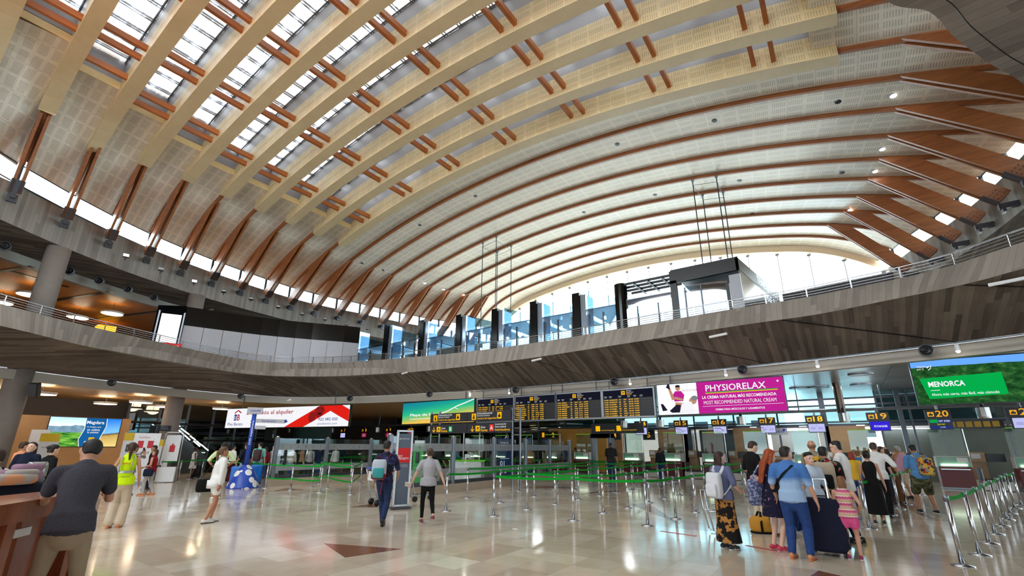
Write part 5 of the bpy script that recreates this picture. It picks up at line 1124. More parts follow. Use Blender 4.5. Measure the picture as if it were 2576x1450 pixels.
# ------------------------------------------------------------------ people
SKIN = {'m': mat('skin_medium', (196, 146, 118), .5, 0, .06), 'l': mat('skin_light', (222, 178, 154), .5, 0, .06), 't': mat('skin_tan', (172, 118, 88), .5, 0, .06), 'd': mat('skin_dark', (96, 62, 46), .5, 0, .06)}
EYE = mat('eye_dark', (26, 18, 14), .15)
LIPM = mat('lip', (164, 96, 86), .5)
def fab(name, col, var=.14, vs=9., rough=.85): return mat('cloth_'+name, col, rough, 0., var, vs, 0, .2, 0., .25)
def m_pattern(name, base, spots, sc=9., th=.56):
    """cloth with irregular printed blotches"""
    n = NT('cloth_'+name); c = lin(base)
    for i, s in enumerate(spots):
        v = n.node('VectorMath', _operation='ADD', i0=n.obj(), i1=(i*7.3, i*3.1, i*5.7)).outputs[0]
        c = n.mix(n.math('GREATER_THAN', n.noise(v, sc, 3., .6), th), c, lin(s))
    return n.bsdf(Base__Color=c, Roughness=.85, Specular__IOR__Level=.2)
def m_stripes(name, cols, per):
    n = NT('cloth_'+name); x, y, z = n.sep(n.obj()); f = n.math('FRACT', n.math('DIVIDE', n.math('MULTIPLY_ADD', n.math('SINE', n.math('MULTIPLY', x, 160.)), .004, z), per))
    return n.bsdf(Base__Color=n.ramp(f, [(i/len(cols), c) for i, c in enumerate(cols)], 'CONSTANT'), Roughness=.85)
def m_check(name, a, b, per):
    n = NT('cloth_'+name); x, y, z = n.sep(n.obj()); g = lambda q: n.math('LESS_THAN', n.math('FRACT', n.math('DIVIDE', q, per)), .25)
    return n.bsdf(Base__Color=n.mix(n.math('MAXIMUM', g(x), g(z)), lin(a), lin(b)), Roughness=.85)
def m_dip(name, a, b, z0, z1):
    n = NT('cloth_'+name); x, y, z = n.sep(n.obj()); f = n.math('ADD', n.math('DIVIDE', n.math('SUBTRACT', z, z0), z1-z0), n.math('MULTIPLY_ADD', n.noise(n.obj(), 8., 4.), .35, -.17))
    return n.bsdf(Base__Color=n.ramp(f, [(0., b), (.35, b), (.62, a), (1., a)]), Roughness=.85)
def ik(a, b, l1, l2, pole):
    a, b = V(a), V(b); d = b-a; D = d.length
    if D > (l1+l2)*.999: b = a+d*((l1+l2)*.999/D); d = b-a; D = d.length
    x = d/D; c = (l1*l1-l2*l2+D*D)/(2*D); h = math.sqrt(max(0, l1*l1-c*c)); p = V(pole); p = p-x*p.dot(x)
    p = p.normalized() if p.length > 1e-5 else V((0, 1, 0)); return a+x*c+p*h, b
def human(p, face, h, label, skin='m', hair=((40, 28, 20), 'short'), top=None, bot=None, shoes=None, lean=0., pel=(0, 0), fl=(-.09, .0, 0), fr=(.09, .0, 0), hl=(-.27, .06, .82), hr=(.27, .06, .82), build=1., fem=False, turn=0., nod=0., sleeve=.5, legs=1., vox=.016, dress=None, group=None, belly=0., epl=(-.5, -1, -.2), epr=(.5, -1, -.2), cat='person', rr=0.):
    """p: feet on the floor, face: heading in degrees (0 = away from the camera, 90 = to the right of the picture)"""
    build *= .9; p = V(p); az = math.atan2(p.x, p.y); head = az+math.radians(face); s = h/1.75
    r = thing('person', label, cat, (p.x, p.y, p.z), -head, group)
    la = math.radians(lean); sp = V((0, math.sin(la), math.cos(la))); P0 = V((pel[0], pel[1], .93)); w = build*(.93 if fem else 1.)
    S = lambda d: P0+sp*d                      # along the spine
    shw = (.172 if fem else .195)*build
    T = Matrix.Scale(s, 4)
    nb = S(.53); hd = (sp+V((0, math.sin(math.radians(nod)), 0))).normalized(); hc = nb+V((0, .015, 0))+hd*.155
    tn = math.radians(turn); Rm = V((math.cos(tn), -math.sin(tn), 0)); Fm = hd.cross(Rm)*-1; Fm = V((math.sin(tn), math.cos(tn), 0)); Fm = (Fm-hd*Fm.dot(hd)).normalized(); Rm = Fm.cross(hd)
    HM = Matrix((Rm, Fm, hd)).transposed().to_4x4(); HM.translation = hc
    lat = V((1, 0, 0)); up = V((0, 0, 1))
    SHL, SHR = S(.475)+V((-shw, 0, 0)), S(.475)+V((shw, 0, 0)); sc = 1.
    hl, hr = V(hl), V(hr)
    eL, wL = ik(SHL, hl, .29, .25, epl); eR, wR = ik(SHR, hr, .29, .25, epr)
    HL, HR = P0+V((-.092*w, 0, -.03)), P0+V((.092*w, 0, -.03))
    kL, aL = ik(HL, V((fl[0], fl[1]-.03, fl[2]+.085)), .425, .415, (-.08, 1, 0)); kR, aR = ik(HR, V((fr[0], fr[1]-.03, fr[2]+.085)), .425, .415, (.08, 1, 0))
    hipw = .165*w if not fem else .175*build
    def torso(mb, g, lo, hi, bl=0.):
        rows = [(-.10, hipw*.62, .09), (-.02, hipw, .118), (.07, hipw*.97, .112), (.16, .135*w*(.92 if fem else 1), .10+belly), (.27, .146*w, .108+belly*.8), (.37, .160*w, .115+(.012 if fem else 0)), (.45, .158*w, .10), (.505, .10*w, .078), (.54, .062, .066)]
        q = [x for x in rows if lo-1e-6 <= x[0] <= hi+1e-6]
        mb.tube([S(x[0]) if x[0] > 0 else P0+V((0, 0, x[0])) for x in q], [(x[1]+g, x[2]+g) for x in q], 14, lat, dome=True)
    def leg(mb, Hh, k, a, g, f0, f1, flare=0.):
        pts = [Hh, Hh.lerp(k, .35), k, k.lerp(a, .3), k.lerp(a, .65), a]; rd = [.088*w, .080*w, .056*w, .056*w, .044*w, .038]; L = [0, .18, .5, .65, .82, 1.]
        out = [(pts[i], rd[i]+g+flare*L[i]) for i in range(6) if f0 <= L[i] <= f1]
        for f in (f1,):
            for i in range(5):
                if L[i] < f < L[i+1] and f not in L: t = (f-L[i])/(L[i+1]-L[i]); out.append((pts[i].lerp(pts[i+1], t), rd[i]*(1-t)+rd[i+1]*t+g+flare*f))
        mb.tube([q[0] for q in out], [q[1] for q in out], 10, dome=True)
    def arm(mb, sh, e, wr, g, f1):
        pts = [sh+V((0, 0, -.012)), sh.lerp(e, .4), e, e.lerp(wr, .4), wr]; rd = [.055*w, .049*w, .040*w, .039*w, .027]; L = [0, .22, .54, .73, 1.]; out = []
        for i in range(5):
            if L[i] <= f1: out.append((pts[i], rd[i]+g*(1 if i else .8)))
            elif i and L[i-1] < f1: t = (f1-L[i-1])/(L[i]-L[i-1]); out.append((pts[i-1].lerp(pts[i], t), rd[i-1]*(1-t)+rd[i]*t+g))
        mb.tube([q[0] for q in out], [q[1] for q in out], 10, dome=True)
    def fin(mb, name, m, v=vox, it=3):
        mb.v = [tuple(T @ V(q)) for q in mb.v]; return mb.build(name, m, r, True, True, mods=(v, it))
    # body: one continuous skin surface
    b = MB(); torso(b, 0, -.10, .54)
    b.tube([S(.49), nb+V((0, .004, 0)), hc-hd*.05], [(.062, .066), (.052, .056), (.05, .055)], 10, lat, dome=True)
    for Hh, k, a, f in ((HL, kL, aL, fl), (HR, kR, aR, fr)):
        leg(b, Hh, k, a, 0, 0, 1.)
        tilt_ = f[2]; b.tube([a+V((0, -.045, -.04)), a+V((0, .03, -.045)), a+V((0, .15, -.055-tilt_*.25))], [.036, .04, .028], 8, lat, dome=True)
    for sh, e, wr, sg in ((SHL, eL, wL, -1), (SHR, eR, wR, 1)):
        arm(b, sh, e, wr, 0, 1.); d = (wr-e).normalized(); ly = V((0, 1, 0)); ly = (ly-d*ly.dot(d)); ly = ly.normalized() if ly.length > .1 else V((1, 0, 0)); lx = d.cross(ly)
        b.tube([wr, wr+d*.04, wr+d*.085], [(.026, .02), (.04, .018), (.038, .016)], 8, ly, dome=True)
        cu = lx*(-sg if lx.x*sg > 0 else sg)*.02
        for j, (o_, L_) in enumerate(((.031, .068), (.0105, .078), (-.0105, .074), (-.031, .058))):
            q = wr+d*.085+ly*o_; b.tube([q, q+d*L_*.5+cu*.4, q+d*L_+cu*1.5], [.0095, .009, .0075], 6, dome=True)
        q = wr+d*.03+ly*.036; b.tube([q, q+ly*.025+d*.035, q+ly*.022+d*.07+cu*.6], [.012, .011, .009], 6, dome=True)
    hm = MB(); rings = [(-.122, .022, .030, .052), (-.112, .040, .048, .040), (-.085, .055, .070, .018), (-.045, .067, .088, .004), (0, .073, .095, 0), (.045, .075, .097, -.004), (.082, .066, .085, -.008), (.108, .04, .052, -.01)]
    b.sup([(z, a_, b_, 0, cy) for z, a_, b_, cy in rings], HM, 2.2, 16)
    pt = lambda x, y, z: HM @ V((x, y, z))
    b.tube([pt(0, .086, .02), pt(0, .104, -.022), pt(0, .098, -.034)], [.010, .0145, .012], 8, dome=True); b.tube([pt(-.03, .084, .026), pt(.03, .084, .026)], .012, 6, dome=True); b.tube([pt(-.018, .09, -.066), pt(.018, .09, -.066)], .009, 6, dome=True)
    for sg in (-1, 1): b.tube([pt(sg*.073, -.012, -.03), pt(sg*.082, -.018, .0), pt(sg*.078, -.014, .026)], [(.009, .014), (.01, .022), (.008, .016)], 8, dome=True)
    fin(b, 'body', SKIN[skin], min(vox, .0115), 2)
    if abs(((face+turn+180) % 360)-180) > 50:
        m = MB()
        for sg in (-1, 1): m.ball(T @ pt(sg*.031, .083, .004), .0115*s, 8)
        m.build('eye', EYE, r, True, True); m = MB(); m.tube([T @ pt(-.02, .0935, -.064), T @ pt(0, .099, -.062), T @ pt(.02, .0935, -.064)], [.003, .006, .003], 6); m.build('mouth', LIPM, r, True, True)
    # hair
    if hair:
        hcol, st = hair[0], hair[1]; hmat = mat('hair_%d_%d_%d' % hcol, hcol, .55, 0, .3, 40., 0, .4, 0., .5); m = MB()
        if st == 'crop': m.sup([(-.06, .052, .03, 0, -.062), (-.03, .068, .045, 0, -.054), (.0, .076, .058, 0, -.045), (.04, .081, .085, 0, -.022), (.075, .075, .09, 0, -.012), (.105, .055, .068, 0, -.012), (.12, .02, .03, 0, -.012)], HM, 2.2, 14)
        elif st == 'short': m.sup([(-.05, .06, .04, 0, -.058), (0, .076, .062, 0, -.045), (.045, .084, .092, 0, -.018), (.085, .08, .097, 0, -.006), (.115, .058, .072, 0, -.004), (.13, .02, .03, 0, -.008)], HM, 2.2, 14)
        elif st == 'bald': m.sup([(-.05, .07, .04, 0, -.055), (-.01, .076, .05, 0, -.05), (.02, .07, .04, 0, -.05)], HM, 2.2, 14)
        else:
            m.sup([(-.06, .066, .045, 0, -.062), (0, .082, .07, 0, -.042), (.045, .086, .092, 0, -.02), (.085, .08, .095, 0, -.008), (.118, .05, .065, 0, -.01), (.13, .02, .03, 0, -.01)], HM, 2.2, 14)
            if st == 'bob': m.tube([pt(0, -.04, .03), pt(0, -.058, -.06), pt(0, -.055, -.14)], [(.09, .06), (.095, .05), (.085, .035)], 12, Rm, dome=True)
            if st in ('long', 'wavy'):
                L_ = .36 if st == 'long' else .50; ww = .1 if st == 'long' else .125
                m.tube([pt(0, -.045, .03), pt(0, -.072, -.08), pt(0, -.095, -.2), pt(0, -.10, -L_)], [(.088, .05), (ww, .055), (ww, .045), (ww*.65, .025)], 12, Rm, dome=True)
                if st == 'wavy':
                    rs = random.Random(5)
                    for j in range(16): x_ = -.12+.24*rs.random(); m.tube([pt(x_*.7, -.06, 0), pt(x_, -.1-.03*rs.random(), -.15), pt(x_*1.15, -.11, -.25), pt(x_*.9+.02*rs.random(), -.12, -.36-.18*rs.random())], [.02, .026, .028, .012], 6, dome=True)
                    for sg in (-1, 1): m.tube([pt(sg*.06, .03, .06), pt(sg*.085, .0, -.04), pt(sg*.095, -.01, -.16), pt(sg*.09, .0, -.26)], [.025, .032, .035, .015], 8, dome=True)
            if st == 'pony': m.tube([pt(0, -.09, .05), pt(0, -.13, .02), pt(0, -.14, -.10), pt(0, -.125, -.27)], [.022, .032, .034, .012], 8, dome=True)
            if st == 'bun': m.ball(pt(0, -.115, .05), (.045, .04, .045), 10)
        fin(m, 'hair', hmat, .012, 2)
    # clothes
    if dress:
        dm, z1, fl_ = dress; m = MB(); torso(m, .016, -.02, .45)
        c = P0; m.tube([S(.1), P0, P0+V((0, .01, -(.93-z1)*.5)), P0+V((0, .01, -(.93-z1)))], [(.15*w, .12), (hipw+.022, .145), (hipw+.02+fl_*.5, .14+fl_*.5), (hipw+.02+fl_, .14+fl_)], 16, lat)
        if sleeve: 
            for sh, e, wr in ((SHL, eL, wL), (SHR, eR, wR)): m.tube([S(.45)+V((0, 0, .01)), sh], [.06, .06], 8, dome=True); arm(m, sh, e, wr, .02, sleeve)
        fin(m, 'dress', dm, vox, 3)
    else:
        if top:
            m = MB(); torso(m, .018, -.02, .505)
            m.tube([P0+V((0, 0, -.07)), S(.1)], [(hipw+.036, .152), (hipw+.02, .136+belly)], 14, lat)
            for sh, e, wr, sg in ((SHL, eL, wL, -1), (SHR, eR, wR, 1)):
                if sleeve > 0: m.tube([S(.475)+V((sg*.06, 0, .012)), sh], [.062, .068], 8, dome=True); arm(m, sh, e, wr, .021, sleeve)
                else: m.tube([S(.42)+V((sg*.1, 0, 0)), S(.515)+V((sg*.085, 0, 0))], [.045, .03], 8, dome=True)
            fin(m, 'shirt', top, vox, 3)
        if bot:
            bm, kind = bot; m = MB()
            if kind in ('skirt',):
                m.tube([S(.12), P0, P0+V((0, .01, -.45)), V((P0.x, P0.y+.01, .12))], [(.145*w, .115), (hipw+.012, .13), (hipw+.03, .15), (hipw+.075, .20)], 16, lat)
            else:
                m.tube([S(.10), P0, P0+V((0, 0, -.09))], [(hipw*.96, .12+belly*.6), (hipw+.012, .128), (hipw+.006, .115)], 14, lat, dome=True)
                g, f1, fz = {'slim': (.010, .97, -.004), 'jeans': (.016, .985, .004), 'wide': (.018, .985, .045), 'shorts': (.03, .46, .03), 'brief': (.03, .26, .03), 'tight': (.007, .95, -.004)}[kind]
                for Hh, k, a in ((HL, kL, aL), (HR, kR, aR)): leg(m, Hh, k, a, g, 0, f1, fz)
            fin(m, {'skirt': 'skirt', 'shorts': 'shorts', 'brief': 'shorts'}.get(kind, 'trousers'), bm, vox, 3)
    if shoes:
        for a, f in ((aL, fl), (aR, fr)):
            m = MB(); dz = -f[2]*.30; m.tube([a+V((0, -.055, -.035)), a+V((0, .02, -.028)), a+V((0, .10, -.045+dz*.6)), a+V((0, .165, -.055+dz))], [(.038, .045), (.043, .05), (.047, .036), (.038, .026)], 10, lat, dome=True); fin(m, 'shoe', shoes[0], .012, 2)
            m = MB(); m.tube([a+V((0, -.075, -.075)), a+V((0, .04, -.078)), a+V((0, .18, -.078+dz))], [(.036, .012), (.045, .012), (.04, .012)], 10, lat, dome=True); fin(m, 'sole', shoes[1], .01, 1)
    r['_h'] = 0; del r['_h']
    W4 = Matrix.Translation(p) @ Matrix.Rotation(-head, 4, 'Z') @ T
    return dict(root=r, M=W4, S=S, hd=hd, hc=hc, HM=HM, wL=W4 @ wL, wR=W4 @ wR, sL=SHL, sR=SHR, P0=P0, Rz=Matrix.Rotation(-head, 4, 'Z'))
def backpack(H, label, c, c2=None, size=(.30, .17, .44), off=.0, name='backpack', strapc=None, low=.0, hang=1):
    """rucksack worn on the back of the person H"""
    M = H['M']; b0 = H['S'](.02-low); ctr = b0+V((off, -.125-size[1]/2, 0)); p = M @ ctr
    r = thing(name, label, 'backpack', p); mm = M @ Matrix.Translation(ctr)
    m = MB(); m.rbox((0, 0, 0), size, mm, .1, 3.2); m.build('bag_body', c, r, True)
    m = MB(); m.rbox((0, -size[1]*.55, .03), (size[0]*.78, size[1]*.4, size[2]*.5), mm, .06, 3.2); m.build('front_pocket', c2 or c, r, True)
    m = MB(); m.tube([mm @ V((-.03, .02, size[2])), mm @ V((-.03, .0, size[2]+.05)), mm @ V((.03, .0, size[2]+.05)), mm @ V((.03, .02, size[2]))], .009, 6); m.build('handle', strapc or c2 or c, r, True)
    for sg in ((-1, 1) if hang else (1,)):
        x = sg*.105-off; S0 = H['S']; t = S0(.50)-ctr; m = MB()
        m.tube([mm @ V((sg*.08, size[1]*.45, size[2]*.92)), mm @ V((x, t.y-.04, t.z+.035)), mm @ V((x*1.05, t.y+.075, t.z-.02)), mm @ V((x*1.3, t.y+.135, t.z-.16)), mm @ V((x*1.6, t.y+.06, t.z-.30)), mm @ V((sg*size[0]*.42, size[1]*.4, .06))], [(.027, .008)]*6, 6); m.build('strap', strapc or c2 or c, r, True)
    return r
def zipline(r, mm, size, m): pass
def floorp(x, y): q = atz(x, y, 0); q.z = 0; return q
def htop(p, x, y): return atD(x, y, math.hypot(p.x, p.y)).z
DARKH = (30, 22, 18); BRN = (58, 38, 26); BLKH = (18, 15, 14); GREYH = (150, 146, 140); BLOND = (170, 136, 88)
WHS = (mat('white_shoe', (220, 218, 214), .5), mat('white_sole', (226, 224, 220), .6)); BKS = (mat('black_shoe', (26, 26, 28), .5), mat('white_sole', (226, 224, 220), .6)); BKB = (mat('black_shoe', (26, 26, 28), .5), mat('black_sole', (20, 20, 20), .6)); BRS = (mat('tan_shoe', (196, 132, 92), .6), mat('gum_sole', (206, 128, 72), .6))
DEN = fab('blue_denim', (40, 66, 120), .25, 16.); DEND = fab('dark_denim', (36, 50, 84), .25, 16.); KHA = fab('khaki', (150, 134, 112)); BLKC = fab('black', (18, 18, 20)); WHC = fab('white', (226, 226, 224)); NAV = fab('navy', (26, 32, 52)); GRYC = fab('light_grey', (168, 168, 174)); BEI = fab('beige', (196, 180, 158)); LBLUE = fab('washed_blue', (132, 160, 196))
# 1 leaning man at the left
D = 6.2; p = atD(186, 1290, D); p.z = 0
H1 = human(p, 2, 1.80, 'person in a dark grey T-shirt and khaki trousers leaning on the wooden counter', 'm', (BLKH, 'crop'), fab('dark_charcoal', (62, 62, 70), .3, 60.), (KHA, 'slim'), BKS, lean=24, pel=(0, -.13), nod=14, turn=-8, fl=(-.17, -.02, 0), fr=(.16, -.10, 0), hl=(-.22, .42, 1.12), hr=(.20, .42, 1.12), build=1.0, vox=.013, sleeve=.34, epl=(-.28, -.5, -1), epr=(.28, -.5, -1))
# 2 high-visibility vest
p = floorp(285, 1328); h = htop(p, 285, 1112)
VEST = fab('hi_vis', (205, 240, 20), .06)
H2 = human(p, 12, h, 'person with a ponytail in a yellow high-visibility vest and beige flared trousers', 'm', (BRN, 'pony'), VEST, (BEI, 'wide'), BRS, fem=True, turn=-10, hl=(-.22, .22, 1.0), hr=(.24, .12, .9), sleeve=0, vox=.013)
M = H2['M']; r2 = H2['root']
def band(H, z0, z1, g, name, m, par, k=18, rad=(.165, .135)):
    mb = MB(); M = H['M']
    for z in (z0, z1): pass
    rings = [[M @ (H['S'](z)+V((rad[0]*g*math.cos(2*pi*j/k), rad[1]*g*math.sin(2*pi*j/k), 0))) for j in range(k)] for z in (z0, z1)]
    mb.loft(rings, cap=False); o = mb.build(name, m, None, True); o.parent = par; o.matrix_parent_inverse = (Matrix.Translation(par.location) @ par.rotation_euler.to_matrix().to_4x4()).inverted(); return o
def world_part(mb, name, m, par, smooth=True):
    o = mb.build(name, m, None, smooth); o.parent = par; o.matrix_parent_inverse = (Matrix.Translation(par.location) @ par.rotation_euler.to_matrix().to_4x4()).inverted(); return o
REFL = mat('reflective_tape', (150, 152, 156), .35, .4)
band(H2, .17, .215, 1.04, 'reflective_band', REFL, r2, rad=(.162, .148))
m = MB()
for sg in (-1, 1): m.tube([M @ (H2['S'](.5)+V((sg*.10, -.075, .015))), M @ (H2['S'](.4)+V((sg*.105, -.145, 0))), M @ (H2['S'](.2)+V((sg*.10, -.145, 0)))], [(.02, .006)]*3, 6)
world_part(m, 'reflective_strap', REFL, r2)
def back_text(H, txt, z, w, hgt, m, d=.15, x=0.):
    M = H['M']; O = M @ (H['S'](z)+V((-w/2+x, -d, 0))); X = (M.to_3x3() @ V((1, 0, 0))); P = Plane(O, X); mb = MB(); P.text(mb, txt, 0, 0, w, hgt, 0, .01); world_part(mb, 'lettering', m, H['root'], False)
back_text(H2, 'IBERIA', .35, .15, .035, mat('vest_red', (196, 60, 30), .6), .152); back_text(H2, 'COORDINACIÓN', .08, .22, .04, mat('vest_dark', (60, 66, 30), .6), .163)
# 3 man with phone, 4 woman in red
p = floorp(312, 1248); H3 = human(p, 62, htop(p, 325, 1120), 'person in a checked shirt and denim shorts photographing with a raised phone', 't', (BLKH, 'short'), m_check('checked', (84, 62, 70), (196, 190, 192), .06), (DEND, 'shorts'), BKB, fl=(-.1, .16, 0), fr=(.1, -.14, 0), hl=(-.06, .30, 1.48), hr=(.06, .30, 1.48), epl=(-1, .2, -1), epr=(1, .2, -1), build=1.05)
q = (H3['wL']+H3['wR'])/2; tag(MB().box((0, 0, .09), (.08, .015, .16), Matrix.Translation(q) @ H3['Rz']).build('phone', BLK), 'black phone held up by the person in the checked shirt', 'phone')
p = floorp(368, 1246); H4 = human(p, -70, htop(p, 378, 1130), 'person in a sleeveless dark red top and pale grey trousers with a navy shoulder bag', 'm', ((70, 40, 30), 'bob'), fab('dark_red', (150, 24, 34)), (fab('pale_grey', (172, 168, 164)), 'jeans'), BRS, fem=True, build=1.12, fl=(-.08, .14, 0), fr=(.08, -.14, 0), hl=(-.2, .2, 1.05), hr=(.22, .16, 1.0), sleeve=0)
def shoulder_bag(H, sg, label, c, size=(.34, .14, .28), z=-.08, y=0., name='handbag', cat='bag', strap=True, x=.27):
    M = H['M']; o = H['P0']+V((sg*x, y, z-size[2]*.5)); p = M @ o; r = thing(name, label, cat, p); mm = M @ Matrix.Translation(o) @ Matrix.Rotation(pi/2, 4, 'Z')
    MB().rbox((0, 0, 0), size, mm, .08, 3.).build('bag_body', c, r, True); m = MB(); a = H['sL'] if sg < 0 else H['sR']
    MB().rbox((0, -size[1]*.45*sg, size[2]*.15), (size[0]*.7, size[1]*.25, size[2]*.5), mm, .04, 3.).build('pocket', c, r, True)
    if strap: m.tube([mm @ V((-size[0]*.38, 0, size[2]*.9)), M @ (a+V((sg*.02, -.06, .03))), M @ (a+V((sg*.01, 0, .075))), M @ (a+V((sg*.02, .07, .02))), mm @ V((size[0]*.38, 0, size[2]*.9))], [(.014, .006)]*5, 6); m.build('strap', c, r, True)
    else: m.tube([mm @ V((-.09, 0, size[2]*.97)), mm @ V((-.07, 0, size[2]+.07)), mm @ V((.07, 0, size[2]+.07)), mm @ V((.09, 0, size[2]*.97))], .01, 6); m.build('handle', c, r, True)
    return r
shoulder_bag(H4, -1, 'navy shoulder bag hanging at the side of the person in the dark red top', NAV)
# 5-7 people behind the bags
p = atD(128, 1130, 14.5); p.z = 0; human(p, 60, 1.68, 'person in a black jumper and pale jeans standing behind the black bags', 'l', (DARKH, 'bun'), BLKC, (fab('pale_jeans', (150, 176, 200)), 'jeans'), BKS, fem=True, sleeve=.95, lean=4, hl=(-.3, .2, .95), hr=(.3, .0, .85))
p = atD(76, 1130, 15.5); p.z = 0; human(p, 205, 1.74, 'person in a navy jumper looking up, third from the left edge', 'l', (DARKH, 'long'), NAV, (BLKC, 'slim'), BKS, sleeve=.9, nod=-20)
p = atD(58, 1128, 18); p.z = 0; human(p, 60, 1.75, 'person in a white and orange shirt partly hidden behind the person in navy', 'm', (BRN, 'short'), fab('orange_white', (222, 150, 110), .3, 4.), (DEN, 'jeans'), BKS)
p = atD(-6, 1140, 9.0); p.z = 0; HH = human(p, -40, 1.62, 'person in a white T-shirt cut off by the left edge', 'l', (BRN, 'short'), WHC, (DEN, 'jeans'), BKS); backpack(HH, 'red backpack on the person in white at the left edge', fab('red_bag', (170, 28, 30)), NAV)
# 8 woman in white
p = floorp(522, 1316); h = htop(p, 545, 1120)
H8 = human(p, 68, h*.985, 'person in a loose white long-sleeved shirt and tan legs with a blond ponytail, looking up', 't', ((92, 66, 44), 'pony'), WHC, (WHC, 'brief'), (mat('white_black_shoe', (214, 212, 208), .5, 0, .35, 60.), mat('black_sole', (20, 20, 20), .6)), fem=True, sleeve=.97, lean=6, nod=-14, pel=(0, .03), fl=(-.08, .1, 0), fr=(.08, -.06, 0), hl=(-.24, .12, .80), hr=(.23, .02, .78), vox=.013)
m = MB(); M = H8['M']; m.tube([M @ V((0, .0, .96)), M @ V((0, .01, .78))], [(.192, .15), (.196, .155)], 16, M.to_3x3() @ V((1, 0, 0))); o = world_part(m, 'shirt_tail', WHC, H8['root'])
shoulder_bag(H8, -1, 'black square handbag carried by the person in white', BLKC, (.36, .16, .3), -.1, -.16, 'handbag', 'bag', True, .22)
# 9 man in pale lime shirt behind
p = floorp(540, 1258); H9 = human(p, -10, htop(p, 538, 1112), 'person in a pale lime T-shirt with hands on hips, behind the person in white', 't', (BLKH, 'crop'), m_pattern('lime_print', (206, 226, 176), [(226, 150, 50)], 5., .66), (WHC, 'shorts'), WHS, build=1.1, hl=(-.2, .06, 1.0), hr=(.2, .06, 1.0), epl=(-1, -.3, 0), epr=(1, -.3, 0))
p = floorp(478, 1205); H10 = human(p, 80, htop(p, 482, 1125), 'person in a sleeveless white dress beside a small black suitcase', 'd', (BLKH, 'bun'), dress=(WHC, .55, .05), shoes=BKB, fem=True, sleeve=0)
p = atD(588, 1128, 27.5); p.z = 0; H11 = human(p, 50, 1.70, 'person in a white T-shirt and burgundy trousers with a maroon bag', 'm', (BLKH, 'short'), WHC, (fab('burgundy', (70, 20, 34)), 'wide'), BKB, fem=True); shoulder_bag(H11, -1, 'maroon shoulder bag of the person in burgundy trousers', fab('maroon_bag', (116, 30, 44)), (.4, .14, .34), .25)
p = floorp(606, 1224); H12 = human(p, -35, 1.78, 'person in a navy T-shirt and pale shorts next to a bright blue suitcase', 'm', (BRN, 'short'), NAV, (LBLUE, 'shorts'), WHS, hl=(-.24, .16, 1.0))
p = floorp(640, 1217); H13 = human(p, 18, 1.84, 'person in an aqua T-shirt wearing a dark brown rucksack', 'l', (DARKH, 'short'), fab('aqua', (140, 214, 206)), (fab('pale_blue_short', (150, 180, 196)), 'shorts'), WHS, build=1.1, turn=-60); backpack(H13, 'dark brown rucksack on the person in the aqua T-shirt', fab('brown_bag', (84, 62, 62)), None, (.32, .2, .48))
# 14 walking man with a child's bag, 15 walking woman
p = floorp(958, 1326); h = htop(p, 972, 1108)
H14 = human(p, 8, h, 'person in a dark blue camouflage T-shirt and jeans walking away past the priority sign', 'm', (BLKH, 'short'), m_pattern('blue_camo', (40, 42, 74), [(70, 78, 128), (30, 26, 40)], 9., .55), (DEND, 'jeans'), BKB, fl=(.02, .08, 0), fr=(.08, -.34, .12), hl=(-.24, .1, .86), hr=(.25, .22, .98), vox=.013, turn=10)
bp = backpack(H14, 'pale grey, teal and maroon backpack slung over the walking person in camouflage', fab('pale_bag', (176, 186, 196)), fab('teal_bag', (60, 150, 150)), (.30, .18, .40), -.10, strapc=fab('maroon_strap', (120, 40, 50)), hang=0)
M = H14['M']; c = H14['S'](.02)+V((-.10, -.125-.09, 0)); mm = M @ Matrix.Translation(c); MB().rbox((0, -.012, .005), (.305, .185, .12), mm, .04, 3.2).build('lower_band', fab('maroon_strap', (120, 40, 50)), bp, True)
m = MB(); m.tube([mm @ V((.1, -.02, .02)), mm @ V((.08, -.03, -.12)), mm @ V((.06, -.0, -.30))], [(.014, .004)]*3, 6); m.build('loose_strap', fab('maroon_strap', (120, 40, 50)), bp)
p = floorp(1072, 1318); h = htop(p, 1063, 1127)
H15 = human(p, -8, h, 'person in a grey T-shirt and black leggings walking away with papers in the left hand', 'l', ((66, 44, 34), 'bun'), GRYC, (BLKC, 'tight'), (mat('pink_black_shoe', (120, 70, 80), .6, 0, .5, 30.), mat('pale_pink_sole', (206, 160, 160), .6)), fem=True, build=1.12, fl=(-.1, .16, 0), fr=(.10, -.32, .13), hl=(-.40, .12, .90), hr=(.40, -.02, .88), vox=.013, sleeve=.38, epl=(-.8, -.6, 0), epr=(.8, -.6, 0))
q = H15['wL']; tag(MB().box((0, .08, -.06), (.02, .15, .1), Matrix.Translation(q) @ H15['Rz'] @ Matrix.Rotation(.4, 4, 'X') @ Matrix.Rotation(1.2, 4, 'Z')).build('paper', WHITE), 'white folded paper held by the walking person in black leggings', 'paper')
p = floorp(1094, 1232); human(p, 30, 1.76, 'person in a black T-shirt standing behind the walking person in grey, inside the partition', 'm', (DARKH, 'short'), BLKC, (fab('pale_grey', (172, 168, 164)), 'jeans'), WHS, hr=(.3, .2, .95))
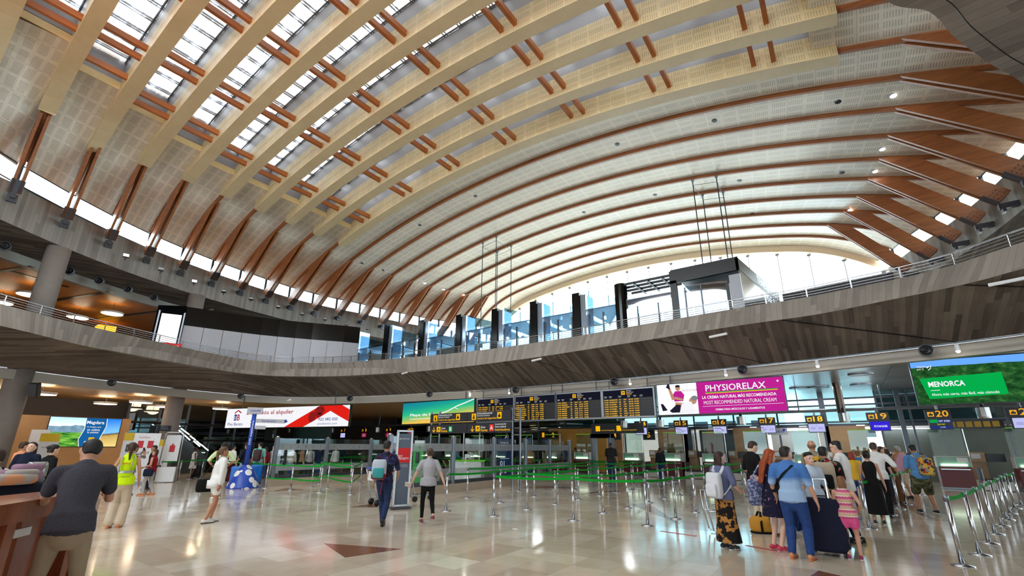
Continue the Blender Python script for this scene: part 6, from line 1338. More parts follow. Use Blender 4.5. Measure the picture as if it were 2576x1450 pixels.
# 16-18 staff
p = atD(1190, 1130, 25.3); p.z = 0; human(p, -100, 1.66, 'person in a white uniform shirt bending over the white ticket desk', 'm', ((74, 44, 30), 'bob'), WHC, (NAV, 'jeans'), BKB, fem=True, lean=14, hl=(-.16, .36, 1.05), hr=(.16, .38, 1.05), nod=14)
p = atD(1145, 1130, 24.0); p.z = 0; human(p, 80, 1.72, 'person with teal sleeves and a white apron handing something over at the white ticket desk', 'm', (DARKH, 'short'), fab('teal_sleeve', (40, 110, 130)), (WHC, 'jeans'), BKB, sleeve=.7, hl=(-.1, .42, 1.1), hr=(.1, .42, 1.1))
p = floorp(1541, 1212); human(p, 10, htop(p, 1539, 1113), 'person in a dark polo shirt standing at the security gate, back turned', 'm', ((70, 62, 56), 'crop'), fab('dark_olive', (54, 52, 52)), (DEND, 'jeans'), BKB, build=1.15, belly=.02)
# 19 woman with the white rucksack
p = floorp(1836, 1382); h = htop(p, 1832, 1135)
H19 = human(p, 38, h, 'person in a slate T-shirt and black and ochre batik skirt with a white rucksack', 'l', ((52, 30, 26), 'bob'), fab('slate', (92, 98, 130)), (m_pattern('batik', (22, 20, 20), [(170, 118, 60)], 7., .53), 'skirt'), (mat('navy_shoe', (40, 46, 58), .6), mat('white_sole', (226, 224, 220), .6)), fem=True, build=1.1, hl=(-.2, .2, 1.0), hr=(.22, .2, 1.02), vox=.013, turn=8)
backpack(H19, 'white rucksack on the back of the person in the batik skirt', fab('white_bag', (206, 208, 214)), fab('white_bag', (206, 208, 214)), (.30, .19, .46), strapc=fab('white_bag', (206, 208, 214)), low=.06)
# 20 man in black behind the red-haired woman
p = floorp(1915, 1330); p = p*1.02; p.z = 0
human(p, 55, 1.83, 'person in a black T-shirt with dark tousled hair looking down, behind the red-haired person', 'l', (BRN, 'short'), BLKC, (BEI, 'jeans'), BKB, nod=22, hl=(-.26, .2, 1.0), hr=(.22, .2, 1.0))
p = floorp(1962, 1386); h = htop(p, 1945, 1128)
H21 = human(p, 48, h, 'person with long wavy red hair in a short navy floral dress, carrying fabric bags', 'l', ((150, 66, 26), 'wavy'), dress=(m_pattern('navy_floral', (24, 24, 48), [(196, 130, 150), (150, 120, 150)], 16., .66), .56, .05), shoes=(mat('pink_sandal', (206, 60, 90), .5), mat('pink_sole', (200, 170, 170), .6)), fem=True, build=1.06, lean=3, nod=14, turn=25, hl=(-.24, .14, .98), hr=(.2, .24, 1.05), sleeve=.3, vox=.013)
shoulder_bag(H21, -1, 'blue patterned cloth bag hanging from the shoulder of the red-haired person', m_pattern('blue_paisley', (86, 96, 140), [(170, 176, 200)], 22., .52), (.40, .14, .46), .02, -.06, 'tote_bag')
shoulder_bag(H21, -1, 'pink floral cloth bag behind the blue patterned bag', m_pattern('pink_floral', (206, 190, 196), [(200, 80, 110), (90, 110, 150)], 20., .58), (.36, .12, .34), .14, .12, 'tote_bag', 'bag', False, .42)
p = atD(1977, 1135, 11.5); p.z = 0; human(p, 120, 1.66, 'person with short blond hair and a striped top behind the man in denim', 'l', (BLOND, 'bob'), m_stripes('bw_stripe', [(30, 30, 34), (220, 220, 220)], .04), (DEN, 'jeans'), WHS, fem=True)
# 22 man in dip-dyed denim shirt
p = floorp(2018, 1408); h = htop(p, 2006, 1122)
H22 = human(p, 16, h, 'person in a blue dip-dyed short-sleeved shirt and jeans with a black strap across the back', 'm', (DARKH, 'short'), m_dip('dip_dyed', (62, 112, 176), (150, 178, 212), 1.0, 1.34), (DEN, 'jeans'), BRS, build=1.2, belly=.02, fl=(-.12, .0, 0), fr=(.13, .05, 0), hl=(-.3, .16, .92), hr=(.33, .10, .84), vox=.013, turn=14)
M = H22['M']; m = MB(); S_ = H22['S']; m.tube([M @ (S_(.50)+V((.10, .05, .03))), M @ (S_(.49)+V((.09, -.09, .01))), M @ (S_(.36)+V((-.05, -.150, 0))), M @ (S_(.22)+V((-.185, -.07, 0)))], [(.02, .006)]*4, 6); r = thing('sling_bag', 'black sling bag strap across the back of the dip-dyed shirt', 'bag', M @ S_(.4)); m.build('strap', BLKC, r, True); MB().rbox((0, 0, 0), (.2, .08, .24), M @ Matrix.Translation(S_(.05)+V((-.24, .08, 0))), .04).build('bag_body', BLKC, r, True)
p = atD(2030, 1133, 10.2); p.z = 0; human(p, 150, 1.60, 'person with dark cropped hair facing the man in the dip-dyed shirt', 'l', (BLKH, 'short'), fab('sky_white', (190, 206, 222)), (DEN, 'jeans'), WHS, fem=True)
p = atD(2040, 1114, 13.5); p.z = 0; H25 = human(p, 5, 1.86, 'person with a bald crown wearing a yellow and grey rucksack in the queue', 'm', ((120, 84, 60), 'bald'), fab('khaki_shirt', (150, 140, 120)), (NAV, 'jeans'), BKB); backpack(H25, 'yellow rucksack on the person with the bald crown', fab('yellow_bag', (206, 160, 40)), fab('grey_bag', (150, 148, 140)))
p = atD(2066, 1120, 10.9); p.z = 0; H26 = human(p, 6, 1.70, 'person in a black shirt with red flowers wearing a beige and black rucksack', 'm', (BLKH, 'short'), m_pattern('black_floral', (20, 20, 22), [(190, 30, 36), (110, 120, 90)], 12., .62), (BLKC, 'jeans'), BKB, build=1.15, vox=.014); backpack(H26, 'beige and black rucksack on the person in the flowered shirt', fab('beige_bag', (176, 160, 140)), BLKC, (.34, .2, .5), strapc=fab('beige_bag', (176, 160, 140)))
p = atD(2106, 1110, 11.2); p.z = 0; H27 = human(p, -72, 1.82, 'person in a white short-sleeved shirt and yellow tie with glasses and a lanyard, facing left', 'l', (BLKH, 'crop'), WHC, (NAV, 'slim'), BKB, nod=10, hl=(-.15, .3, 1.06), hr=(.16, .34, 1.06), vox=.014)
M = H27['M']; S_ = H27['S']; m = MB(); m.tube([M @ (S_(.5)+V((0, .105, 0))), M @ (S_(.4)+V((0, .148, 0))), M @ (S_(.12)+V((0, .15, 0)))], [(.02, .006), (.03, .008), (.036, .008)], 6, M.to_3x3() @ V((1, 0, 0))); world_part(m, 'tie', fab('yellow_tie', (220, 180, 40)), H27['root'])
m = MB(); m.tube([M @ (S_(.52)+V((-.08, -.02, 0))), M @ (S_(.45)+V((-.09, .13, 0))), M @ (S_(.24)+V((0, .155, 0))), M @ (S_(.45)+V((.09, .13, 0))), M @ (S_(.52)+V((.08, -.02, 0)))], .008, 6); world_part(m, 'lanyard', fab('blue_lanyard', (40, 70, 150)), H27['root'])
m = MB(); q = H27['HM']; pt = lambda x, y, z: M @ (q @ V((x, y, z)))
for sg in (-1, 1): m.tube([pt(sg*.012, .108, .006), pt(sg*.055, .104, .02), pt(sg*.055, .1, -.02), pt(sg*.012, .108, -.018), pt(sg*.012, .108, .006)], .003, 4); m.tube([pt(sg*.055, .102, .012), pt(sg*.082, -.01, .014)], .003, 4)
world_part(m, 'glasses', BLK, H27['root'])
for (x, y, D, f, h, lab, sk, hr_, tp, bt, kw) in [
    (2140, 1137, 17.5, 0, 1.58, 'person with short red hair between the tie wearer and the person in the black dress', 'l', ((150, 60, 40), 'bob'), fab('yellow_top', (222, 180, 60)), (DEN, 'jeans'), {}),
    (2156, 1137, 19., 20, 1.6, 'person with light brown hair and a blue top, half hidden in the queue', 'l', ((130, 84, 50), 'short'), fab('mid_blue', (60, 120, 180)), (DEN, 'jeans'), {}),
    (2222, 1117, 24, -10, 1.76, 'person in black with a dark bald head deep in the queue below sign 19', 't', ((70, 50, 44), 'bald'), BLKC, (NAV, 'jeans'), {}),
    (2211, 1122, 19.5, 60, 1.74, 'person with dark hair hidden behind the person in the white T-shirt', 'm', (BRN, 'short'), BLKC, (NAV, 'jeans'), {}),
    (2066, 1131, 22., 180, 1.66, 'person facing us over the heads of the queue below sign 18', 'm', (BRN, 'short'), WHC, (NAV, 'jeans'), {})]:
    p = atD(x, y, D); p.z = 0; human(p, f, h, lab, sk, hr_, tp, bt, BKB, vox=.02, **kw)
p = atD(2178, 1140, 14.2); p.z = 0; H30 = human(p, 4, 1.62, 'person in a long black sleeveless dress with a white strap bag', 'm', (BLKH, 'bun'), dress=(BLKC, .22, .04), shoes=BKS, fem=True, sleeve=0, hl=(-.22, .15, .9), hr=(.24, .12, .88), vox=.014)
p = atD(2192, 1112, 15.6); p.z = 0; H31 = human(p, 10, 1.84, 'tall person in a white T-shirt and black trousers leaning towards the queue', 'm', ((60, 40, 30), 'crop'), WHC, (BLKC, 'jeans'), BKB, build=1.15, lean=8, hr=(.34, .2, 1.05))
p = atD(2230, 1134, 20.); p.z = 0; human(p, -6, 1.66, 'person in a long brown strapless dress holding up dark hair', 't', (BRN, 'bob'), dress=(fab('brown_dress', (124, 84, 56)), .06, .12), shoes=BRS, fem=True, sleeve=0, hl=(-.12, -.02, 1.5), hr=(.12, -.02, 1.5), epl=(-1, .3, .3), epr=(1, .3, .3))
p = atD(2256, 1124, 22.); p.z = 0; human(p, -35, 1.76, 'person with grey hair in a pink polo shirt and beige shorts', 't', (GREYH, 'short'), fab('pink_polo', (196, 150, 170)), (BEI, 'shorts'), BKB)
p = atD(2298, 1127, 17.4); p.z = 0; H35 = human(p, -22, 1.78, 'person in a blue T-shirt and camouflage shorts with a cap, looking down', 't', (BLKH, 'short'), fab('sky_blue', (84, 134, 184)), (m_pattern('camo', (70, 72, 50), [(40, 42, 30), (112, 108, 78)], 10., .55), 'shorts'), BKS, build=1.2, nod=20, fl=(-.16, .06, 0), fr=(.16, -.04, 0), hl=(-.16, .28, 1.05), hr=(.18, .26, 1.05), belly=.03)
backpack(H35, 'multicoloured patterned rucksack on the person in camouflage shorts', m_pattern('bag_pattern', (150, 140, 130), [(180, 60, 30), (40, 40, 60), (210, 170, 60)], 8., .54), None, (.32, .2, .46), .08)
# 36 child
p = floorp(2152, 1408); h = htop(p, 2140, 1198)
H36 = human(p, 2, h, 'child in a striped top and pink shorts beside the big navy suitcase', 'm', ((120, 84, 56), 'bob'), m_stripes('pink_stripe', [(206, 90, 130), (226, 200, 200), (196, 168, 128), (206, 174, 136), (226, 150, 170), (196, 80, 120)], .10), (fab('pink_short', (226, 90, 150)), 'brief'), (mat('magenta_shoe', (140, 30, 80), .5), mat('white_sole', (226, 224, 220), .6)), fem=True, build=1.12, sleeve=0, fl=(-.1, .0, 0), fr=(.12, .02, 0), hl=(-.24, .12, .86), hr=(.24, .10, 1.0), vox=.012, turn=-15)
# seated staff, far queue
p = atD(2366, 1126, 29.4); p.z = -.35; human(p, 180, 1.62, 'staff member in navy seated behind the desk below sign 20', 'm', ((160, 150, 140), 'bob'), NAV, (NAV, 'jeans'), BKB, fem=True, vox=.02)
FQ = [(668, 1140, 'dark red top', (120, 30, 40)), (690, 1142, 'pale grey hooded top', (170, 160, 160)), (716, 1134, 'dark grey jacket', (60, 60, 66)), (736, 1132, 'cream padded jacket', (196, 186, 172)), (762, 1133, 'tan top', (160, 120, 90)), (782, 1132, 'light grey jacket with a red flash', (176, 172, 170)), (806, 1134, 'navy top', (30, 36, 60)), (826, 1136, 'black top', (24, 24, 26)), (846, 1131, 'white top', (214, 214, 212)), (1333, 1131, 'tan jumper', (170, 120, 70)), (1371, 1130, 'khaki uniform', (140, 130, 100)), (1278, 1128, 'black coat with a pink scarf', (24, 24, 30)), (1660, 1140, 'dark suit', (40, 44, 52))]
for i, (x, y, l, c) in enumerate(FQ):
    p = atD(x, y, 29 if x < 900 else 27); p.z = 0; human(p, [0, 30, -40, 10, 80, -15][i % 6], 1.62+.1*((i*37) % 10)/10, 'distant person in a %s %s' % (l, 'behind the left glass partition' if x < 900 else 'beyond the right glass partition'), 'mlt'[i % 3], ([BRN, BLKH, DARKH, BLOND][i % 4], ['short', 'bob', 'crop'][i % 3]), fab('far_%d' % i, c), ([DEN, BLKC, NAV][i % 3], 'jeans'), BKB, vox=.022, sleeve=.9)
for i, (x, y, D, f, l, c, hs) in enumerate([(984, 1140, 20.5, -150, 'bright blue jersey half hidden behind the walking man', (40, 60, 170), 'short'), (388, 1135, 24., -90, 'black T-shirt beside the yellow roll-up banner', (24, 24, 26), 'short'), (1305, 1130, 30, 20, 'dark blue jacket at the security belts', (40, 50, 80), 'crop'), (1448, 1140, 33., 10, 'grey shirt beyond the security gate', (110, 110, 116), 'short'), (1420, 1139, 34., -30, 'blue shirt beyond the security gate', (60, 80, 130), 'bob')]):
    p = atD(x, y, D); p.z = 0; human(p, f, 1.68, 'person in a '+l, 'mt'[i % 2], (DARKH, hs), fab('far_b%d' % i, c), (NAV, 'jeans'), BKB, vox=.02)
# ------------------------------------------------------------------ luggage, counters, stands
CW = m_wood('varnished_counter_wood', (104, 46, 20), (160, 84, 42), (2., 2., .35), .28, 3., .3)
# curved wooden counter at the lower left
r = thing('info_counter', 'varnished red-brown wooden counter at the lower left corner, with a wide ledge on top', 'counter', atD(100, 1300, 6.6).xy.to_3d())
c0, c1, c2 = [atD(x, 1262, d) for x, d in ((-60, 5.75), (120, 6.55), (232, 6.95))]
for c in (c0, c1, c2): c.z = 0
far = atD(262, 1240, 8.6); far.z = 0
line = [c0+(c0-c1)*.5, c0, c1, c2]
def wallof(L, z0, z1, th):
    o = offs(L, th); m = MB(); m.strip(withz(L, z0), withz(L, z1)); m.strip(withz(o, z0), withz(o, z1)); m.strip(withz(L, z1), withz(o, z1)); m.strip(withz(L, z0), withz(o, z0))
    for i in (0, -1): m.quad(*(V((q.x, q.y, z)) for q, z in ((L[i], z0), (o[i], z0), (o[i], z1), (L[i], z1))))
    return m
wallof(offs(line, .16), .0, 1.0, .10).build('front_panel', CW, r); wallof(offs(line, -.04), 1.0, 1.17, .62).build('ledge', CW, r, bevel=.03); wallof(offs(line, .02), .0, .14, .3).build('plinth', CW, r, bevel=.01)
for i, f in enumerate((.15, .75, 1.0)):
    q = c1.lerp(c2, f) if i else c0.lerp(c1, .55); d = (c2-c0).normalized(); n = V((-d.y, d.x, 0)); wallof([q-d*.05, q+d*.05], .0, 1.0, .22).build('upright', CW, r, bevel=.01)
q = c2; n = V((far.x-q.x, far.y-q.y, 0)).normalized(); wallof([q+V((0, 0, 0)), q+n*1.3], 0, 1.0, .1).build('end_panel', CW, r)
wallof([c0.lerp(c1, .62), c0.lerp(c1, .86)], .86, .93, .03).build('label_plate', WHITE, r)
# black bags on a trolley behind the counter
BAGB = mat('black_nylon', (20, 21, 24), .6, 0, .3, 20., 0, .3, 0, .3)
def bag_at(name, label, x, y, D, size, m, rot=0., cat='bag', z=None, r_=.1, n=3.):
    p = atD(x, y, D)
    if z is not None: p.z = z
    o = thing(name, label, cat, p, 0); M = Matrix.Translation(p) @ Matrix.Rotation(math.atan2(-p.x, p.y)*1+rot, 4, 'Z'); MB().rbox((0, 0, 0), size, M, r_, n).build('bag_body', m, o, True); return o, M
tz = .42
tr = thing('luggage_trolley', 'luggage trolley loaded with black bags behind the wooden counter', 'trolley', atD(80, 1250, 9.0).xy.to_3d()); q = atD(55, 1250, 9.0); q.z = 0
MB().box((0, 0, .33), (1.5, .6, .06), Matrix.Translation(q) @ Matrix.Rotation(.95, 4, 'Z')).build('deck', STEEL, tr); m = MB(); MM = Matrix.Translation(q) @ Matrix.Rotation(.95, 4, 'Z')
for x in (-.6, .6):
    for y in (-.28, .28): MB().tube([MM @ V((x-.03, y, .09)), MM @ V((x+.03, y, .09))], .09, 12).build('wheel', BLK, tr)
m = MB()
for x in (-.6, .6): m.box((x, 0, .22), (.05, .6, .2), MM)
m.build('frame', STEEL, tr)
o, M = bag_at('duffel_bag', 'big black holdall on the trolley behind the counter', 88, 1200, 8.9, (1.15, .5, .80), BAGB, .2, z=.37); m = MB(); m.tube([M @ V((-.25, -.05, .8)), M @ V((-.2, -.05, .88)), M @ V((.2, -.05, .88)), M @ V((.25, -.05, .8))], .02, 6); m.build('handle', BAGB, o, True); MB().box((.0, -.255, .5), (.16, .01, .04), M).build('tag', GREYP, o)
o, M = bag_at('suitcase', 'black soft suitcase at the left edge behind the counter', 8, 1200, 8.5, (.85, .5, .84), fab('dark_navy_bag', (22, 26, 40)), .1, z=.37); MB().box((0, 0, .4), (.86, .51, .02), M).build('zip', STEELD, o)
for nm, lb, x, y, D, sz, mm, z in (('jumper', 'mauve jumper folded on top of the black bags', 42, 1185, 8.6, (.5, .34, .16), fab('mauve', (150, 120, 140)), 1.2), ('scarf', 'grey and peach scarf bundled over the mauve jumper', 28, 1192, 8.3, (.5, .3, .12), m_pattern('scarf', (170, 164, 156), [(210, 150, 110)], 5., .55), 1.2)):
    o, M = bag_at(nm, lb, x, y, D, sz, mm, .4, 'clothing', z, .09, 2.4); MB().rbox((.1, 0, sz[2]*.8), (sz[0]*.6, sz[1]*.7, sz[2]*.6), M, .06, 2.2).build('fold', mm, o, True)
o, M = bag_at('plastic_bag', 'clear plastic bag with bottles beside the mauve jumper', 92, 1180, 8.9, (.22, .2, .26), glass('cloudy_plastic', (220, 220, 215), .2, .1, .3), 0, z=1.18); MB().cyl(M @ V((.03, 0, .02)), M @ V((.05, 0, .2)), .035, None, 10).build('bottle', fab('tan_bottle', (190, 160, 120)), o)
# big navy suitcase, duffel, blue case, black trolley cases
def suitcase(name, label, p, face, size, m, hz=.42, trim=None):
    p = V((p.x, p.y, 0)); a = -(math.atan2(p.x, p.y)+math.radians(face)); o = thing(name, label, 'suitcase', p, a); M = Matrix.Translation(p) @ Matrix.Rotation(a, 4, 'Z')
    MB().rbox((0, 0, .06), size, M, .08, 5.).build('shell', m, o, True); mm = MB(); w, d, h = size
    mm.tube([M @ V((-.09, .02, h+.05)), M @ V((-.09, .02, h+hz)), M @ V((.09, .02, h+hz)), M @ V((.09, .02, h+.05))], .011, 6); mm.build('pull_handle', STEEL, o)
    for x in (-w*.4, w*.4):
        for y in (-d*.35, d*.35): MB().tube([M @ V((x-.015, y, .035)), M @ V((x+.015, y, .035))], .035, 10).build('wheel', BLK, o)
    mm = MB(); mm.tube([M @ V((-.08, 0, h+.06)), M @ V((-.06, 0, h+.095)), M @ V((.06, 0, h+.095)), M @ V((.08, 0, h+.06))], .012, 6).tube([M @ V((-w*.5, -.02, h*.4)), M @ V((-w*.53, -.02, h*.45)), M @ V((-w*.53, -.02, h*.62)), M @ V((-w*.5, -.02, h*.67))], .012, 6); mm.build('grip', trim or BLK, o, True)
    mm = MB()
    for y in (-d*.18, d*.2): mm.sup([(.12, w*.503, .006, 0, y), (h-.02, w*.503, .006, 0, y)], M, 5., 16)
    mm.build('zip', BLK, o); return o
NVC = fab('navy_case', (30, 32, 52), .2, 30.)
p = floorp(2092, 1398); suitcase('suitcase', 'big navy fabric suitcase with a raised handle beside the child', p, 6, (.56, .34, .80), NVC, .36)
o = thing('duffel_bag', 'mustard yellow duffel bag with black straps on the floor behind the red-haired person', 'bag', floorp(1932, 1342)); q = floorp(1932, 1342); M = Matrix.Translation(q) @ Matrix.Rotation(.55, 4, 'Z') 
MUS = fab('mustard', (190, 136, 50)); MB().rbox((0, 0, 0), (.66, .32, .31), M, .1, 2.6).build('bag_body', MUS, o, True); m = MB()
for x in (-.17, .17): m.tube([M @ V((x, -.165, .02)), M @ V((x, -.15, .22)), M @ V((x*.7, -.05, .40)), M @ V((x*.7, .05, .40)), M @ V((x, .15, .22))], [(.022, .006)]*5, 6)
m.build('strap', BLKC, o, True); MB().rbox((0, 0, -.004), (.67, .33, .05), M, .02, 2.6).build('base', BLKC, o, True)
suitcase('suitcase', 'grey wheeled suitcase partly hidden behind the red-haired person', floorp(1975, 1352), 10, (.42, .26, .66), GREYP)
suitcase('suitcase', 'bright blue hard suitcase left of the spotted blue signpost', floorp(592, 1222), 12, (.52, .32, .74), mat('bright_blue_shell', (20, 120, 220), .3), .5)
suitcase('suitcase', 'bright blue hard suitcase right of the spotted blue signpost', floorp(640, 1218), 12, (.5, .3, .78), mat('bright_blue_shell', (20, 120, 220), .3), .5)
suitcase('suitcase', 'small black suitcase beside the person in the white dress', floorp(490, 1204), 10, (.42, .26, .6), BAGB, .45); suitcase('suitcase', 'black suitcase in front of the person in the dark red top', floorp(386, 1212), 20, (.46, .3, .68), BAGB, .3)
q = floorp(2258, 1262); suitcase('suitcase', 'orange red suitcase between belt posts at the right queue', q, 10, (.36, .26, .62), mat('orange_shell', (214, 66, 30), .4), .3); suitcase('suitcase', 'black suitcase beside the pink polo shirt', floorp(2244, 1236)*1.0, -20, (.5, .3, .86), BAGB, .3)
# free-standing priority sign
def totem(name, label, base, w, h, face, m_, depth=.1):
    p = floorp(*base); a = -(math.atan2(p.x, p.y)+math.radians(face)); o = thing(name, label, 'sign', p, a); M = Matrix.Translation(p) @ Matrix.Rotation(a, 4, 'Z'); X = M.to_3x3() @ V((1, 0, 0)); P = Plane(M @ V((-w/2, -depth/2, 0)), X)
    return o, M, P
o, M, P = totem('priority_sign', 'tall grey free-standing priority queue sign with a red panel in an aluminium frame', (1006, 1281), .46, 2.06, -14, ALU)
SLATE = mat('slate_panel', (84, 96, 112), .45, 0, .03)
MB().box((0, 0, 1.05), (.36, .05, 1.94), M).build('panel', SLATE, o); m = MB()
for x in (-.205, .205): m.box((x, 0, 1.08), (.05, .1, 2.02), M)
m.box((0, 0, 2.09), (.46, .1, .05), M); m.box((0, 0, .09), (.46, .1, .05), M); m.build('frame', mat('satin_aluminium', (196, 200, 206), .3, .5), o); m = MB(); m.box((0, 0, .035), (.56, .36, .03), M); m.build('base', STEELD, o)
P = Plane(M @ V((-.18, -.03, 0)), M.to_3x3() @ V((1, 0, 0))*1); m = MB(); P.rect(m, .0, 1.22, .36, 1.62, .002); m.build('red_panel', mat('red_sign_face', (206, 10, 18), .4), o)
m = MB(); P.text(m, 'SKY', .015, 1.37, .13, .055, .005, .012); P.text(m, 'PRIORITY', .015, 1.30, .31, .06, .005, .012); P.text(m, 'AirEuropa', .09, 1.85, .22, .045, .005); P.line(m, [(.02, 1.85), (.045, 1.89), (.07, 1.85)], .012)
for j in range(3): P.text(m, 'Business / Preferente', .01, 1.16-.03*j, .3, .016, .005)
m.build('lettering', mat('sign_white_paint', (232, 232, 232), .5), o)
# blue signpost with a spotted cone
q = floorp(610, 1228); o = thing('signpost', 'tall blue signpost on a blue cone with white spots, with pale direction plates', 'signpost', q); BLU = mat('signal_blue', (24, 70, 176), .35); a = -(math.atan2(q.x, q.y)); M = Matrix.Translation(q) @ Matrix.Rotation(a, 4, 'Z')
def m_spots():
    n = NT('spotted_blue'); v = n.node('TexVoronoi', Vector=n.obj(), Scale=3.1).outputs['Distance']; return n.bsdf(Base__Color=n.mix(n.math('LESS_THAN', v, .42), lin((24, 70, 176)), lin((236, 236, 236))), Roughness=.35)
MB().lathe([(0, 0), (.62, 0), (.60, .05), (.52, .3), (.34, .66), (.2, .82), (.1, .9), (0, .92)], (0, 0, 0), 28, M).build('cone', m_spots(), o, True); MB().cyl(M @ V((0, 0, .85)), M @ V((0, 0, 3.05)), .085, .085, 16).build('pole', BLU, o, True)
P = Plane(M @ V((-.3, -.1, 0)), M.to_3x3() @ V((1, 0, 0))); m = MB(); P.slab(m, .0, 2.98, .6, 3.26, -.06, 0); P.slab(m, .38, 2.62, 1.5, 2.78, -.05, 0); P.slab(m, .4, 2.35, .8, 2.5, -.05, 0); m.build('plate', GREYP, o); m = MB(); P.shape(m, [(1.5, 2.62), (1.5, 2.78), (1.64, 2.7)], 0.001); P.text(m, 'canaryfly', .12, 3.07, .4, .09, .004, .01); P.text(m, 'Facturación', .62, 2.66, .55, .08, .004); m.build('lettering', LBL, o)
m = MB(); P2 = Plane(M @ V((.045, -.09, 1.7)), M.to_3x3() @ V((0, 0, 1)), M.to_3x3() @ V((-1, 0, 0))); P2.text(m, 'OO explorers', 0, 0, 1.0, .09, .002, .01); m.build('lettering', mat('sign_white_paint', (232, 232, 232), .5), o)
# roll-up banners and info stands at the left
def banner(label, x, y, w, h, face, body, top=None, txt=None):
    p = floorp(x, y); a = -(math.atan2(p.x, p.y)+math.radians(face)); o = thing('banner_stand', label, 'banner', p, a); M = Matrix.Translation(p) @ Matrix.Rotation(a, 4, 'Z'); MB().box((0, 0, h/2+.06), (w, .02, h), M).build('banner', body, o); MB().box((0, 0, .05), (w+.06, .2, .09), M).build('foot', ALU, o)
    P = Plane(M @ V((-w/2, -.012, 0)), M.to_3x3() @ V((1, 0, 0)))
    if top: m = MB(); P.rect(m, 0, h*.86, w, h+.05, .002); m.build('top_band', top, o)
    for mt, f in (txt or []): m = MB(); f(P, m, w, h); m.build('print', mt, o)
    return o
RDP = mat('banner_red', (190, 26, 40), .5); YLP = mat('banner_yellow', (226, 190, 30), .5); WHP = mat('banner_white', (222, 224, 226), .5); DKP = mat('banner_dark', (60, 60, 70), .5)
banner('white airline roll-up banner with two red squares behind the person with the phone', 345, 1218, 1.0, 2.15, 15, WHP, None, [(RDP, lambda P, m, w, h: (P.rect(m, w*.18, h*.72, w*.4, h*.87, .003), P.rect(m, w*.56, h*.72, w*.78, h*.87, .003), P.text(m, 'EXPRESS', w*.2, h*.92, w*.4, h*.035, .003), P.text(m, 'iberiaexpress', w*.12, h*.08, w*.5, h*.04, .003))), (DKP, lambda P, m, w, h: (P.text(m, 'ON AIR', w*.3, h*.6, w*.4, h*.05, .003),))])
banner('white banner with a yellow top behind the person in the vest', 312, 1212, .8, 2.2, 12, WHP, YLP, [(DKP, lambda P, m, w, h: (P.text(m, 'vueling', w*.4, h*.92, w*.4, h*.05, .003), P.rect(m, w*.2, h*.62, w*.5, h*.78, .003)))])
banner('small yellow topped banner right of the white banner with red squares', 394, 1208, .6, 1.9, 10, WHP, YLP); banner('white banner with a yellow foot left of the tan wall', 92, 1222, .7, 2.1, 25, WHP, YLP, [(DKP, lambda P, m, w, h: (P.text(m, 'vueling', w*.2, h*.72, w*.5, h*.05, .003),))]); banner('small white notice on the tan wall left of the landscape screen', 65, 1215, .7, 2.3, 25, WHP)
p = floorp(415, 1214); a = -(math.atan2(p.x, p.y)+.2); o = thing('baggage_gauge', 'white baggage size gauge on a tubular frame with a red suitcase pictogram', 'sign', p, a); M = Matrix.Translation(p) @ Matrix.Rotation(a, 4, 'Z')
m = MB(); m.tube([M @ V(q) for q in ((-.4, 0, .02), (-.36, 0, 2.2), (-.3, 0, 2.28), (.3, 0, 2.28), (.36, 0, 2.2), (.4, 0, .02))], .03, 8); m.build('frame', STEEL, o, True); MB().box((0, -.02, 1.55), (.6, .03, 1.2), M).box((0, -.1, .36), (.72, .42, .66), M).build('panel', WHP, o); P = Plane(M @ V((-.3, -.04, .95)), M.to_3x3() @ V((1, 0, 0))); m = MB(); P.rect(m, .2, .42, .42, .72, .003); P.rect(m, .27, .72, .35, .8, .003); m.build('pictogram', RDP, o)
# luggage trolleys by the priority sign, wheelchair frame, security gate, totem, white desk, green bin
def trolley(label, base, face):
    p = floorp(*base); a = -(math.atan2(p.x, p.y)+math.radians(face)); o = thing('luggage_trolley', label, 'trolley', p, a); M = Matrix.Translation(p) @ Matrix.Rotation(a, 4, 'Z'); m = MB()
    for x in (-.28, .28): m.tube([M @ V(q) for q in ((x, .75, .16), (x, 0, .18), (x*.95, -.12, .6), (x*.9, -.22, 1.02))], .017, 6)
    m.tube([M @ V((-.26, -.22, 1.02)), M @ V((.26, -.22, 1.02))], .018, 6)
    for y in (0, .25, .5, .75): m.tube([M @ V((-.28, y, .17)), M @ V((.28, y, .17))], .012, 6)
    m.build('frame', STEEL, o, True); MB().tube([M @ V((-.26, -.23, 1.04)), M @ V((.26, -.23, 1.04))], .03, 8).build('blue_grip', BLU, o, True); MB().box((0, -.16, .82), (.42, .02, .26), M).build('panel', WHP, o)
    for x, y in ((-.26, 0), (.26, 0), (0, .72)): MB().tube([M @ V((x-.02, y, .09)), M @ V((x+.02, y, .09))], .09, 14).build('wheel', BLK, o, True)
trolley('steel luggage trolley behind the walking person in camouflage', (940, 1272), 70); trolley('steel luggage trolley right of the priority sign', (1032, 1262), 60); trolley('steel luggage trolley just behind the priority sign', (985, 1246), 70)
p = floorp(1800, 1345); o = thing('luggage_trolley', 'chrome trolley frame partly hidden by the person with the white rucksack', 'trolley', p); m = MB(); M = Matrix.Translation(p) @ Matrix.Rotation(-math.atan2(p.x, p.y)+.3, 4, 'Z')
for y in (0, .3): m.tube([M @ V(q) for q in ((-.02, y, .06), (-.1, y, .45), (-.12, y, .8), (.28, y, .78))], .016, 6); m.tube([M @ V((-.1, y, .42)), M @ V((.3, y, .42))], .014, 6)
m.tube([M @ V((.0, 0, .04)), M @ V((.4, 0, .06)), M @ V((.4, .3, .06)), M @ V((0, .3, .04))], .014, 6); m.build('frame', STEEL, o, True); m = MB(); MB().tube([M @ V((.3, .13, .07)), M @ V((.34, .17, .07))], .07, 10).build('wheel', BLK, o)
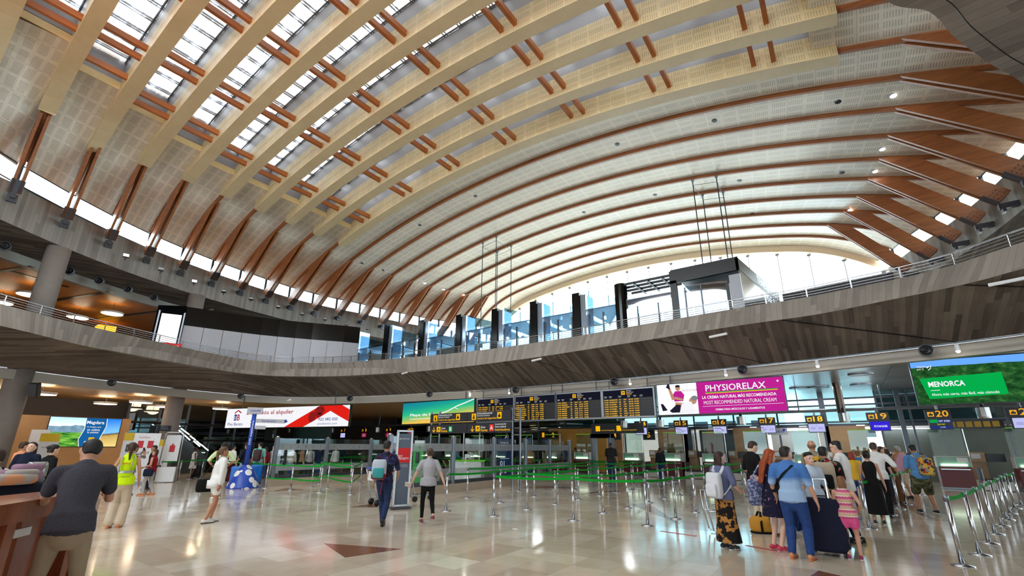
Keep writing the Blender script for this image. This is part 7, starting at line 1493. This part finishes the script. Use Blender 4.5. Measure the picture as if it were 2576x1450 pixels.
ug = (-12.3, 25.8); o = thing('security_gate', 'grey walk-through metal detector at the head of the belt lanes', 'security gate', (ug[0]+.5, ug[1], 0)); m = MB()
for x in (0, 1.1): MB().box((ug[0]+x, ug[1], 1.1), (.16, .6, 2.2)).build('side_panel', ALU, o, bevel=.02); MB().box((ug[0]+.55, ug[1], 2.32), (1.28, .6, .26)).build('header', ALU, o, bevel=.02); MB().box((ug[0]+.62, ug[1]+.6, .75), (.28, .4, 1.0)).build('blue_bin', BLU, o)
p = att(1245, 1200, 19.0); p.z = 0; q = V((-13.35, 18.0, 0)); o = thing('gate_totem', 'dark blue lit totem with the number 01 on the glass partition', 'totem', q); P = Plane(q+V((.2, -.45, .2)), (.0, 1, 0)); m = MB(); P.slab(m, 0, 0, .95, 1.85, -.1, 0); m.build('display', glow('totem_blue', (30, 44, 72), .8), o); m = MB(); P.text(m, '01', .08, .62, .34, .24, .005, .01); P.text(m, 'Puertas de', .1, 1.62, .6, .08, .005); P.text(m, 'embarque', .1, 1.5, .5, .07, .005)
P.line(m, [(.1, .95), (.8, .95)], .02); P.disc(m, .2, .4, .09, .005); P.disc(m, .5, .4, .09, .005); m.build('lettering', glow('totem_white', (200, 210, 230), .9), o); m = MB(); P.disc(m, .2, .4, .06, .008); P.disc(m, .5, .4, .06, .008); m.build('mark', REDS, o)
p = atD(1174, 1190, 23.2); p.z = 0; o = thing('ticket_desk', 'white ticket desk with a lime top edge inside the security area', 'desk', p); M = Matrix.Translation(p) @ Matrix.Rotation(.4, 4, 'Z'); MB().box((0, 0, .5), (1.6, .6, 1.0), M).build('body', WHP, o, bevel=.02); MB().box((0, 0, 1.03), (1.66, .66, .05), M).build('lime_top', LGREEN, o); m = MB(); m.box((-.2, 0, 1.75), (.04, .04, 1.4), M); m.box((.6, 0, 1.75), (.04, .04, 1.4), M); m.box((.2, 0, 2.45), (.84, .04, .04), M); m.build('screen_frame', OFFW, o)
p = atD(1052, 1190, 19.5); p.z = 0; o = thing('sanitiser_stand', 'bright green dispenser stand behind the walking person in grey', 'stand', p); M = Matrix.Translation(p) @ Matrix.Rotation(.5, 4, 'Z'); MB().box((0, 0, .85), (.42, .3, 1.7), M).build('body', mat('bright_green', (20, 150, 44), .4), o, bevel=.01); MB().box((-.02, -.16, 1.25), (.14, .06, .4), M).build('dispenser', BLK, o, bevel=.02); MB().box((0, 0, 1.8), (.4, .12, .2), M).build('header', WHP, o)
p = atD(668, 1200, 21.5); p.z = 0; o = thing('info_stand', 'small white trolley size stand behind the first glass partition post', 'stand', floorp(684, 1222)); q = floorp(684, 1222); M = Matrix.Translation(q) @ Matrix.Rotation(.9, 4, 'Z'); MB().box((0, 0, 1.05), (.34, .04, 1.1), M).build('panel', WHP, o); MB().tube([M @ V((-.17, 0, 0)), M @ V((-.17, 0, 1.65)), M @ V((.17, 0, 1.65)), M @ V((.17, 0, 0))], .02, 6).build('frame', STEEL, o)
# black loudspeaker on the near column, exit sign, thermo display
p = V((-27.05, 4.15, 3.85)); o = thing('loudspeaker', 'black wall loudspeaker tilted on the left foreground column', 'loudspeaker', p); M = Matrix.Translation(p) @ Matrix.Rotation(.9, 4, 'Z') @ Matrix.Rotation(.35, 4, 'X'); MB().box((0, 0, 0), (.3, .26, .55), M).build('cabinet', BLK, o, bevel=.03); MB().box((0, -.14, 0), (.26, .02, .5), M).build('grille', STEELD, o); MB().cyl(M @ V((0, .1, -.2)), M @ V((-.1, .3, -.4)), .04, None, 8).build('bracket', BLK, o)
p = V((-29.8, 9.85, 2.55)); o = thing('info_display', 'small dark two-line display on the second column', 'display', p); MB().box(p, (.1, .62, .28)).build('housing', BLK, o); P = Plane(p+V((.055, -.26, -.1)), (0, 1, 0)); m = MB(); P.text(m, '25.2 o', .1, .14, .3, .07, .002); P.text(m, '01:02 m', .1, .03, .35, .07, .002); m.build('lettering', GREYP, o)
o = thing('floor_litter', 'white scrap of paper on the marble floor in front of the belt posts', 'paper', floorp(1296, 1333)); q = floorp(1296, 1333); MB().rbox((0, 0, .001), (.14, .1, .012), Matrix.Translation(q), .004, 2.2).build('scrap', WHP, o)
# light strips of the escalator seen through the left glazing
o = thing('escalator', 'dark escalator with two broken rows of white light strips behind the second column', 'escalator', (-33.5, 14, 0)); m = MB()
pa, pb = [(440, 1063), (455, 1078), (478, 1097), (494, 1110), (507, 1120), (450, 1083), (464, 1095), (487, 1110)], [(453, 1074), (476, 1094), (492, 1108), (506, 1120), (524, 1134), (463, 1094), (478, 1108), (503, 1124)]
for a, b in zip(pa, pb): m.tube([atu(*a, -33.6), atu(*b, -33.6)], .03, 6)
m.build('light_strip', COOLL, o); A, B = atu(425, 1070, -33.8), atu(520, 1150, -33.8); MB().prism([A, B, V((B.x, B.y, 0)), V((A.x, A.y, 0))], (-.9, 0, 0)).build('balustrade', mat('escalator_dark', (50, 56, 60), .3), o)

# ------------------------------------------------------------------ view
SC.view_settings.view_transform = 'Standard'; SC.view_settings.look = 'None'; SC.view_settings.gamma = 1; SC.view_settings.use_curve_mapping = False
SC.view_settings.exposure = EXPO
SC.cycles.max_bounces = 10; SC.cycles.diffuse_bounces = 5; SC.cycles.glossy_bounces = 4; SC.cycles.transparent_max_bounces = 24; SC.cycles.transmission_bounces = 6
SC.cycles.use_denoising = True; SC.cycles.sample_clamp_indirect = 6; SC.cycles.caustics_reflective = False; SC.cycles.caustics_refractive = False
